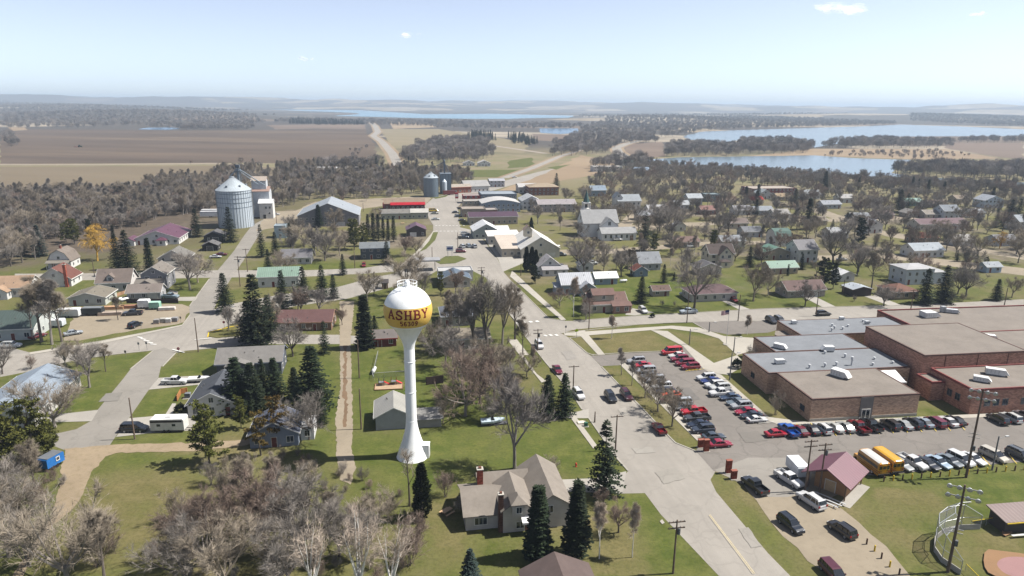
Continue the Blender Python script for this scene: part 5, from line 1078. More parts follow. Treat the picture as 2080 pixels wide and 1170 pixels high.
    m=MB(); m.lathe([(.5,zc+Rr-.05),(.5,zc+Rr+.7),(.42,zc+Rr+.95),(.05,zc+Rr+1.1)],16); m.obj('roof_hatch',wp,o,True)
    m=MB(); rr=1.75; zr=zc+math.sqrt(Rr*Rr-rr*rr)
    for k in range(12):
        a=k*math.pi/6; m.tube((rr*math.cos(a),rr*math.sin(a),zr-.05),(rr*math.cos(a),rr*math.sin(a),zr+1.15),.045,.045,5)
    for h in (.55,1.1):
        for k in range(24):
            a=k*math.pi/12;b=(k+1)*math.pi/12; m.tube((rr*math.cos(a),rr*math.sin(a),zr+h),(rr*math.cos(b),rr*math.sin(b),zr+h),.05,.05,5)
    m.obj('guard_rail',wp,o)
    m=MB(); m.box(1.5,-.75,0,3.25,.75,2.6); m.box(1.4,-.8,2.6,3.32,.8,2.7); ob=m.obj('door_porch',wp,o); ob.rotation_euler=(0,0,R(-2))
    d=MB(); d.box(3.25,-.45,.1,3.29,.45,2.15); dd=d.obj('door',plain((206,208,210)),ob)
water_tower()
# ------------------------------------------------------------------ poles
def pole(px,py,ty,arms=1,label='',lamp=False,rot=E2,transf=False,name='utility_pole',col=(112,96,84)):
    x,y=G(px,py); h=hgt(px,py,ty); o=thing(name,label,'street lamp' if name=='street_lamp' else 'pole',(x,y,0),R(rot)); m=MB(); m.tube((0,0,0),(0,0,h),.17,.11,8); m.obj('pole',plain(col,.9,.3),o); wd_=plain((104,88,76),.9,.3)
    for k in range(arms):
        z=h-.35-k*.95; m=MB(); m.box(-1.25,-.07,z-.07,1.25,.07,z+.07); a=m.obj('crossarm',wd_,o); i=MB()
        for xx in (-1.1,-.55,.55,1.1): i.tube((xx,0,z+.07),(xx,0,z+.25),.05,.04,6)
        i.obj('insulator',plain((150,150,150)),a)
    if transf:
        m=MB(); m.lathe([(.02,h-2.3),(.24,h-2.3),(.26,h-2.2),(.26,h-1.4),(.2,h-1.3),(.02,h-1.3)],12,c=(.34,0)); m.obj('transformer',plain((96,98,100)),o)
    if lamp:
        m=MB(); m.tube((0,0,h-.6),(1.6,0,h-.1),.05,.04,6); m.obj('lamp_arm',plain((150,150,150)),o); m=MB(); m.box(1.4,-.16,h-.2,2.1,.16,h-.05); m.obj('lamp_head',plain((190,190,190)),o)
    return o
for a in ((1367,1165,1056,2,'weathered utility pole with double crossarm on the bottom right lawn'),(1250,915,843,1,'utility pole behind the ragged tall spruce at the kerb'),(1164,798,742,1,'utility pole at the kerb above the two round spruces'),(1092,712,668,2,'utility pole with transformer left of the white kerbside suv'),(1208,858,836,0,'short bare pole by the green utility box'),
  (274,892,808,0,'plain pole on the verge by the black minivan'),(403,715,646,0,'pole at the lower lawn corner of the left crossing'),(488,582,520,2,'pole at the left street beside the big bare tree'),(503,552,505,1,'pole further up the left street'),(734,872,790,0,'pole beside the grey shed at the gravel alley'),(730,768,690,0,'pole halfway up the gravel alley'),(730,705,660,0,'pole at the top of the gravel alley'),(978,605,542,2,'pole right of the filling station'),(930,505,472,0,'pole at the shop lot corner'),(878,530,502,0,'pole by the traffic island'),
  (1046,682,612,0,'bare pole on the left of the crossing'),(1196,670,610,0,'pole in front of the tan corner house'),(1395,656,590,0,'pole by the roadside pickup on the cross street'),(1499,652,598,0,'pole at the north lot by the flag'),(1657,642,592,0,'pole rising behind the left school annex'),(1850,628,588,1,'pole beside the red parapet at the school rear'),(2040,620,585,0,'pole far right behind the school'),(721,545,505,0,'pole beside the slate blue house'),(192,560,526,0,'pole on the lawn by the golden willow'),(562,455,425,0,'pole beside the elevator yard'),(738,430,412,0,'pole by the red canopy store'),(640,455,432,0,'pole in the sandy yard by the warehouse'),(1058,560,535,0,'pole beside the cedars'),(1225,520,488,0,'pole in front of the church lot'),(1640,500,470,0,'pole in the trees near the gambrel house'),(1712,598,568,0,'pole beside the dark brown carport')):
    pole(a[0],a[1],a[2],a[3],a[4],transf=a[3]==2)
pole(1635,998,893,2,'left of two tall poles in front of the park shelter',transf=False); pole(1664,1000,900,2,'right of two tall poles in front of the park shelter',transf=True)
for a in ((465,668,622,'street lamp on the traffic island'),(1400,700,668,'lamp post on the walk between the two lawns'),(1440,675,654,'lamp post at the north lot edge'),(1490,715,684,'lamp post near the school shrub'),(1482,772,716,'tall lamp post by the school side wall'),(2015,955,886,'lamp post at the field edge right of the white sedan')):
    pole(a[0],a[1],a[2],0,a[3],lamp=True,name='street_lamp',col=(120,120,122))
def floodlight(px,py,ty,label,n=3):
    x,y=G(px,py); h=hgt(px,py,ty); o=thing('floodlight_pole',label,'floodlight',(x,y,0),R(-28)); m=MB(); m.tube((0,0,0),(0,0,h),.24,.14,10); m.obj('pole',plain((108,92,80),.9,.3),o)
    for z in (h-.5,h-1.9):
        m=MB(); m.box(-2.0,-.06,z-.06,2.0,.06,z+.06); m.obj('crossarm',plain((150,148,146)),o)
        for k in range(n):
            xx=-1.8+3.6*k/(n-1); q=MB(); q.lathe([(.05,-.2),(.2,-.18),(.34,.1),(.36,.2),(.02,.14)],12); l=q.obj('lamp_head',plain((206,208,210),.3,metal=.3),o,True); l.location=(xx,-.25,z+.1); l.rotation_euler=(R(105),0,0)
    m=MB(); m.box(.1,-.3,h*.32,.5,.1,h*.32+.9); m.obj('switch_box',plain((90,92,96)),o)
    for z in (.46,.5): 
        m=MB(); m.box(-.9,-.05,h*z,.9,.05,h*z+.1); m.obj('crossarm',plain((160,158,154)),o)
floodlight(1962,970,790,'tall floodlight pole in front of the school corner',4); floodlight(1925,1162,985,'floodlight pole beside the baseball backstop',4)
# ------------------------------------------------------------------ school
SA=R(8); SX,SY=G(1644,857)
school=thing('school_building','sprawling flat-roofed red brick school with grey and gravel roofs','school',(SX,SY,0),SA); ref('school',1700,850)
BR=brick((184,152,128)); BR2=brick((166,124,106)); RB=pav('blue_grey_membrane',(160,164,170),.84,stain=.45,scale=3); RG=pav('gravel_roofing',(166,156,146),.84,stain=.6,scale=3); TRD=plain((128,62,58)); TRB=plain((96,70,62)); BASE=plain((188,182,172))
def sblock(x0,y0,x1,y1,h,wm,rm,tr,ph=.3,name='wall',z=0,edge=.3):
    m=MB(); m.box(x0,y0,z,x1,y1,h); m.obj(name,wm,school)
    r=MB(); r.box(x0+edge,y0+edge,h-.1,x1-edge,y1-edge,h+.03); r.obj('roof',rm,school)
    t=MB()
    for (a,b,c,e) in ((x0-.06,y0-.06,x1+.06,y0+edge),(x0-.06,y1-edge,x1+.06,y1+.06),(x0-.06,y0+edge,x0+edge,y1-edge),(x1-edge,y0+edge,x1+.06,y1-edge)): t.box(a,b,h-.25,c,e,h+ph)
    t.obj('parapet_trim',tr,school)
for b in FOOT[:0]: pass
sblock(0,0,25,15,5.2,BR,RG,TRB,.08); sblock(-2,15,34,28,5.2,BR,RB,TRB,.06); sblock(6.7,28,32.5,39.6,5.25,BR,RB,TRB,.12); sblock(20.8,40.2,55,53.3,5.0,BR,RB,TRB,.06)
sblock(35,12.2,62,34.2,9,BR2,RG,TRB,.1); sblock(37,-.8,78,12,5.7,BR2,RG,TRD,.28); sblock(33.6,7.0,36.8,12,4.4,BR2,RG,TRD,.25); sblock(62.2,12.2,106,34.2,6.2,BR2,RG,TRD,.2); sblock(55.2,34.4,106,57.5,5.6,BR2,RG,TRD,.35)
m=MB(); m.box(-.05,-.06,0,25.05,.0,.7); m.obj('plinth',BASE,school)
m=MB(); m.box(11.2,-.14,.0,14.2,-.07,5.15); m.obj('entrance_panel',plain((122,116,112)),school)
add_door(school,12.7,-.16,0,1.9,2.3,(214,208,198),glass=True,name='entrance_door')
for y_ in (3.2,22,33): add_win(school,0 if y_<15 else (-2 if y_<28 else 6.7),y_,1.9,1.6,1.2,'l',2,(90,80,74))
for x_ in (41,43.2,45.4): add_win(school,x_,-.8,2.6,1.3,1.5,'f',2,(120,110,104))
for y_ in (3.0,5.4): add_win(school,37,y_,2.6,1.3,1.5,'l',2,(120,110,104))
for x_ in (50,53): add_win(school,x_,-.8,2.6,1.3,1.5,'f',2,(120,110,104))
add_win(school,28.5,15,2.6,2.4,1.8,'f',3,(120,110,104)); add_door(school,32,15,0,2,2.4,(110,112,116),glass=True,name='entrance_door')
for xx in (40.5,49,57):
    m=MB(); m.box(xx-.05,12.08,5.75,xx+.05,12.2,8.7); m.obj('expansion_joint',plain((96,60,52)),school)
m=MB(); m.lathe([(.02,3.2),(3.0,3.2),(3.1,3.25),(3.1,3.55),(.05,4.1)],8,c=(22.5,45)); 
m=MB(); m.prism([(17.2,40.5),(20.7,39.8),(20.7,49.5),(18.4,49.5),(16.6,46.5)],'z',2.9,3.3); m.obj('entrance_canopy',RG,school)
m=MB(); m.face([(26.2,11.0,3.2),(30.2,11.0,3.2),(30.2,15,4.6),(26.2,15,4.6)]); m.box(26,10.8,2.9,30.4,14.9,3.15); m.obj('skylight_canopy',plain((222,224,226)),school)
def hvac(x,y,z,l=3,w=1.6,h=1.2,a=0,c=(226,226,224)):
    m=MB(); m.box(-l/2,-w/2,.25,l/2,w/2,h+.25); m.prism([(l/2,.45),(l/2+w*.5,.45),(l/2+.02,h+.2)],'y',-w/2+.05,w/2-.05); m.box(-l/2+.1,-w/2+.1,0,l/2-.1,w/2-.1,.25,1)
    for k in range(4): m.box(-l/2+.2+k*l/5,-w/2-.02,.5,-l/2+.25+k*l/5,-w/2,h,1)
    o=m.obj('rooftop_unit',[plain(c,.4),plain((120,122,124))],school); o.location=(x,y,z); o.rotation_euler=(0,0,R(a)); return o
hvac(13.2,11.2,5.23,3.2,2.0,1.4,-60); hvac(3.6,20.4,5.23,2.2,1.2,.9); hvac(9,28.5+2,5.28,2.6,1.4,1,-50); hvac(20.5,27.2,5.28,2.4,1.6,1.1,170); hvac(42.5,3.6,5.73,2.8,1.5,1,-40); hvac(49,6.8,5.73,3.8,1.6,1.3,-35)
hvac(66,28,6.23,3,1.6,1.2,-30); hvac(66,50,5.63,3.6,3,1.5); hvac(76,53,5.63,3.2,1.4,1,-30,(200,202,204)); hvac(74,54,5.63,1.2,1.2,1.6,0,(180,182,184)); hvac(63.8,20,6.23,3,2.4,.4); hvac(24,50,5.03,1.3,1.1,.8); hvac(40,52,5.03,1.2,.9,.7); hvac(45,47.5,5.03,1.2,.9,.7,0,(190,192,194))
for x_,y_,h_ in ((9.2,16.8,1.0),(13.4,17.2,1.0),(16.6,17.6,1.0),(20.4,17.4,2.2),(22,22.5,1.0),(25.5,16.8,.7),(18.5,25.5,.8),(31,42.5,1.0),(33,44.4,.9),(35,43.6,.8),(38,45.8,.7),(33.8,46.8,.8),(45,49.4,.8),(28.5,20.5,.6),(31.2,17.5,.6)):
    m=MB(); z=5.2 if y_<39 else 5.0; m.tube((x_,y_,z),(x_,y_,z+h_*.7),.2,.2,10); m.tube((x_,y_,z+h_*.7),(x_,y_,z+h_),.36,.3,12); m.obj('roof_vent',plain((206,208,210),.4),school)
for i in range(0,26,5): FOOT.append((SX+i,SY+8,6))
def keepout(px,py,r): x,y=G(px,py); FOOT.append((x,y,r))
for x_ in range(-4,110,8):
    for y_ in range(-12,64,8):
        FOOT.append((SX+x_*math.cos(SA)-y_*math.sin(SA),SY+x_*math.sin(SA)+y_*math.cos(SA),6))
# ------------------------------------------------------------------ church
def church():
    x,y=G(1222,481); o=thing('church','white wooden church with a green spire and grey-green roofs','church',(x,y,0),R(10)); o.scale=(1.1,)*3; ref('white church',1222,488); FOOT.append((x,y+3,12)); rm=shingle((198,198,198)); wm=siding((240,240,238))
    add_block(o,-.5,0,16.5,11,6.6,'gx',5.2,wm,rm); add_block(o,2.5,-3.2,8,5,5.6,'gy',3.4,wm,rm,names=('transept_wall','transept_roof'))
    add_block(o,5.2,-9.8,16,7.2,3.4,'gx',2.0,wm,rm,names=('wing_wall','wing_roof')); 
    for k in range(6): add_win(o,-1.2+k*2.5,-9.8,1.9,.9,1.5,'f',1)
    add_win(o,2.5,-3.2,6.6,1.2,1.6,'f',2)
    for k in range(2): add_win(o,-8.75,2.5+k*5,3.5,1.0,2.6,'l',1)
    add_win(o,-8.75,5.5,8.2,1.0,1.6,'l',1); add_door(o,11,-9.8,0,1.6,2.2,(150,120,100))
    tx,ty=-5.2,9.5; m=MB(); m.box(tx-1.9,ty-1.9,0,tx+1.9,ty+1.9,11.2); m.obj('tower',wm,o)
    m=MB(); m.box(tx-2.1,ty-2.1,11.2,tx+2.1,ty+2.1,11.5); m.box(tx-1.55,ty-1.55,11.5,tx+1.55,ty+1.55,11.9)
    for sx in (-1,1):
        for sy in (-1,1): m.box(tx+sx*1.45-.22,ty+sy*1.45-.22,11.9,tx+sx*1.45+.22,ty+sy*1.45+.22,14.6)
    m.box(tx-1.75,ty-1.75,14.3,tx+1.75,ty+1.75,14.9); m.obj('belfry',plain(WHT),o)
    m=MB(); m.tube((tx,ty,12.2),(tx,ty,13.9),.75,.35,10); m.obj('bell',plain((70,74,72)),o)
    m=MB(); m.tube((tx,ty,14.9),(tx,ty,20.6),1.6,.04,8); m.obj('spire',shingle((92,124,124)),o)
church()
# ------------------------------------------------------------------ grain handling
def corr(c):
    t=NT('galvanised_steel'); w=t.n('ShaderNodeTexWave',bands_direction='Z'); w.inputs['Scale'].default_value=.9; t.l(t.obc(),w.inputs['Vector']); mp=t.n('ShaderNodeMapping'); mp.inputs['Scale'].default_value=(.6,.6,.05); t.l(t.pos(),mp.inputs['Vector']); f=t.noise(1,3,.6,mp.outputs[0])
    return t.done(t.mix(t.math('MULTIPLY',w.outputs['Fac'],.3),t.mix(t.ramp(f,.35,.7),rgb(*c,.85),rgb(*c,.72)),rgb(*c,.55)),.4,w.outputs['Fac'],.04,.5,.1)
GALV=corr((188,198,206)); DGALV=corr((112,126,136))
def bin_(px,py,r,h,rh,label,refp,mat,rings=True,roofc=(206,212,216)):
    x,y=G(px,py); o=thing('grain_bin',label,'grain bin',(x,y,0)); FOOT.append((x,y,r+2)); ref(refp,px,py)
    m=MB(); m.lathe([(r,0),(r,h)],64); m.obj('wall',mat,o)
    m=MB(); n=40
    for k in range(n): a=k*2*math.pi/n; m.box(-.06,-.06,0,.06,.06,h*.99); 
    m=MB()
    for k in range(n):
        a=k*2*math.pi/n; c,s_=math.cos(a),math.sin(a); p=(r+.06)*c,(r+.06)*s_; m.tube((p[0],p[1],0),(p[0],p[1],h),.1,.1,4)
    m.obj('stiffener',plain((150,160,170),.4,metal=.4),o)
    if rings:
        m=MB()
        for z in (h*.55,h*.68,h*.8,h*.92): m.lathe([(r+.02,z),(r+.14,z+.03),(r+.14,z+.16),(r+.02,z+.2)],64)
        m.obj('hoop',plain((110,122,134),.4,metal=.4),o)
    m=MB(); m.lathe([(r+.2,h-.12),(r+.2,h+.05),(.9,h+rh),(.9,h+rh+.5),(.02,h+rh+.6)],48); m.obj('roof',metalroof(roofc,'X'),o)
    m=MB()
    for k in range(24): a=k*math.pi/12; m.tube((r*math.cos(a),r*math.sin(a),h+.12),(.9*math.cos(a),.9*math.sin(a),h+rh+.1),.06,.06,4)
    m.obj('roof_rib',plain((176,182,188)),o)
    m=MB()
    for k in range(6): a=k*math.pi/3+.4; q=r*.72; m.box(q*math.cos(a)-.5,q*math.sin(a)-.5,h+rh*.3,q*math.cos(a)+.5,q*math.sin(a)+.5,h+rh*.3+.9)
    m.obj('roof_vent',plain((150,158,166)),o)
    return o,x,y
bin_(481,459,8.9,19.6,6.4,'huge galvanised grain bin with a conical roof','big grain bin',GALV)
bin_(876,399,5.2,13.6,3.4,'dark steel grain bin with a pale conical roof','dark grain bin',DGALV,False)
def leg():
    x,y=G(490,452); h=31.5; o=thing('elevator_leg','steel bucket elevator tower with spouts rising behind the big grain bin','elevator tower',(x,y+2,0)); st=plain((112,124,134),.5)
    m=MB()
    for sx in (-1,1):
        for sy in (-1,1): m.tube((sx*1.3,sy*1.3,0),(sx*1.1,sy*1.1,h-2),.14,.12,5)
    for k in range(12):
        z=2+k*(h-4)/12; z2=z+(h-4)/12
        for s in (-1,1): m.tube((-1.2,s*1.2,z),(1.2,s*1.2,z2),.07,.07,4); m.tube((s*1.2,-1.2,z),(s*1.2,1.2,z2),.07,.07,4)
    m.obj('lattice_tower',st,o); m=MB(); m.box(-.5,-.35,0,.5,.35,h-.6); m.obj('bucket_casing',plain((150,160,168)),o)
    m=MB(); m.box(-1.1,-.7,h-1.6,1.1,.7,h); m.box(-1.8,-1.4,h-3.4,1.8,1.4,h-3.2); m.obj('head_house',plain((96,106,116)),o)
    m=MB(); m.tube((-.5,0,h-2.2),(-4.6,-1.5,h-6.8),.32,.32,7); m.tube((.5,0,h-2.2),(10,12,19),.28,.28,7); m.tube((.3,0,h-3),(8,7,20),.22,.22,6); m.obj('spout',plain((140,152,162)),o)
leg()
def elevator():
    x,y=G(530,444); o=thing('grain_elevator','tall grey-sided grain elevator with stepped brown roofs behind the big bin','grain elevator',(x,y,0),R(10)); ref('grain elevator',530,444); FOOT.append((x,y+5,10))
    wm=plain((206,210,214),.5); rm=metalroof((196,172,160),'X'); add_block(o,0,6,9,9,15,'gx',2.2,wm,rm); add_block(o,-1,7.5,8,6,21,'gx',2.0,wm,metalroof((206,196,186),'X'),names=('headhouse_wall','headhouse_roof'),z=0.0)
    add_block(o,3.4,-1,7.5,7,9.0,'gx',1.8,siding(WHT),metalroof((232,232,232),'X'),names=('office_wall','office_roof')); add_door(o,2.4,-1,0,1.6,2.4,(60,60,62)); add_win(o,5.2,-1,3.2); add_win(o,3.4,-1,6.4); add_win(o,5.6,-1,6.4)
elevator()
def tower2():
    x,y=G(905,392); o=thing('grain_tower','dark steel grain tower with a thin elevator head beside the dark bin','grain tower',(x,y,0),R(10)); ref('dark grain tower',905,392); FOOT.append((x,y,6)); m=MB(); m.box(-4,-3.5,0,4,3.5,14.5); m.obj('bin_block',DGALV,o)
    m=MB()
    for k in range(5): m.tube((-4+k*2,-3.56,0),(-4+k*2,-3.56,14.5),.12,.12,4)
    m.obj('stiffener',plain((84,96,108)),o); m=MB(); m.box(-4.2,-3.7,14.5,4.2,3.7,14.8); m.obj('roof_deck',plain((120,130,140)),o)
    m=MB(); m.box(-1.1,-.6,14.8,-.1,.6,23.5); m.tube((-.6,0,23.5),(-.6,0,25),.9,.3,6); m.tube((-.6,0,22.8),(2.8,0,15),.25,.25,6); m.tube((-.6,0,22.8),(-12,6,17.2),.22,.22,6); m.obj('elevator_head',plain((92,104,116)),o)
    m=MB(); m.lathe([(1.8,0),(1.8,9),(.2,11)],20,c=(-1.2,-5.6)); m.obj('hopper_bin',GALV,o)
tower2()
# ------------------------------------------------------------------ park shelter, bleachers, field
def shelter():
    x,y=G(1680,1003); a=R(-45); c=Vector((55.4,107.6)); o=thing('park_shelter','park building with a maroon gable roof and tan plank walls','building',(54.9,106.9,0),a); ref('park shelter',1690,990)
    # local y runs back along the ridge
    wm=NT('tan_planks'); w=wm.n('ShaderNodeTexWave',bands_direction='X'); w.inputs['Scale'].default_value=1.6; wm.l(wm.obc(),w.inputs['Vector']); f=wm.noise(1,3); wm.done(wm.mix(wm.ramp(w.outputs['Fac'],.0,.25),rgb(120,86,58,.7),wm.mix(f,rgb(186,144,104,.7),rgb(160,118,82,.7))),.85)
    add_block(o,.3,1.0,5.4,6.6,2.7,'gy',1.3,wm.m,metalroof((136,84,98),'Y'),ov=0.0,names=('wall','inner_roof'))
    m=MB(); P=gable_profile(6.6,2.72,1.75,.9,.18); m.prism([(p,q+.35) for p,q in P],'y',-.9,8.0); m.obj('roof',metalroof((146,92,106),'Y'),o)
    add_door(o,.3,1.0,0,1.7,2.1,(196,168,132)); 
    for xx in (-3.0,3.3):
        for yy in (-.4,7.4): m=MB(); m.box(xx-.1,yy-.1,0,xx+.1,yy+.1,3.0); m.obj('post',plain((120,96,76)),o)
    m=MB(); m.box(3.0,-2.0,0,4.8,7.6,.07); m.obj('apron_slab',M_CONC,o)
shelter()
def bleacher(k,x,y,a,label):
    o=thing('bleacher_bench',label,'bench',(x,y,0),a,'aluminium benches by the park shelter'); m=MB(); m.box(-2.6,-.14,.4,2.6,.14,.46); m.obj('seat',plain((222,224,226),.35,metal=.3),o); m=MB()
    for xx in (-2,0,2): m.box(xx-.05,-.2,0,xx+.05,.2,.4)
    m.obj('support',plain((150,150,150)),o)
for k,(px,py) in enumerate(((1670,1022),(1678,1019),(1686,1016))):
    x,y=G(px,py); bleacher(k,x,y,R(-48),['left','middle','right'][k]+' of three aluminium bench rows beside the large white suv')
def trailer(px,py,l,w,h,rot,c,rc,label,name='box_trailer',cat='trailer',band=None):
    x,y=G(px,py); o=thing(name,label,cat,(x,y,0.05),R(rot)); m=MB(); m.prism([(-l/2,.55),(l/2,.55),(l/2,h-.25),(l/2-.2,h),(-l/2+.15,h),(-l/2,h-.2)],'y',-w/2,w/2); m.obj('body',siding(c) if False else plain(c,.45),o)
    r=MB(); r.box(-l/2+.12,-w/2-.02,h,l/2-.18,w/2+.02,h+.05); r.obj('roof',plain(rc,.5),o)
    t=MB(); t.box(l/2,-.06,.45,l/2+1.1,.06,.55); t.obj('drawbar',plain((60,60,62)),o)
    tm=MB(); tm.tube((0,-.1,0),(0,.1,0),.34,.34,12); tm=tm.mesh('wheel',[plain((40,40,42))])
    for sx in (-.45,.45):
        for sg in (-1,1): link('wheel',tm,o,(sx-.2,sg*(w/2-.05),.34))
    if band:
        b=MB(); b.box(-l/2+.05,-w/2-.015,h*.78,l/2-.3,-w/2,h*.92,0); b.obj('stripe',plain(band),o)
        for k in (-.25,.2): link('window',MB().box(-.35,-.02,-.25,.35,.02,.25).mesh('window',[glass_mat()]),o,(k*l,-w/2-.012,h*.58))
        a=MB(); a.box(-.5,-.4,h+.05,.5,.4,h+.3); a.obj('air_conditioner',plain((226,226,226)),o)
    return o
trailer(1618,962,4.6,2.2,2.5,95,(226,230,234),(236,238,240),'white box trailer beside the two tall poles')
trailer(346,874,6.6,2.5,2.9,4,(232,230,226),(236,236,234),'white camper trailer with dark stripe on the concrete drive','camper_trailer','camper',band=(60,54,50))
o=trailer(106,948,3.6,2.2,2.4,76,(42,116,190),(112,116,122),'bright blue ice-fishing trailer with grey roof by the dirt track','fish_house','trailer')
link('window',win_mesh(.6,.6,1),o,(.4,-1.12,1.6))
trailer(142,644,6.4,2.4,2.7,6,(230,232,232),(236,236,236),'white caravan at the back of the sand yard','caravan','camper')
trailer(190,640,6,2.3,2.5,6,(54,60,62),(120,124,126),'dark enclosed trailer in the sand yard','enclosed_trailer','trailer')
trailer(112,664,5.4,2.3,2.3,5,(206,212,216),(228,232,234),'pale grey box trailer at the left of the sand yard','box_trailer','trailer')
trailer(294,626,3.4,2.2,2.8,8,(236,236,234),(240,240,240),'tall white box by the lumber stacks','storage_box','storage box')
trailer(316,628,3.2,2.0,2.4,8,(150,196,176),(170,206,190),'mint green storage box beside the tall white one','storage_box','storage box')
def slab_stack(px,py,w,d,n,c,label,name='pallet_stack',cat='pallet stack',rot=10):
    x,y=G(px,py); o=thing(name,label,cat,(x,y,.03),R(rot)); 
    m=MB(); m.box(-w/2,-d/2,0,w/2,d/2,.14); m.obj('pallet',plain((150,120,90)),o); m=MB()
    for k in range(n): j=.05*math.sin(k*5+px); m.box(-w/2+.05+j,-d/2+.05,.14+k*.3,w/2-.05+j,d/2-.05,.14+k*.3+.27)
    m.obj('load',plain(c,.8,.3),o)
for i,(px,py,c,lb) in enumerate(((319,657,(150,146,142),'leftmost grey stone pallet in the sand yard'),(331,655,(168,164,156),'second stone pallet from the left in the sand yard'),(343,655,(206,204,200),'pale whitish stone pallet in the sand yard'),(356,653,(140,138,138),'rightmost grey stone pallet in the sand yard'))): slab_stack(px,py,1.7,1.7,4,c,lb)
for i,(px,py,w,c,lb) in enumerate(((232,628,6,(190,150,116),'long tan lumber pile at the yard back'),(262,626,5,(160,116,92),'reddish lumber pile right of the tan one'),(160,632,5,(150,92,72),'rusty brown lumber pile beside the caravan'),(340,630,5,(206,200,194),'pale stone heap on pallets at the yard corner'),(225,640,7,(176,160,146),'flat grey lumber pile in front of the dark trailer'))): slab_stack(px,py,w,1.6,3,c,lb,'lumber_pile','lumber pile')
def post(px,py,h,c,lb,g):
    x,y=G(px,py); o=thing('boundary_post',lb,'post',(x,y,0),0,g); m=MB(); m.tube((0,0,0),(0,0,h),.13,.12,8); m.lathe([(.13,h),(.1,h+.06),(.01,h+.08)],8); m.obj('post',plain(c,.8,.2),o)
YE=(214,180,40);BRN=(84,58,44)
for i,px in enumerate(range(1795,2081,19)):
    post(px,978-(px-1795)*.083,1.0,BRN if i%2==0 else YE,('brown' if i%2==0 else 'yellow')+' boundary post along the field edge','brown boundary posts along the field edge' if i%2==0 else 'yellow boundary posts along the field edge')
for i,(px,py) in enumerate(((1760,1106),(1776,1120),(1790,1135),(1807,1152),(1826,1168))): post(px,py,1.0,BRN if i%2==0 else YE,('brown' if i%2==0 else 'yellow')+' boundary post along the gravel lot','brown boundary posts along the gravel lot' if i%2==0 else 'yellow boundary posts along the gravel lot')
def brickpillar(px,py,h,w,lb,rot=10):
    x,y=G(px,py); o=thing('brick_pillar',lb,'pillar',(x,y,0),R(rot),'brick pillars at the school lot entrance'); m=MB(); m.box(-w/2,-.3,0,w/2,.3,h); m.obj('shaft',brick((124,62,46)),o); m=MB(); m.box(-w/2-.06,-.36,h,w/2+.06,.36,h+.1); m.obj('cap',plain((150,92,76)),o); m=MB(); m.box(-w/2-.2,-.5,0,w/2+.2,.5,.12); m.obj('footing',M_CONC,o)
brickpillar(1423,909,1.7,1.1,'shorter brick pillar left of the lot entrance'); brickpillar(1434,917,2.5,1.0,'taller brick pillar left of the lot entrance'); brickpillar(1479,961,2.6,1.0,'taller brick pillar right of the lot entrance'); brickpillar(1490,973,1.7,1.0,'shorter brick pillar right of the lot entrance')
def mesh_fence_mat():
    t=NT('chain_link'); tr=t.n('ShaderNodeBsdfTransparent'); mx=t.n('ShaderNodeMixShader'); mx.inputs[0].default_value=.22; t.done(rgb(176,180,182),.5); t.l(tr.outputs[0],mx.inputs[1]); t.l(t.b.outputs[0],mx.inputs[2]); t.l(mx.outputs[0],t.t.nodes['Material Output'].inputs['Surface']); return t.m
def backstop():
    o=thing('baseball_backstop','curved chain-link backstop with pale steel frame behind home plate','backstop',(*G(1945,1095),0)); ox,oy=G(1945,1095); pts=[G(*p) for p in ((1990,1075),(1950,1076),(1915,1084),(1898,1098),(1897,1120),(1912,1142),(1950,1168))]
    pts=[(a-ox,b-oy) for a,b in pts]; fr=MB();ms=MB();bd=MB(); hs=[2.5,4.5,4.8,4.8,4.8,4.5,2.5]
    for i,(a,b) in enumerate(pts):
        fr.tube((a,b,0),(a,b,hs[i]),.06,.06,6)
        if 0<i<6: fr.tube((a,b,hs[i]),(a*.62+.9,b*.62,hs[i]+1.1),.05,.05,5)
    for i in range(6):
        a=pts[i];b=pts[i+1]; ms.face([(a[0],a[1],.9),(b[0],b[1],.9),(b[0],b[1],hs[i+1]),(a[0],a[1],hs[i])]); fr.tube((a[0],a[1],hs[i]),(b[0],b[1],hs[i+1]),.05,.05,5); fr.tube((a[0],a[1],2.2),(b[0],b[1],2.2),.04,.04,5)
        A=Vector(a);B=Vector(b);d=(B-A).normalized();n=Vector((-d.y,d.x))*.06; bd.prism([tuple(A-n),tuple(B-n),tuple(B+n),tuple(A+n)],'z',0,.9)
        if 0<i<5:
            c=(a[0]*.62+.9,a[1]*.62,hs[i]+1.1);e=(b[0]*.62+.9,b[1]*.62,hs[i+1]+1.1); ms.face([(a[0],a[1],hs[i]),(b[0],b[1],hs[i+1]),e,c]); fr.tube(c,e,.05,.05,5)
    fr.obj('frame',plain((196,198,200),.4,metal=.4),o); ms.obj('netting',mesh_fence_mat(),o); bd.obj('kick_board',plain((176,172,164)),o)
backstop()
def yfence(P_,lb,h=1.2,rc=(226,196,40),name='field_fence'):
    w=[G(*p) for p in P_]; ox,oy=w[0]; o=thing(name,lb,'fence',(ox,oy,0)); m=MB();t=MB();q=MB()
    for a,b in zip(w,w[1:]):
        A=Vector((a[0]-ox,a[1]-oy,0));B=Vector((b[0]-ox,b[1]-oy,0)); n=max(1,int((B-A).length/2.2)); t.tube(A+Vector((0,0,h)),B+Vector((0,0,h)),.045,.045,6); q.face([A,B,B+Vector((0,0,h)),A+Vector((0,0,h))])
        for k in range(n+1): p=A.lerp(B,k/n); m.tube(p,p+Vector((0,0,h)),.03,.03,5)
    m.obj('post',plain((150,150,150)),o); t.obj('top_rail',plain(rc),o); q.obj('netting',mesh_fence_mat(),o)
yfence(((1972,1072),(2032,1062)),'yellow-topped fence between the backstop and dugout'); yfence(((1960,1160),(1990,1190)),'yellow-topped fence at the bottom right corner')
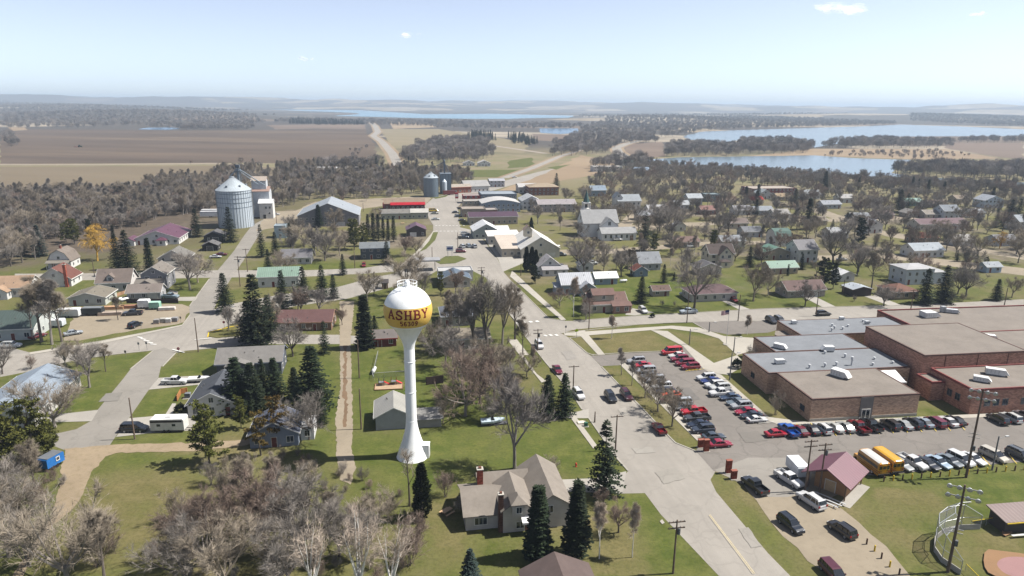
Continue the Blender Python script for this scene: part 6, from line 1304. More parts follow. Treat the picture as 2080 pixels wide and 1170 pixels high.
def dugout():
    x,y=G(2062,1082); o=thing('dugout','low open dugout with a brown flat roof at the right edge','dugout',(x,y,0),R(8)); add_block(o,1.5,0,7,3.2,2.2,'shed',.5,plain((74,66,62)),metalroof((166,146,140),'X'),ov=.5); m=MB(); m.box(-2.3,-.62,2.02,5.2,-.5,2.2); m.obj('edge_board',plain((222,190,50)),o); m=MB(); m.box(-1.8,-1.4,.4,5,-1.0,.48); m.obj('bench_seat',plain((206,206,204)),o)
dugout()
sheet('infield_dirt',[(2000,1118),(2030,1122),(2080,1128),(2200,1150),(2100,1200),(2010,1172),(1996,1150)],pav('infield_dirt',(180,142,106),.85),rough=.3,smooth=1)
sheet('home_plate_circle',[(2023,1145),(2040,1135),(2070,1134),(2110,1140),(2120,1165),(2080,1180),(2045,1172),(2027,1158)],pav('pink_dirt',(192,150,148),.9),smooth=2)
sheet('infield_dirt',[(2035,1078),(2052,1078),(2056,1086),(2042,1092),(2034,1088)],pav('infield_dirt',(180,142,106),.85),rough=.2)
# ------------------------------------------------------------------ foreground house and bottom garage
def big_house():
    x,y=G(1060,1083); o=thing('farmhouse','rambling pale house with taupe gables and two chimneys','house',(x,y,0),R(10)); ref('rambling pale house',1050,1070); FOOT.append((x,y+5,9)); wc=(206,200,194); rc=(174,164,153); wm=siding(wc); rm=shingle(rc)
    add_block(o,5.0,.8,6.0,12.4,3.9,'gy',2.0,wm,rm); add_block(o,-.6,0.5,4.6,8,4.1,'gy',1.6,wm,rm,names=('centre_wall','centre_roof')); add_block(o,-5.6,2.0,6.0,9,2.7,'gx',1.9,wm,rm,names=('wing_wall','wing_roof')); add_block(o,-1.5,8.2,8,5,3.0,'gx',1.9,wm,rm,names=('rear_wall','rear_roof'))
    add_block(o,-.6,-.6,2.0,3,2.0,'hip',1.0,wm,rm,names=('dormer_wall','dormer_roof'),z=3.4,ov=.3)
    chimney(o,-3.2,1.0,0,6.6,(92,66,56),.75); chimney(o,-5.4,9.4,3.5,6.4,(140,74,58),.95)
    add_win(o,-.6,-.6,4.5,.8,1.0); add_win(o,4.6,.8,3.3,1.0,1.2); add_win(o,-6.2,2.0,1.5,1.9,1.2,'f',3); add_win(o,-.2,.5,1.2,1.2,1.1); add_win(o,-8.6,6,1.6,1.2,1.2,'l'); add_door(o,1.0,.5,0,.95,2.05,(120,84,70))
    m=MB(); m.prism([(-1.0,2.4),(.5,2.75),(.5,2.82),(-1.0,2.47)],'x',-.1,2.2); m.prism([(-1.0,2.12),(-1.04,2.12),(-1.04,2.47),(-1.0,2.47)],'x',-.1,2.2); m.obj('awning',plain((236,236,236),.4),o)
big_house()
x,y=G(1127,1127,4.8); o=thing('garage','brown-grey shingled garage roof at the bottom edge','garage',(x+1.9,y-11,0),R(10)); add_block(o,0,0,9.2,11,2.8,'gy',2.2,siding((200,194,186)),shingle((128,112,108))); add_door(o,0,0,0,4.6,2.3,(230,226,220),name='garage_door'); add_win(o,4.6,4,1.5,1,1.1,'r'); add_win(o,-4.6,5,1.5,1,1.1,'l')
# ------------------------------------------------------------------ small things
def picnic(px,py,lb,rot=50):
    x,y=G(px,py); o=thing('picnic_table',lb,'table',(x,y,0),R(rot)); m=MB(); wd_=plain((196,164,130)); m.box(-.95,-.4,.72,.95,.4,.78); m.obj('table_top',wd_,o)
    for s in (-1,1): m=MB(); m.box(-.95,s*.8-.15,.42,.95,s*.8+.15,.47); m.obj('bench',wd_,o)
    m=MB()
    for xx in (-.7,.7):
        m.box(xx-.04,-.8,.36,xx+.04,.8,.42); m.tube((xx,-.7,0),(xx,-.25,.74),.05,.05,4); m.tube((xx,.7,0),(xx,.25,.74),.05,.05,4)
    m.obj('leg_frame',plain((150,118,90)),o)
picnic(908,1044,'wooden picnic table on the lawn left of the rambling house'); picnic(818,455+0,'small red-brown picnic table on the lawn by the workshop',10)
def deck():
    x,y=G(790,786); o=thing('sand_box_deck','timber-edged sand play area with play sets','play area',(x,y,0),R(8)); m=MB(); m.box(-3.2,-1.8,0,3.2,1.8,.12); m.obj('sand_bed',plain((176,152,126),.9),o); m=MB()
    for a in ((-3.3,-1.9,3.3,-1.8),(-3.3,1.8,3.3,1.9),(-3.3,-1.8,-3.2,1.8),(3.2,-1.8,3.3,1.8)): m.box(a[0],a[1],0,a[2],a[3],.28)
    m.obj('edging',plain((150,112,80)),o)
    def play(px_,py_,c1,c2,lb):
        xx,yy=G(px_,py_); p=thing('play_set',lb,'play set',(xx,yy,.13),R(8)); m=MB()
        for sx in (-.6,.6):
            for sy in (-.5,.5): m.box(sx-.06,sy-.06,0,sx+.06,sy+.06,1.7)
        m.obj('frame',plain(c1),p); m=MB(); m.box(-.7,-.6,.7,.7,.6,.8); m.obj('platform',plain((120,120,124)),p); m=MB(); m.prism([(.6,.8),(1.9,.1),(1.9,.2),(.6,.92)],'y',-.3,.3); m.obj('slide',plain(c2),p)
    play(775,783,(90,94,100),(196,36,44),'grey play set with a small red slide'); play(800,781,(140,96,66),(222,60,70),'brown wooden play set with a pink-red slide')
deck()
def tank(px,py,lb,rot=10,l=1.6,r=.45,c=(226,228,228)):
    x,y=G(px,py); o=thing('propane_tank',lb,'propane tank',(x,y,0),R(rot)); m=MB(); n=14; prof=[(0.01,-l),(r*.6,-l+.1),(r,-l+.35),(r,l-.35),(r*.6,l-.1),(0.01,l)]; i=0
    for (rr,t) in prof:
        for k in range(n): a=2*math.pi*k/n; m.v.append((t,rr*math.cos(a),.35+r+rr*math.sin(a)))
    for j in range(len(prof)-1):
        for k in range(n): l2=(k+1)%n; m.f.append((j*n+k,j*n+l2,(j+1)*n+l2,(j+1)*n+k)); m.m.append(0)
    m.obj('vessel',plain(c,.35),o,True); m=MB(); m.box(-l*.6,-.25,0,-l*.6+.15,.25,.42); m.box(l*.6-.15,-.25,0,l*.6,.25,.42); m.obj('saddle',plain((140,140,140)),o); m=MB(); m.tube((0,0,.3+2*r),(0,0,.55+2*r),.14,.14,8); m.obj('valve_dome',plain((190,190,190)),o)
for a in ((760,757,'white propane tank by the chain-link fence near the play area',90),(1266,574,'white propane tank on the lawn beside the blue-grey cabin',20),(1387,600,'white propane tank on the lawn right of the tan shed',20),(1131,503,'white propane tank beside the cream hall',10),(243,612,'left white propane tank behind the sand yard',60),(254,612,'right white propane tank behind the sand yard',60)): tank(*a)
def sign(px,py,h,c,lb,shape='oct',w=.75,pc=(120,120,120),txt=None):
    x,y=G(px,py); o=thing('road_sign',lb,'road sign',(x,y,0),R(5)); m=MB(); m.tube((0,0,0),(0,0,h),.04,.04,6); m.obj('post',plain(pc),o); m=MB()
    if shape=='oct': m.prism([(w/2*1.08*math.cos(math.pi/8+k*math.pi/4),h-.1+w/2*1.08*math.sin(math.pi/8+k*math.pi/4)) for k in range(8)],'y',-.07,-.045)
    elif shape=='pent': m.prism([(-w/2,h-.5),(w/2,h-.5),(w/2,h),(0,h+.4),(-w/2,h)],'y',-.07,-.045)
    else: m.box(-w/2,-.07,h-.3,w/2,-.045,h+.35)
    m.obj('panel',plain(c,.5,.06),o)
    if txt=='STOP':
        S=[[((.9,.85),(.5,1),(.1,.8),(.5,.5),(.9,.2),(.5,0),(.1,.15))],[((0,1),(1,1)),((.5,1),(.5,0))],[((.5,0),(.1,.3),(.1,.7),(.5,1),(.9,.7),(.9,.3),(.5,0))],[((.1,0),(.1,1),(.8,1),(.9,.75),(.8,.5),(.1,.5))]]; m=MB()
        for i,st in enumerate(S):
            for ln in st:
                for a,b in zip(ln,ln[1:]):
                    A=Vector((-.29+i*.155+a[0]*.11,h-.21+a[1]*.22)); B=Vector((-.29+i*.155+b[0]*.11,h-.21+b[1]*.22)); d=(B-A).normalized(); n=Vector((-d.y,d.x))*.016; m.prism([tuple(A-n),tuple(B-n),tuple(B+n),tuple(A+n)],'y',-.076,-.07)
        m.obj('lettering',plain((236,236,236)),o)
sign(364,724,2.3,(186,30,40),'red stop sign at the mouth of the left street',txt='STOP'); sign(456,668,2.2,(186,30,40),'red stop sign on the traffic island',txt='STOP'); sign(1171,686,2.4,(198,226,40),'lime yellow school crossing sign on the corner lawn','pent',.9)
for a in ((256,726,1.6,(90,80,70),'small brown sign on the roadside lawn'),(283,712,2,(150,150,150),'left thin grey sign at the highway edge'),(299,711,2,(150,150,150),'right thin grey sign at the highway edge'),(287,668,1.8,(120,110,90),'small sign at the sand yard verge'),(368,658,2,(130,120,110),'small sign at the yard corner'),(1149,678,2.2,(130,130,132),'grey sign on the lower crossing corner')): sign(a[0],a[1],a[2],a[3],a[4],'rect',.5)
def shopsign(px,py,h,w,hh,c,c2,lb):
    x,y=G(px,py); o=thing('shop_sign',lb,'sign',(x,y,0),R(10)); m=MB(); m.tube((-w*.3,0,0),(-w*.3,0,h),.1,.1,6); m.tube((w*.3,0,0),(w*.3,0,h),.1,.1,6); m.obj('post',plain((180,180,180)),o); m=MB(); m.box(-w/2,-.15,h-hh,w/2,.15,h); m.obj('panel',plain(c),o); m=MB(); m.box(-w*.4,-.18,h-hh*.7,w*.4,-.15,h-hh*.3); m.obj('face_band',plain(c2),o)
shopsign(928,412,7,2.2,4,(176,40,52),(226,220,216),'tall red sign at the top of the main street'); shopsign(914,522,5,3,2.2,(230,232,236),(70,80,140),'white and blue sign on the traffic island lawn'); shopsign(784,424,4,4,3.6,(222,40,60),(240,120,130),'round-cornered red sign left of the red canopy store')
def flag():
    x,y=G(1475,700); h=hgt(1475,700,628); o=thing('flagpole','white flagpole with a drooping red white and blue flag','flagpole',(x,y,0)); m=MB(); m.tube((0,0,0),(0,0,h),.07,.05,8); m.obj('pole',plain((206,206,206)),o); m=MB(); m.lathe([(.9,0),(.9,.15),(.02,.2)],14); m.obj('base_ring',M_CONC,o)
    f=MB(); n=13; L=2.2; H=1.3
    def pt(u,v): return (-u*L,.12*math.sin(u*6),h-.2-v*H-u*.35)
    for k in range(n):
        for j in range(6):
            u0,u1=j/6,(j+1)/6; c=2 if (k<7 and j<3) else (0 if k%2==0 else 1); f.face([pt(u0,k/n),pt(u1,k/n),pt(u1,(k+1)/n),pt(u0,(k+1)/n)],c)
    f.obj('flag',[plain((178,30,46)),plain((232,230,228)),plain((40,48,100))],o)
flag()
def hydrant():
    x,y=G(1170,948); o=thing('fire_hydrant','small red fire hydrant on the lawn near the driveway','hydrant',(x,y,0)); m=MB(); m.lathe([(.2,0),(.2,.08),(.13,.1),(.13,.6),(.18,.62),(.15,.75),(.02,.85)],12); m.tube((-.25,0,.45),(.25,0,.45),.07,.07,8); m.obj('barrel',plain((190,60,40)),o)
hydrant()
def ubox(px,py,w,h,c,lb,name='utility_box'):
    x,y=G(px,py); o=thing(name,lb,'utility box',(x,y,0),R(10)); m=MB(); m.box(-w/2,-w*.4,0.05,w/2,w*.4,h); m.prism([(-w/2-.05,h),(w/2+.05,h),(w/2-.1,h+.1),(-w/2+.1,h+.1)],'y',-w*.42,w*.42); m.obj('cabinet',plain(c),o); m=MB(); m.box(-w*.8,-w*.7,0,w*.8,w*.7,.06); m.obj('pad',M_CONC,o)
ubox(1190,866,.7,.8,(60,110,90),'green utility cabinet on the verge'); ubox(1180,860,1.5,.25,(214,206,190),'flat pale utility slab on the verge'); ubox(950-6,1012,1.0,1.1,(60,70,74),'dark trash bin behind the rambling house','trash_bin'); ubox(382,808,1.2,1.1,(120,124,128),'grey air unit on the deck of the slate-roofed house','air_unit')
def kiosk():
    x,y=G(782,587); o=thing('kiosk','small tan wooden kiosk with a grey roof by the highway','kiosk',(x,y,0),R(10)); add_block(o,0,0,2.2,2.2,2.4,'gx',.9,siding((176,140,112)),shingle((110,104,104)),ov=.3); add_door(o,0,0,0,1,1.9,(120,90,70))
kiosk()
def canopy():
    x,y=G(866,548); o=thing('fuel_canopy','grey flat fuel canopy left of the filling station','canopy',(x,y,0),R(10)); m=MB(); m.box(-5.5,-3,4.0,5.5,3,4.5); m.obj('deck',plain((150,150,152)),o)
    for xx in (-3.5,3.5): m=MB(); m.box(xx-.15,-.15,0,xx+.15,.15,4.0); m.obj('column',plain((206,206,206)),o)
canopy()
def boat(px,py,lb,c=(236,236,236),rot=0):
    x,y=G(px,py); o=thing('boat_on_trailer',lb,'boat',(x,y,.35),R(rot)); m=MB(); loft(m,[(-2.4,[(.5,.1),(.9,.4),(.95,.8)]),(0,[(.5,.05),(.9,.35),(.95,.8)]),(1.6,[(.25,.12),(.6,.45),(.7,.88)]),(2.6,[(.02,.6),(.04,.8),(.06,1.0)])]); m.obj('hull',plain(c,.35),o); m=MB(); m.prism([(-.3,.8),(.5,.8),(.2,1.3),(.1,1.3)],'y',-.6,.6); m.obj('windscreen',car_glass(),o); m=MB(); m.box(-2.4,-.7,-.15,3.2,.7,-.05); m.obj('trailer_frame',plain((90,90,94)),o); t=MB(); t.tube((0,-.1,0),(0,.1,0),.28,.28,10); t=t.mesh('wheel',[plain((40,40,42))]); link('wheel',t,o,(-.6,-.85,-.07)); link('wheel',t,o,(-.6,.85,-.07))
boat(404,776,'white covered boat behind the white pickup',rot=8); boat(1000,862,'pale blue-white boat under bare trees by the lawn',(206,222,232),12)
def wallfence(P_,h,c,lb,name='wooden_fence',t=.12):
    w=[G(*p) for p in P_]; ox,oy=w[0]; o=thing(name,lb,'fence',(ox,oy,0)); 
    for a,b in zip(w,w[1:]):
        A=Vector((a[0]-ox,a[1]-oy));B=Vector((b[0]-ox,b[1]-oy));d=(B-A).normalized();n=Vector((-d.y,d.x))*t/2; m=MB(); m.prism([tuple(A-n),tuple(B-n),tuple(B+n),tuple(A+n)],'z',.05,h); m.obj('panel',plain(c,.85,.3),o)
        k=max(1,int((B-A).length/2.4)); 
        for q in range(k+1): p=A.lerp(B,q/k); m=MB(); m.box(p.x-.09,p.y-.09,0,p.x+.09,p.y+.09,h+.08); m.obj('post',plain(c,.85,.2),o)
wallfence(((258,616),(362,616)),1.5,(70,60,58),'dark wooden fence between the grey garage and the sand yard'); wallfence(((360,815),(368,800),(380,798)),1.3,(176,120,70),'orange-brown timber fence on the deck of the slate-roofed house'); wallfence(((866,782),(900,778)),2.0,(74,60,56),'dark board screen under the reddish bare tree'); wallfence(((210,612),(260,595)),1.2,(176,138,108),'reddish wooden fence beside the steep-roofed house')

yfence(((768,722),(757,770),(760,775)),'grey chain-link fence left of the sand play area',1.3,(170,172,174),'chain_link_fence'); yfence(((757,768),(828,763)),'grey chain-link fence behind the sand play area',1.3,(170,172,174),'chain_link_fence')
def tractor():
    x,y=G(163,299); o=thing('tractor','tiny green tractor pulling an implement across the ploughed field','tractor',(x,y,.1),R(8)); g=plain((70,96,70)); m=MB(); m.box(-1,-.6,.9,2.4,.6,2.0); m.obj('engine_hood',g,o); m=MB(); m.box(-1.9,-.9,1.4,-.2,.9,3.2); m.obj('cab',car_glass(),o); m=MB(); m.box(-2,-1,3.2,0,1,3.35); m.obj('cab_roof',g,o)
    for (a,b,r) in ((-1.3,1.3,1.0),(-1.3,-1.3,1.0),(1.9,1.1,.65),(1.9,-1.1,.65)): m=MB(); m.tube((a,b-.3,r),(a,b+.3,r),r,r,12); m.obj('wheel',plain((40,40,42)),o)
    m=MB(); m.box(-6.5,-3.5,.4,-4.2,3.5,.9); m.box(-4.2,-.1,.6,-2,.1,.8); m.obj('implement',plain((120,70,60)),o)
tractor()
trailer(430,441,12,2.5,3.4,8,(226,228,230),(232,232,232),'front white semi trailer beside the big grain bin','semi_trailer','trailer'); trailer(432,437,12,2.5,3.4,8,(222,224,226),(230,230,230),'rear white semi trailer beside the big grain bin','semi_trailer','trailer')
trailer(912,396,9,2.6,3.2,20,(120,60,58),(90,56,54),'dark red hopper trailer beside the dark grain tower','hopper_trailer','trailer')
car('suv',1028,726,190,(178,176,170),'silver suv under bare trees left of the main street')
car('suv',24,706,10,(226,228,228),'white car parked on the far left apron')
# ------------------------------------------------------------------ trees placed one by one: kind, base x, base y, top y, width factor
T_=tree
for a in (('spruce',458,634,553,1.05),('spruce',522,700,555,1.1),('spruce',505,690,612),('spruce',548,688,598),('spruce',575,626,548),('spruce',617,613,540),('spruce',655,600,537),('spruce',678,606,556),('spruce',546,548,505),('spruce',697,558,515,.9),('slim',742,707,598,1.5),('spruce',762,690,640),
 ('spruce',638,832,700,1.3),('spruce',484,832,724,1.3),('spruce',515,836,735,1.3),('spruce',560,806,726,1.3),('spruce',600,812,745,1.2),('spruce',535,800,728,.9),('spruce',650,862,790,.9),('spruce',400,481,422),('spruce',468,491,419,.9),('slim',305,551,482,1.3),('spruce',262,560,466),('spruce',240,548,474),('slim',231,490,457,1.2),
 ('blue',82,520,455,1.1),('spruce',50,520,462,.8),('spruce',532,522,455,.8),('spruce',560,516,470),('spruce',590,500,452),('slim',648,462,415,1.5),('slim',748,486,434),('slim',759,487,432),('slim',769,489,434),('slim',779,488,441),('slim',789,488,443),('slim',800,491,438),('spruce',786,537,489,1.1),('slim',832,477,458,1.4),
 ('column',1069,550,500),('column',1080,552,500),('column',1088,552,506),('darkpine',1087,576,537),('spruce',1112,847,760,1.05),('spruce',1146,845,757,1.1),('ragged',1226,1004,850,.95),('slim',1092,1133,985,1.45),('slim',1170,1131,975,1.3),('column',858,1052,938,1.05),('blue',955,1190,1114,1.2),('column',1079,470,441),
 ('ragged',1308,512,430,1.15),('spruce',1302,615,560,1.05),('spruce',1348,574,536,1.1),('spruce',1369,570,552),('spruce',1388,572,550,1.1),('spruce',1522,542,500),('slim',1640,466,402,1.4),('spruce',1628,547,514),('darkpine',1672,582,520,.9),('darkpine',1692,586,531,.8),('darkpine',1748,502,440,.8),('spruce',1778,500,475),
 ('spruce',1877,617,544,1.15),('spruce',1915,614,538,1.15),('spruce',2023,610,566,1.2),('spruce',1943,531,508),('spruce',1963,532,504),('spruce',1982,537,510),('spruce',2022,462,424,1.2),('spruce',2036,460,430,1.2),('spruce',2050,452,404),('spruce',2066,452,402),('slim',1538,418,373,1.3),('slim',1514,415,378,1.3),('spruce',1614,420,382,1.2),('slim',1673,396,347,1.4),('slim',1743,388,359,1.4),
 ('spruce',1825,432,384,1.5),('spruce',1842,430,392,1.3),('slim',1852,388,358,1.3),('slim',1864,388,362,1.2),('slim',1884,394,364,1.4),('slim',1915,402,368,1.3),('slim',2014,414,380,1.4),('slim',1580,368,352,1.3),('slim',1525,366,352,1.3),('slim',1497,364,354),('slim',1535,442,404,1.3),('spruce',1130,382,351,1.1),('spruce',765,349,317,1.2),('slim',830,336,316),('slim',824,322,306),('slim',891,326,303),('spruce',913,318,303,1.4),
 ('slim',1810,378,360,1.2),('spruce',1690,470,445),('spruce',1720,450,430),('darkpine',2000,548,520,.7),('slim',1600,560,536),('spruce',1437,520,500,.8),
 ('pine',70,945,800,.95),('pine',18,985,820,1.0),('pine',100,925,850,.9),('pine',-20,940,830),('pine',425,940,812,.95),('rust',560,905,800),('rust',530,925,832),('pine',490,870,800,.8),('pine',135,492,450),('pine',152,496,443),('darkpine',185,488,442,.8),('willow',198,530,454,1.0),('pine',720,507,443,.95),('pine',740,500,452,.9),('pine',1448,507,466,.9),('pine',1328,512,474,1.0),('pine',1280,362,345),('ragged',660,718,650,.9),('pine',895,600,550,.6),('bush',1497,748,728,1),
 # bare trees that stand out
 ('pale',1045,952,742,.92,1),('round',985,800,690,1.0),('vase',1030,770,690),('round',925,770,680),('tall',1062,720,640),('round',900,860,800,.8),('red',1005,840,735),('red',945,845,700,1.05),('red',975,820,690,1.0),('round',905,745,655),('tall',935,700,590,1.1),('vase',965,712,566,1.0),('vase',992,716,552,1.0),('vase',1020,700,558,.9),('tall',1046,690,580,1.1),('tall',915,690,600),('round',1000,760,680),('round',880,720,640),('round',955,790,700),('shrub',1000,855,790),
 ('round',628,893,790,1.1),('round',595,724,640,.95),('round',112,868,758,1.15),('round',182,787,690),('round',157,745,688),('tall',215,755,694),('round',134,746,692),('shrub',62,750,720),('round',386,589,505,1.15),('round',402,574,512),('tall',85,695,552,1.2),('tall',106,700,560,1.1),('tall',126,694,570,1.1),('tall',66,690,575),('round',5,760,690),('round',745,612,545,1.1),('round',825,602,505,1.1),('round',650,642,580),('red',1190,0+610,575),
 ('tall',240,650,595,.9),('round',690,520,470),('round',660,530,460,1.1),('round',640,520,455),('round',618,500,450),('round',595,520,470),('round',575,560,505),('round',700,505,470),('round',680,470,420),('round',845,520,480),('red',822,520,470),('red',838,506,478),('round',760,600,565),
 ('birch',1217,1135,1012,.9),('birch',1284,1132,1018,.8),('red',1256,1082,1008,1.0),('red',1225,1030,990,1.1),('birch',1242,688,638,1.2),('birch',1165,643,558,.9),('red',1137,622,580,1.1),('red',1190,640,595),('shrub',1190,650,612),
 ('tall',1262,762,703,1.0),('tall',1283,783,728,1.0),('round',1310,808,745,.9),('round',1336,836,765,.9),('round',1365,866,785,.9),('birch',1517,680,637,1.2),('shrub',1525,735,698,1.0),('shrub',1575,842,790,.8),('birch',1082,760,700,.8),('shrub',1110,808,770),('round',1070,765,715),('shrub',1280,0+632,618),
 ('sparse',832,1028,902,1.0),('shrub',1122,968,920,.9),('shrub',905,1010,955,1.0),('round',940,1045,1000,.9),('shrub',790,1060,985),
 ('round',1176,545,474,1.2),('round',1226,550,508),('tall',1250,558,505),('round',1262,562,495),('tall',1282,560,500),('round',1410,626,520,.9),('round',1530,612,530),('round',1635,622,566,1.1),('round',1795,622,570,1.2),('round',1962,602,528),('round',1945,598,540),('round',2055,605,560),('round',1692,536,450,1.2),('round',1740,560,490),('tall',1770,585,505),('round',1560,600,545,.8),('birch',1300,520,470,.9),('birch',1362,540,500),('birch',1410,520,475),
 ('round',1425,585,555,.8),('red',1660,590,555),('red',1805,560,510),('round',1985,520,470),('willow',2030,505,468),('round',1480,470,425,1.1),('round',1460,480,430),('round',1340,470,405,1.2),('round',1365,478,415,1.2),('round',1370,450,395),('round',1565,480,430)):
    T_(a[0],a[1],a[2],a[3],a[4] if len(a)>4 else 1.0,vi=a[5] if len(a)>5 else None)
for a in (('roundgreen',367,838,818),('roundgreen',404,842,826),('bush',600,620,606),('bush',1325,645,636),('bush',290,600,590),('shrub',1735,612,598),('shrub',1930,610,590),('shrub',1955,612,592),('shrub',1345,622,608),('shrub',1370,622,610)):
    T_(*a[:4])
# bottom-left thicket
THK=[('red',420,1150,985),('shrub',470,1030,930),('red',520,1090,930),('round',585,1070,945),('shrub',610,1035,950),('round',620,1130,960),('tall',560,1005,915),('shrub',500,985,915),('round',690,1130,1015),('shrub',360,1060,985),('round',380,1190,1040),('shrub',200,1150,1045),('round',140,1190,1000),('tall',215,1200,1030),
 ('shrub',40,1080,950),('shrub',90,1040,960),('round',20,1130,960),('tall',75,1010,890),('shrub',15,1020,930),('round',590,1200,1050),('round',460,1215,1050),('whiteshrub',735,1235,1015),('whiteshrub',640,1230,1060),('whiteshrub',800,1225,1050),('shrub',630,990,930),('shrub',720,1090,1020),('red',450,1110,985),('red',845,1125,1040),('shrub',830,1150,1070),('round',765,1080,1005),('shrub',565,1180,1060),('red',540,1130,985),('shrub',430,985,930),('tall',505,1040,920),('shrub',60,1150,1010),('round',-20,1050,930),('round',735,1140,1035),('tall',670,1070,985),('red',395,1105,1010)]
for a in THK: T_(a[0],a[1],a[2],a[3],1.02,note='bare thicket tree' if a[0]!='shrub' and a[0]!='whiteshrub' else None)
# ------------------------------------------------------------------ street trees filled in between the houses
ROADS=[[(1110,520),(1250,515),(1420,500),(1600,495),(1600,488),(1420,492),(1240,506),(1090,508)],[(1180,478),(1300,455),(1400,452),(1560,446),(1900,440),(1900,446),(1560,453),(1400,460),(1300,463)],[(1640,520),(1800,514),(2080,545),(2080,560),(1800,525),(1640,530)],[(1650,418),(1800,470),(2080,520),(2080,528),(1800,480),(1630,424)],
 [(985,600),(1030,700),(1180,690),(1147,652),(1040,572),(1020,520),(985,480),(935,462),(930,405),(1170,338),(1150,330),(870,395),(860,420),(880,470),(800,540),(690,580),(360,650),(360,690),(800,565)],[(385,645),(440,552),(475,510),(512,458),(560,440),(545,480),(494,535),(447,610)],[(30,550),(800,530),(800,560),(30,576)],[(1040,580),(1110,655),(2080,640),(2080,605),(1560,622),(1165,647),(1070,570)]]
RW=[[G(*p) for p in P_] for P_ in ROADS]
def fill(P_,n,kinds,h0,h1,note=None,mind=5,seed=1,stop=9999):
    rg=random.Random(seed); xs=[p[0] for p in P_]; ys=[p[1] for p in P_]; W=[G(*p) for p in P_]; wx=[p[0] for p in W]; wy=[p[1] for p in W]; c=0; tries=0
    while c<n and tries<n*60:
        tries+=1; x=rg.uniform(min(wx),max(wx)); y=rg.uniform(min(wy),max(wy))
        if not inpoly(x,y,W): continue
        if any((x-a)**2+(y-b)**2<(r*.95)**2 for a,b,r in FOOT): continue
        if any(inpoly(x,y,q) for q in RW): continue
        if any((x-t[0])**2+(y-t[1])**2<mind*mind for t in PLACED): continue
        PLACED.append((x,y)); k=rg.choice(kinds); random.seed(int(x*31+y*17)); tree_at(k,x,y,rg.uniform(h0,h1),rg.uniform(.85,1.2),note=note); c+=1
for P_ in ((1222,500,10),(1240,506,10),(1250,500,9),(1205,508,10),(1190,500,8),(1100,540,8),(1866,595,8),(1465,556,8),(1640,545,7),(1592,570,6),(1320,560,6),(1886,535,8),(1857,428,8),(1450,624,8),(1637,615,8)): keepout(*P_)
PLACED=[tuple(t['o'].location[:2]) for t in TREES]
mix_=['round','round','round','tall','red','vase','round']
fill([(1120,560),(1560,560),(1700,580),(2080,560),(2080,440),(1500,430),(1180,450)],118,mix_,8,13,seed=3,mind=6)
fill([(1100,470),(1180,470),(1200,400),(1060,430)],12,mix_,8,12,seed=5)
fill([(520,540),(800,530),(780,450),(560,470)],10,mix_,7,11,seed=6)
fill([(440,700),(700,675),(690,600),(500,620)],8,mix_,6,10,seed=7)
fill([(820,690),(1000,650),(980,590),(880,600),(760,620)],8,mix_,7,11,seed=8)
fill([(0,560),(60,545),(110,500),(0,440)],10,['round','tall','red','vase'],10,15,seed=9,note='bare wood-edge tree')
# ------------------------------------------------------------------ woods too dense to count: one object each
def wood_nodes(name,tpls,smin,smax):
    ng=bpy.data.node_groups.new(name,'GeometryNodeTree'); ng.interface.new_socket('Geometry',in_out='INPUT',socket_type='NodeSocketGeometry'); ng.interface.new_socket('Geometry',in_out='OUTPUT',socket_type='NodeSocketGeometry')
    N=ng.nodes; gi=N.new('NodeGroupInput'); go=N.new('NodeGroupOutput'); ip=N.new('GeometryNodeInstanceOnPoints'); gj=N.new('GeometryNodeGeometryToInstance')
    for t in tpls:
        oi=N.new('GeometryNodeObjectInfo'); oi.inputs[0].default_value=t; oi.inputs['As Instance'].default_value=True; ng.links.new(oi.outputs['Geometry'],gj.inputs[0])
    rv=N.new('FunctionNodeRandomValue'); rv.data_type='FLOAT_VECTOR'; rv.inputs[0].default_value=(0,0,0); rv.inputs[1].default_value=(0,0,6.28)
    rs=N.new('FunctionNodeRandomValue'); rs.data_type='FLOAT'; rs.inputs[2].default_value=smin; rs.inputs[3].default_value=smax; rs.inputs['Seed'].default_value=5
    ng.links.new(gi.outputs[0],ip.inputs['Points']); ng.links.new(gj.outputs[0],ip.inputs['Instance']); ip.inputs['Pick Instance'].default_value=True
    ng.links.new(rv.outputs[0],ip.inputs['Rotation']); ng.links.new(rs.outputs[1],ip.inputs['Scale']); ng.links.new(ip.outputs[0],go.inputs[0]); return ng
def src(tp):
    t,c=tp; me=bpy.data.meshes.new('wood_tree'); v=[tuple(q.co) for q in t.vertices]; n=len(v); f=[tuple(p.vertices) for p in t.polygons]; v+=[tuple(q.co) for q in c.vertices]; f+=[tuple(i+n for i in p.vertices) for p in c.polygons]; me.from_pydata(v,[],f)
    for m in (t.materials[0],c.materials[0]): me.materials.append(m)
    me.polygons.foreach_set('material_index',[0]*len(t.polygons)+[1]*len(c.polygons)); return bpy.data.objects.new('wood_tree_source',me)
def coarse(seed,mat,H=11,n=420,w=.16):
    """tree for far-off woods: trunk and short stout twigs through the crown"""
    random.seed(seed); B=TB(); B.seg([Vector((0,0,0)),Vector((0,0,H*.6)),Vector((0,0,H*.9))],[.3,.2,0],4)
    for k in range(n):
        e=Vector((rnd(-1,1),rnd(-1,1),rnd(-.8,1))).normalized()*rnd(.25,1)**.6; c=Vector((e.x*H*.38,e.y*H*.38,H*.6+e.z*H*.4)); B.seg([c,c+Vector((e.x*.7+rnd(-.4,.4),e.y*.7+rnd(-.4,.4),rnd(.3,1))).normalized()*rnd(1.0,2.0)],[w*rnd(.6,1.2),0],3)
    m=B.mesh('wood_tree',mat); return bpy.data.objects.new('wood_tree_source',m)
FARB=[coarse(1,bark_mat('far_bark',(150,142,138))),coarse(2,BK['grey']),coarse(3,bark_mat('far_bark_brown',(150,138,128)),n=360),coarse(4,bark_mat('far_bark_dark',(130,122,118)))]
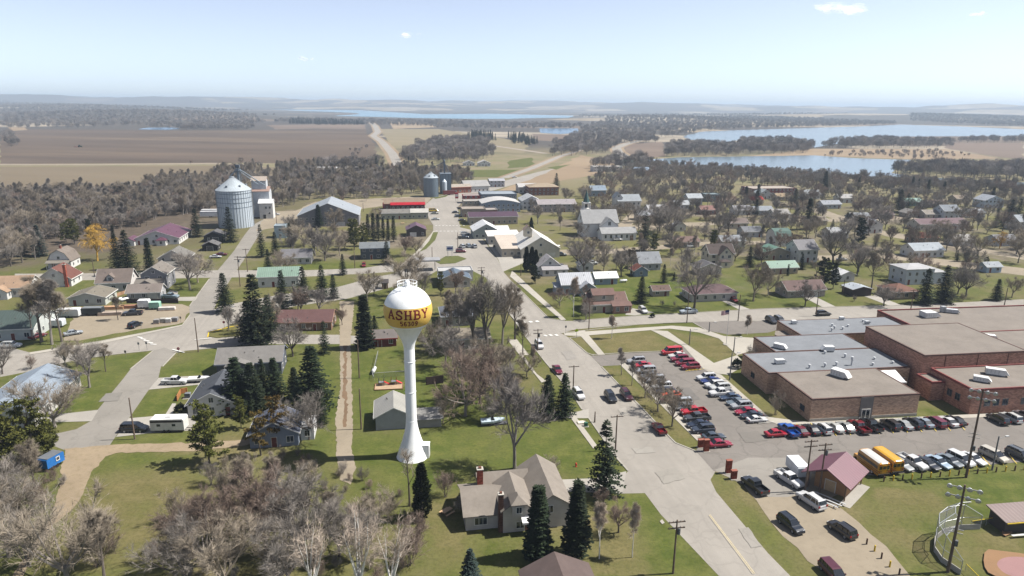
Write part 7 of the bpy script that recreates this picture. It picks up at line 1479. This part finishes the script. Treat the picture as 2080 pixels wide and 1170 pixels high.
NEARB=[src(TPL['round'][0]),src(TPL['tall'][0]),src(TPL['round'][3]),src(TPL['vase'][0]),src(TPL['tall'][1]),src(TPL['pale'][0]),src(TPL['red'][0])]
def src_con(tp): return src(tp)
CONB=[src(TPL['slim'][0]),src(TPL['spruce'][2])]
TOWNB=[src(TPL['round'][k]) for k in (0,1,2,3,4)]+[src(TPL['red'][1]),src(TPL['vase'][1])]; NG_T=wood_nodes('town_trees',TOWNB,.7,1.2); NG_F=wood_nodes('far_wood',FARB,.75,1.3); NG_N=wood_nodes('near_wood',NEARB,.7,1.2); NG_C=wood_nodes('conifer_wood',CONB,.8,1.3); NG_S=wood_nodes('scrub_wood',[FARB[0],FARB[2],NEARB[6]],.3,.7); SHB=[src(TPL['shrub'][0]),src(TPL['shrub'][1]),src(TPL['shrub'][2])]; NG_U=wood_nodes('undergrowth',SHB,.15,.36)
def wood(P_,sp,ng,name='woodland',seed=0,avoid=True,bump=True,keep=1.0,world=False):
    rg=random.Random(seed); W=P_ if world else [G(*p) for p in P_]; xs=[p[0] for p in W]; ys=[p[1] for p in W]; pts=[]; y=min(ys)
    while y<max(ys):
        x=min(xs)
        while x<max(xs):
            a=x+rg.uniform(-.5,.5)*sp; b=y+rg.uniform(-.5,.5)*sp; x+=sp
            if rg.random()>keep: continue
            e=mnoise.noise(Vector((a/(sp*6),b/(sp*6),seed)))*sp*1.6
            if not inpoly(a+e,b+e,W): continue
            if avoid and any((a-p)**2+(b-q)**2<(r+2)**2 for p,q,r in FOOT): continue
            if any(inpoly(a,b,q) for q in RW): continue
            pts.append((a,b,far_h(a,b)-.2))
        y+=sp
    me=bpy.data.meshes.new(name); me.from_pydata(pts,[],[]); o=bpy.data.objects.new(name,me); COL.objects.link(o); md=o.modifiers.new('scatter','NODES'); md.node_group=ng; tag(o,kind='stuff'); return len(pts)
NW=0
wood([(1180,450),(1300,446),(1560,440),(2080,434),(2260,430),(2260,388),(2080,386),(1500,364),(1200,362)],9.0,NG_T,'bare_trees',seed=81,keep=.55)
for i,(P_,sp,ng) in enumerate((([(0,530),(50,512),(110,486),(200,472),(280,462),(300,452),(370,436),(440,432),(442,372),(330,372),(270,398),(150,396),(0,400)],4.9,NG_N),([(548,432),(560,350),(640,338),(740,345),(765,352),(815,345),(860,352),(930,350),(990,392),(935,376),(915,384),(860,394),(700,405),(640,405)],7,NG_N),([(300,372),(445,372),(445,350),(520,345),(540,360),(440,400)],8,NG_N),
  ([(0,276),(28,276),(30,292),(15,300),(0,300)],14,NG_F),([(0,224),(180,226),(330,233),(520,240),(530,252),(500,264),(420,264),(368,266),(280,256),(130,262),(60,261),(0,264)],27,NG_F),([(370,264),(372,258),(430,250),(510,252),(512,264)],16,NG_F),([(560,246),(780,246),(1000,251),(1190,256),(1170,262),(1100,262),(950,264),(880,258),(700,252),(540,250)],24,NG_F),
  ([(1175,262),(1240,246),(1300,243),(1500,239),(1820,250),(1830,252),(1800,254),(1640,259),(1500,263),(1420,267),(1388,277),(1300,282),(1180,271)],25,NG_F),([(1115,300),(1180,276),(1330,280),(1345,290),(1262,292),(1235,312),(1130,318)],15,NG_F),([(870,300),(880,284),(950,286),(1000,290),(980,306)],14,NG_F),([(1352,318),(1356,300),(1420,296),(1510,304),(1512,317)],12,NG_F),([(1490,300),(1510,290),(1610,288),(1655,300),(1640,312),(1520,314)],13,NG_F),
  ([(1655,300),(1690,292),(1780,286),(1930,290),(1935,300),(1800,302)],15,NG_F),([(1940,287),(2080,285),(2240,285),(2240,291),(1940,291)],17,NG_F),([(1812,354),(1860,342),(2080,345),(2240,350),(2240,374),(2080,368),(1950,363),(1850,356)],9.5,NG_F),([(1200,358),(1330,338),(1500,350),(1700,362),(1850,372),(2080,386),(2080,398),(1700,376),(1500,366),(1300,362)],8,NG_T),
  ([(1200,352),(1215,330),(1300,325),(1330,332),(1300,345)],13,NG_F),([(820,318),(850,296),(960,298),(1010,318),(960,330),(840,334)],13,NG_F),([(1850,248),(2080,258),(2240,264),(2240,250),(2080,244),(1850,238)],26,NG_F),([(0,224),(0,216),(300,222),(520,226),(430,231),(560,238),(300,232)],48,NG_F),
  ([(1180,240),(1180,234),(1500,234),(1800,234),(2240,242),(2240,246),(2080,244),(1800,238),(1500,238)],50,NG_F),([(320,333),(450,325),(560,330),(620,335),(420,336)],30,NG_S),([(640,338),(770,332),(770,345),(640,350)],14,NG_F))):
    NW+=wood(P_,sp,ng,seed=i,keep=.85 if ng is NG_S else 1.0)
for i,(P_,sp) in enumerate((([(590,252),(600,244),(740,250),(740,254),(640,254)],15),([(950,284),(955,274),(1000,278),(1002,286)],11),([(1032,288),(1036,280),(1072,282),(1080,290),(1040,292)],11),([(1072,290),(1100,291),(1092,295),(1074,294)],9),([(1580,302),(1590,300),(1640,302),(1640,305)],13))): NW+=wood(P_,sp,NG_C,'conifer_wood',seed=50+i)
wood([(1665,318),(1700,312),(1900,308),(1980,318),(1850,324),(1720,318)],12,NG_S,'scrub',seed=70,keep=.6); wood([(690,310),(760,300),(772,340),(690,345)],16,NG_S,'scrub',seed=71,keep=.3)
wood([(0,395),(260,392),(330,375),(440,372),(440,380),(300,400),(0,420)],8,NG_S,'scrub',seed=72,keep=.5); wood([(640,400),(860,390),(860,412),(700,410)],9,NG_S,'scrub',seed=73,keep=.35)
wood([(440,960),(520,905),(640,920),(720,1000),(800,1040),(850,1090),(860,1200),(380,1200),(330,1080)],3.2,NG_U,'undergrowth',seed=74,keep=.7)
wood([(0,930),(90,960),(110,1010),(60,1090),(0,1100)],2.8,NG_U,'undergrowth',seed=75,keep=.5); wood([(120,1060),(240,1060),(330,1120),(380,1200),(90,1200)],3.2,NG_U,'undergrowth',seed=76,keep=.15)
print('wood points',NW,'trees',len(TREES))
# ------------------------------------------------------------------ labels that single out each tree by what stands beside it
def relabel():
    from collections import defaultdict
    refs=REFS; buckets=defaultdict(list)
    for t in TREES:
        if t['label']: continue
        k=(sc(t['px'],max(t['py'],215)))
        best=None
        for (ph,px,py) in refs:
            dx=(t['px']-px); dy=(t['py']-py)*2.2; d=math.hypot(dx,dy)
            if best is None or d<best[0]: best=(d,ph,dx,dy)
        d,ph,dx,dy=best; rel='in front of' if dy>abs(dx)*.9 else ('behind' if -dy>abs(dx)*.9 else ('left of' if dx<0 else 'right of'))
        buckets[(t['ph'],rel,ph)].append(t)
    O=['','leftmost','second','third','fourth','fifth','sixth','seventh','eighth','ninth','tenth','eleventh','twelfth']
    N=['','one','two','three','four','five','six','seven','eight','nine','ten','eleven','twelve']
    grp={}
    for (ph,rel,rf),L in buckets.items():
        L.sort(key=lambda t:t['px']); n=len(L)
        def pl(s):
            for w in ('tree','shrub','spruce','pine','birch','willow','cedar','bush'):
                if (w+' of') in s: return s.replace(w+' of',w+'s of') 
            return s+('es' if s.endswith(('birch','bush')) else 's')
        for i,t in enumerate(L):
            size='tall ' if t['h']>13 else ('small ' if t['h']<5 else '')
            s=ph.replace('bare ','',1) if False else ph
            if n==1: lb=f"{s} {rel} the {rf}"
            elif n<=12 and i==0: lb=f"leftmost of {N[n]} {pl(s)} {rel} the {rf}"
            elif n<=12 and i==n-1: lb=f"rightmost of {N[n]} {pl(s)} {rel} the {rf}"
            elif n<=12: lb=f"{O[i+1]} from left of {N[n]} {pl(s)} {rel} the {rf}"
            else:
                lb=f"{s} among many {rel} the {rf}"
            lb=lb.replace('bare wood-edge','wood-edge') if len(lb.split())>16 else lb
            if len(lb.split())>16: lb=lb.replace(' from left of',' of').replace(' one',' ')
            if len(lb.split())>16: lb=lb.replace('in front of','before').replace('with ','')
            t['o']['label']=lb
            nm=t['o'].name.split('.')[0]
            t['o']['group']={'bare_tree':'bare deciduous trees','spruce_tree':'dark spruces','bare_shrub':'leafless shrubs','pine_tree':'pines','birch_tree':'white birches','cedar_tree':'columnar cedars','green_bush':'green bushes'}.get(nm) if n<=12 else f'bare trees massed {rel} the {rf}'
            if not t['o']['group']: del t['o']['group']
relabel()

# ------------------------------------------------------------------ a few small fair-weather clouds, far off and above the haze
def cloud(px,py,dist,wpx,hpx,dens,lb,seed):
    u=px-1040; v=585-py; d=Vector([F*_fw[i]+u*RX[i]+v*UX[i] for i in range(3)]).normalized(); p=Vector((0,0,CZ))+d*dist; w=wpx/F*dist/2; h=hpx/F*dist/2
    if 'cv' not in MATS:
        t=NT('cloud_vapour'); n=t.noise(.0035,5,.65); t.b.inputs['Base Color'].default_value=(1,1,1,1); tl=t.n('ShaderNodeBsdfTranslucent'); tl.inputs[0].default_value=(1,1,1,1); df=t.n('ShaderNodeBsdfDiffuse'); df.inputs[0].default_value=(1,1,1,1); mx=t.n('ShaderNodeMixShader'); mx.inputs[0].default_value=.7; t.l(df.outputs[0],mx.inputs[1]); t.l(tl.outputs[0],mx.inputs[2])
        tr=t.n('ShaderNodeBsdfTransparent'); m2=t.n('ShaderNodeMixShader'); t.l(t.math('MULTIPLY',t.ramp(n,.42,.72),.3),m2.inputs[0]); t.l(tr.outputs[0],m2.inputs[1]); t.l(mx.outputs[0],m2.inputs[2]); t.l(m2.outputs[0],t.t.nodes['Material Output'].inputs['Surface']); MATS['cv']=t.m
    rg=random.Random(seed); bm=bmesh.new()
    for k in range(int(dens)):
        a=rg.gauss(0,.38); r=rg.uniform(.25,.5)*(1-min(.8,abs(a))*.6); M=Matrix.Translation((a*w,rg.gauss(0,.2)*w,(rg.uniform(-.5,.4)+.2*(1-abs(a)))*h))@Matrix.Diagonal((w*r*.8,w*r*.6,h*r*1.1,1)); bmesh.ops.create_icosphere(bm,subdivisions=2,radius=1.0,matrix=M)
    me=bpy.data.meshes.new('cloud'); bm.to_mesh(me); bm.free(); me.polygons.foreach_set('use_smooth',[True]*len(me.polygons)); me.materials.append(MATS['cv']); o=bpy.data.objects.new('cloud',me); COL.objects.link(o); o.location=p; tag(o,lb,'cloud')
cloud(1710,19,9000,116,26,34,'largest white cloud near the top right of the sky',1.3); cloud(832,72,9000,52,12,9,'faint small cloud left of the middle of the sky',4.1); cloud(1986,29,9000,34,12,9,'tiny cloud in the upper right corner of the sky',7.7); cloud(622,122,9000,40,14,4,'barely visible wisp of cloud low over the fields',9.2)
for o in SC.objects:
    if o.parent is None and o.get('label') and not 4<=len(o['label'].split())<=16: print('LABEL',o.name,o['label'])
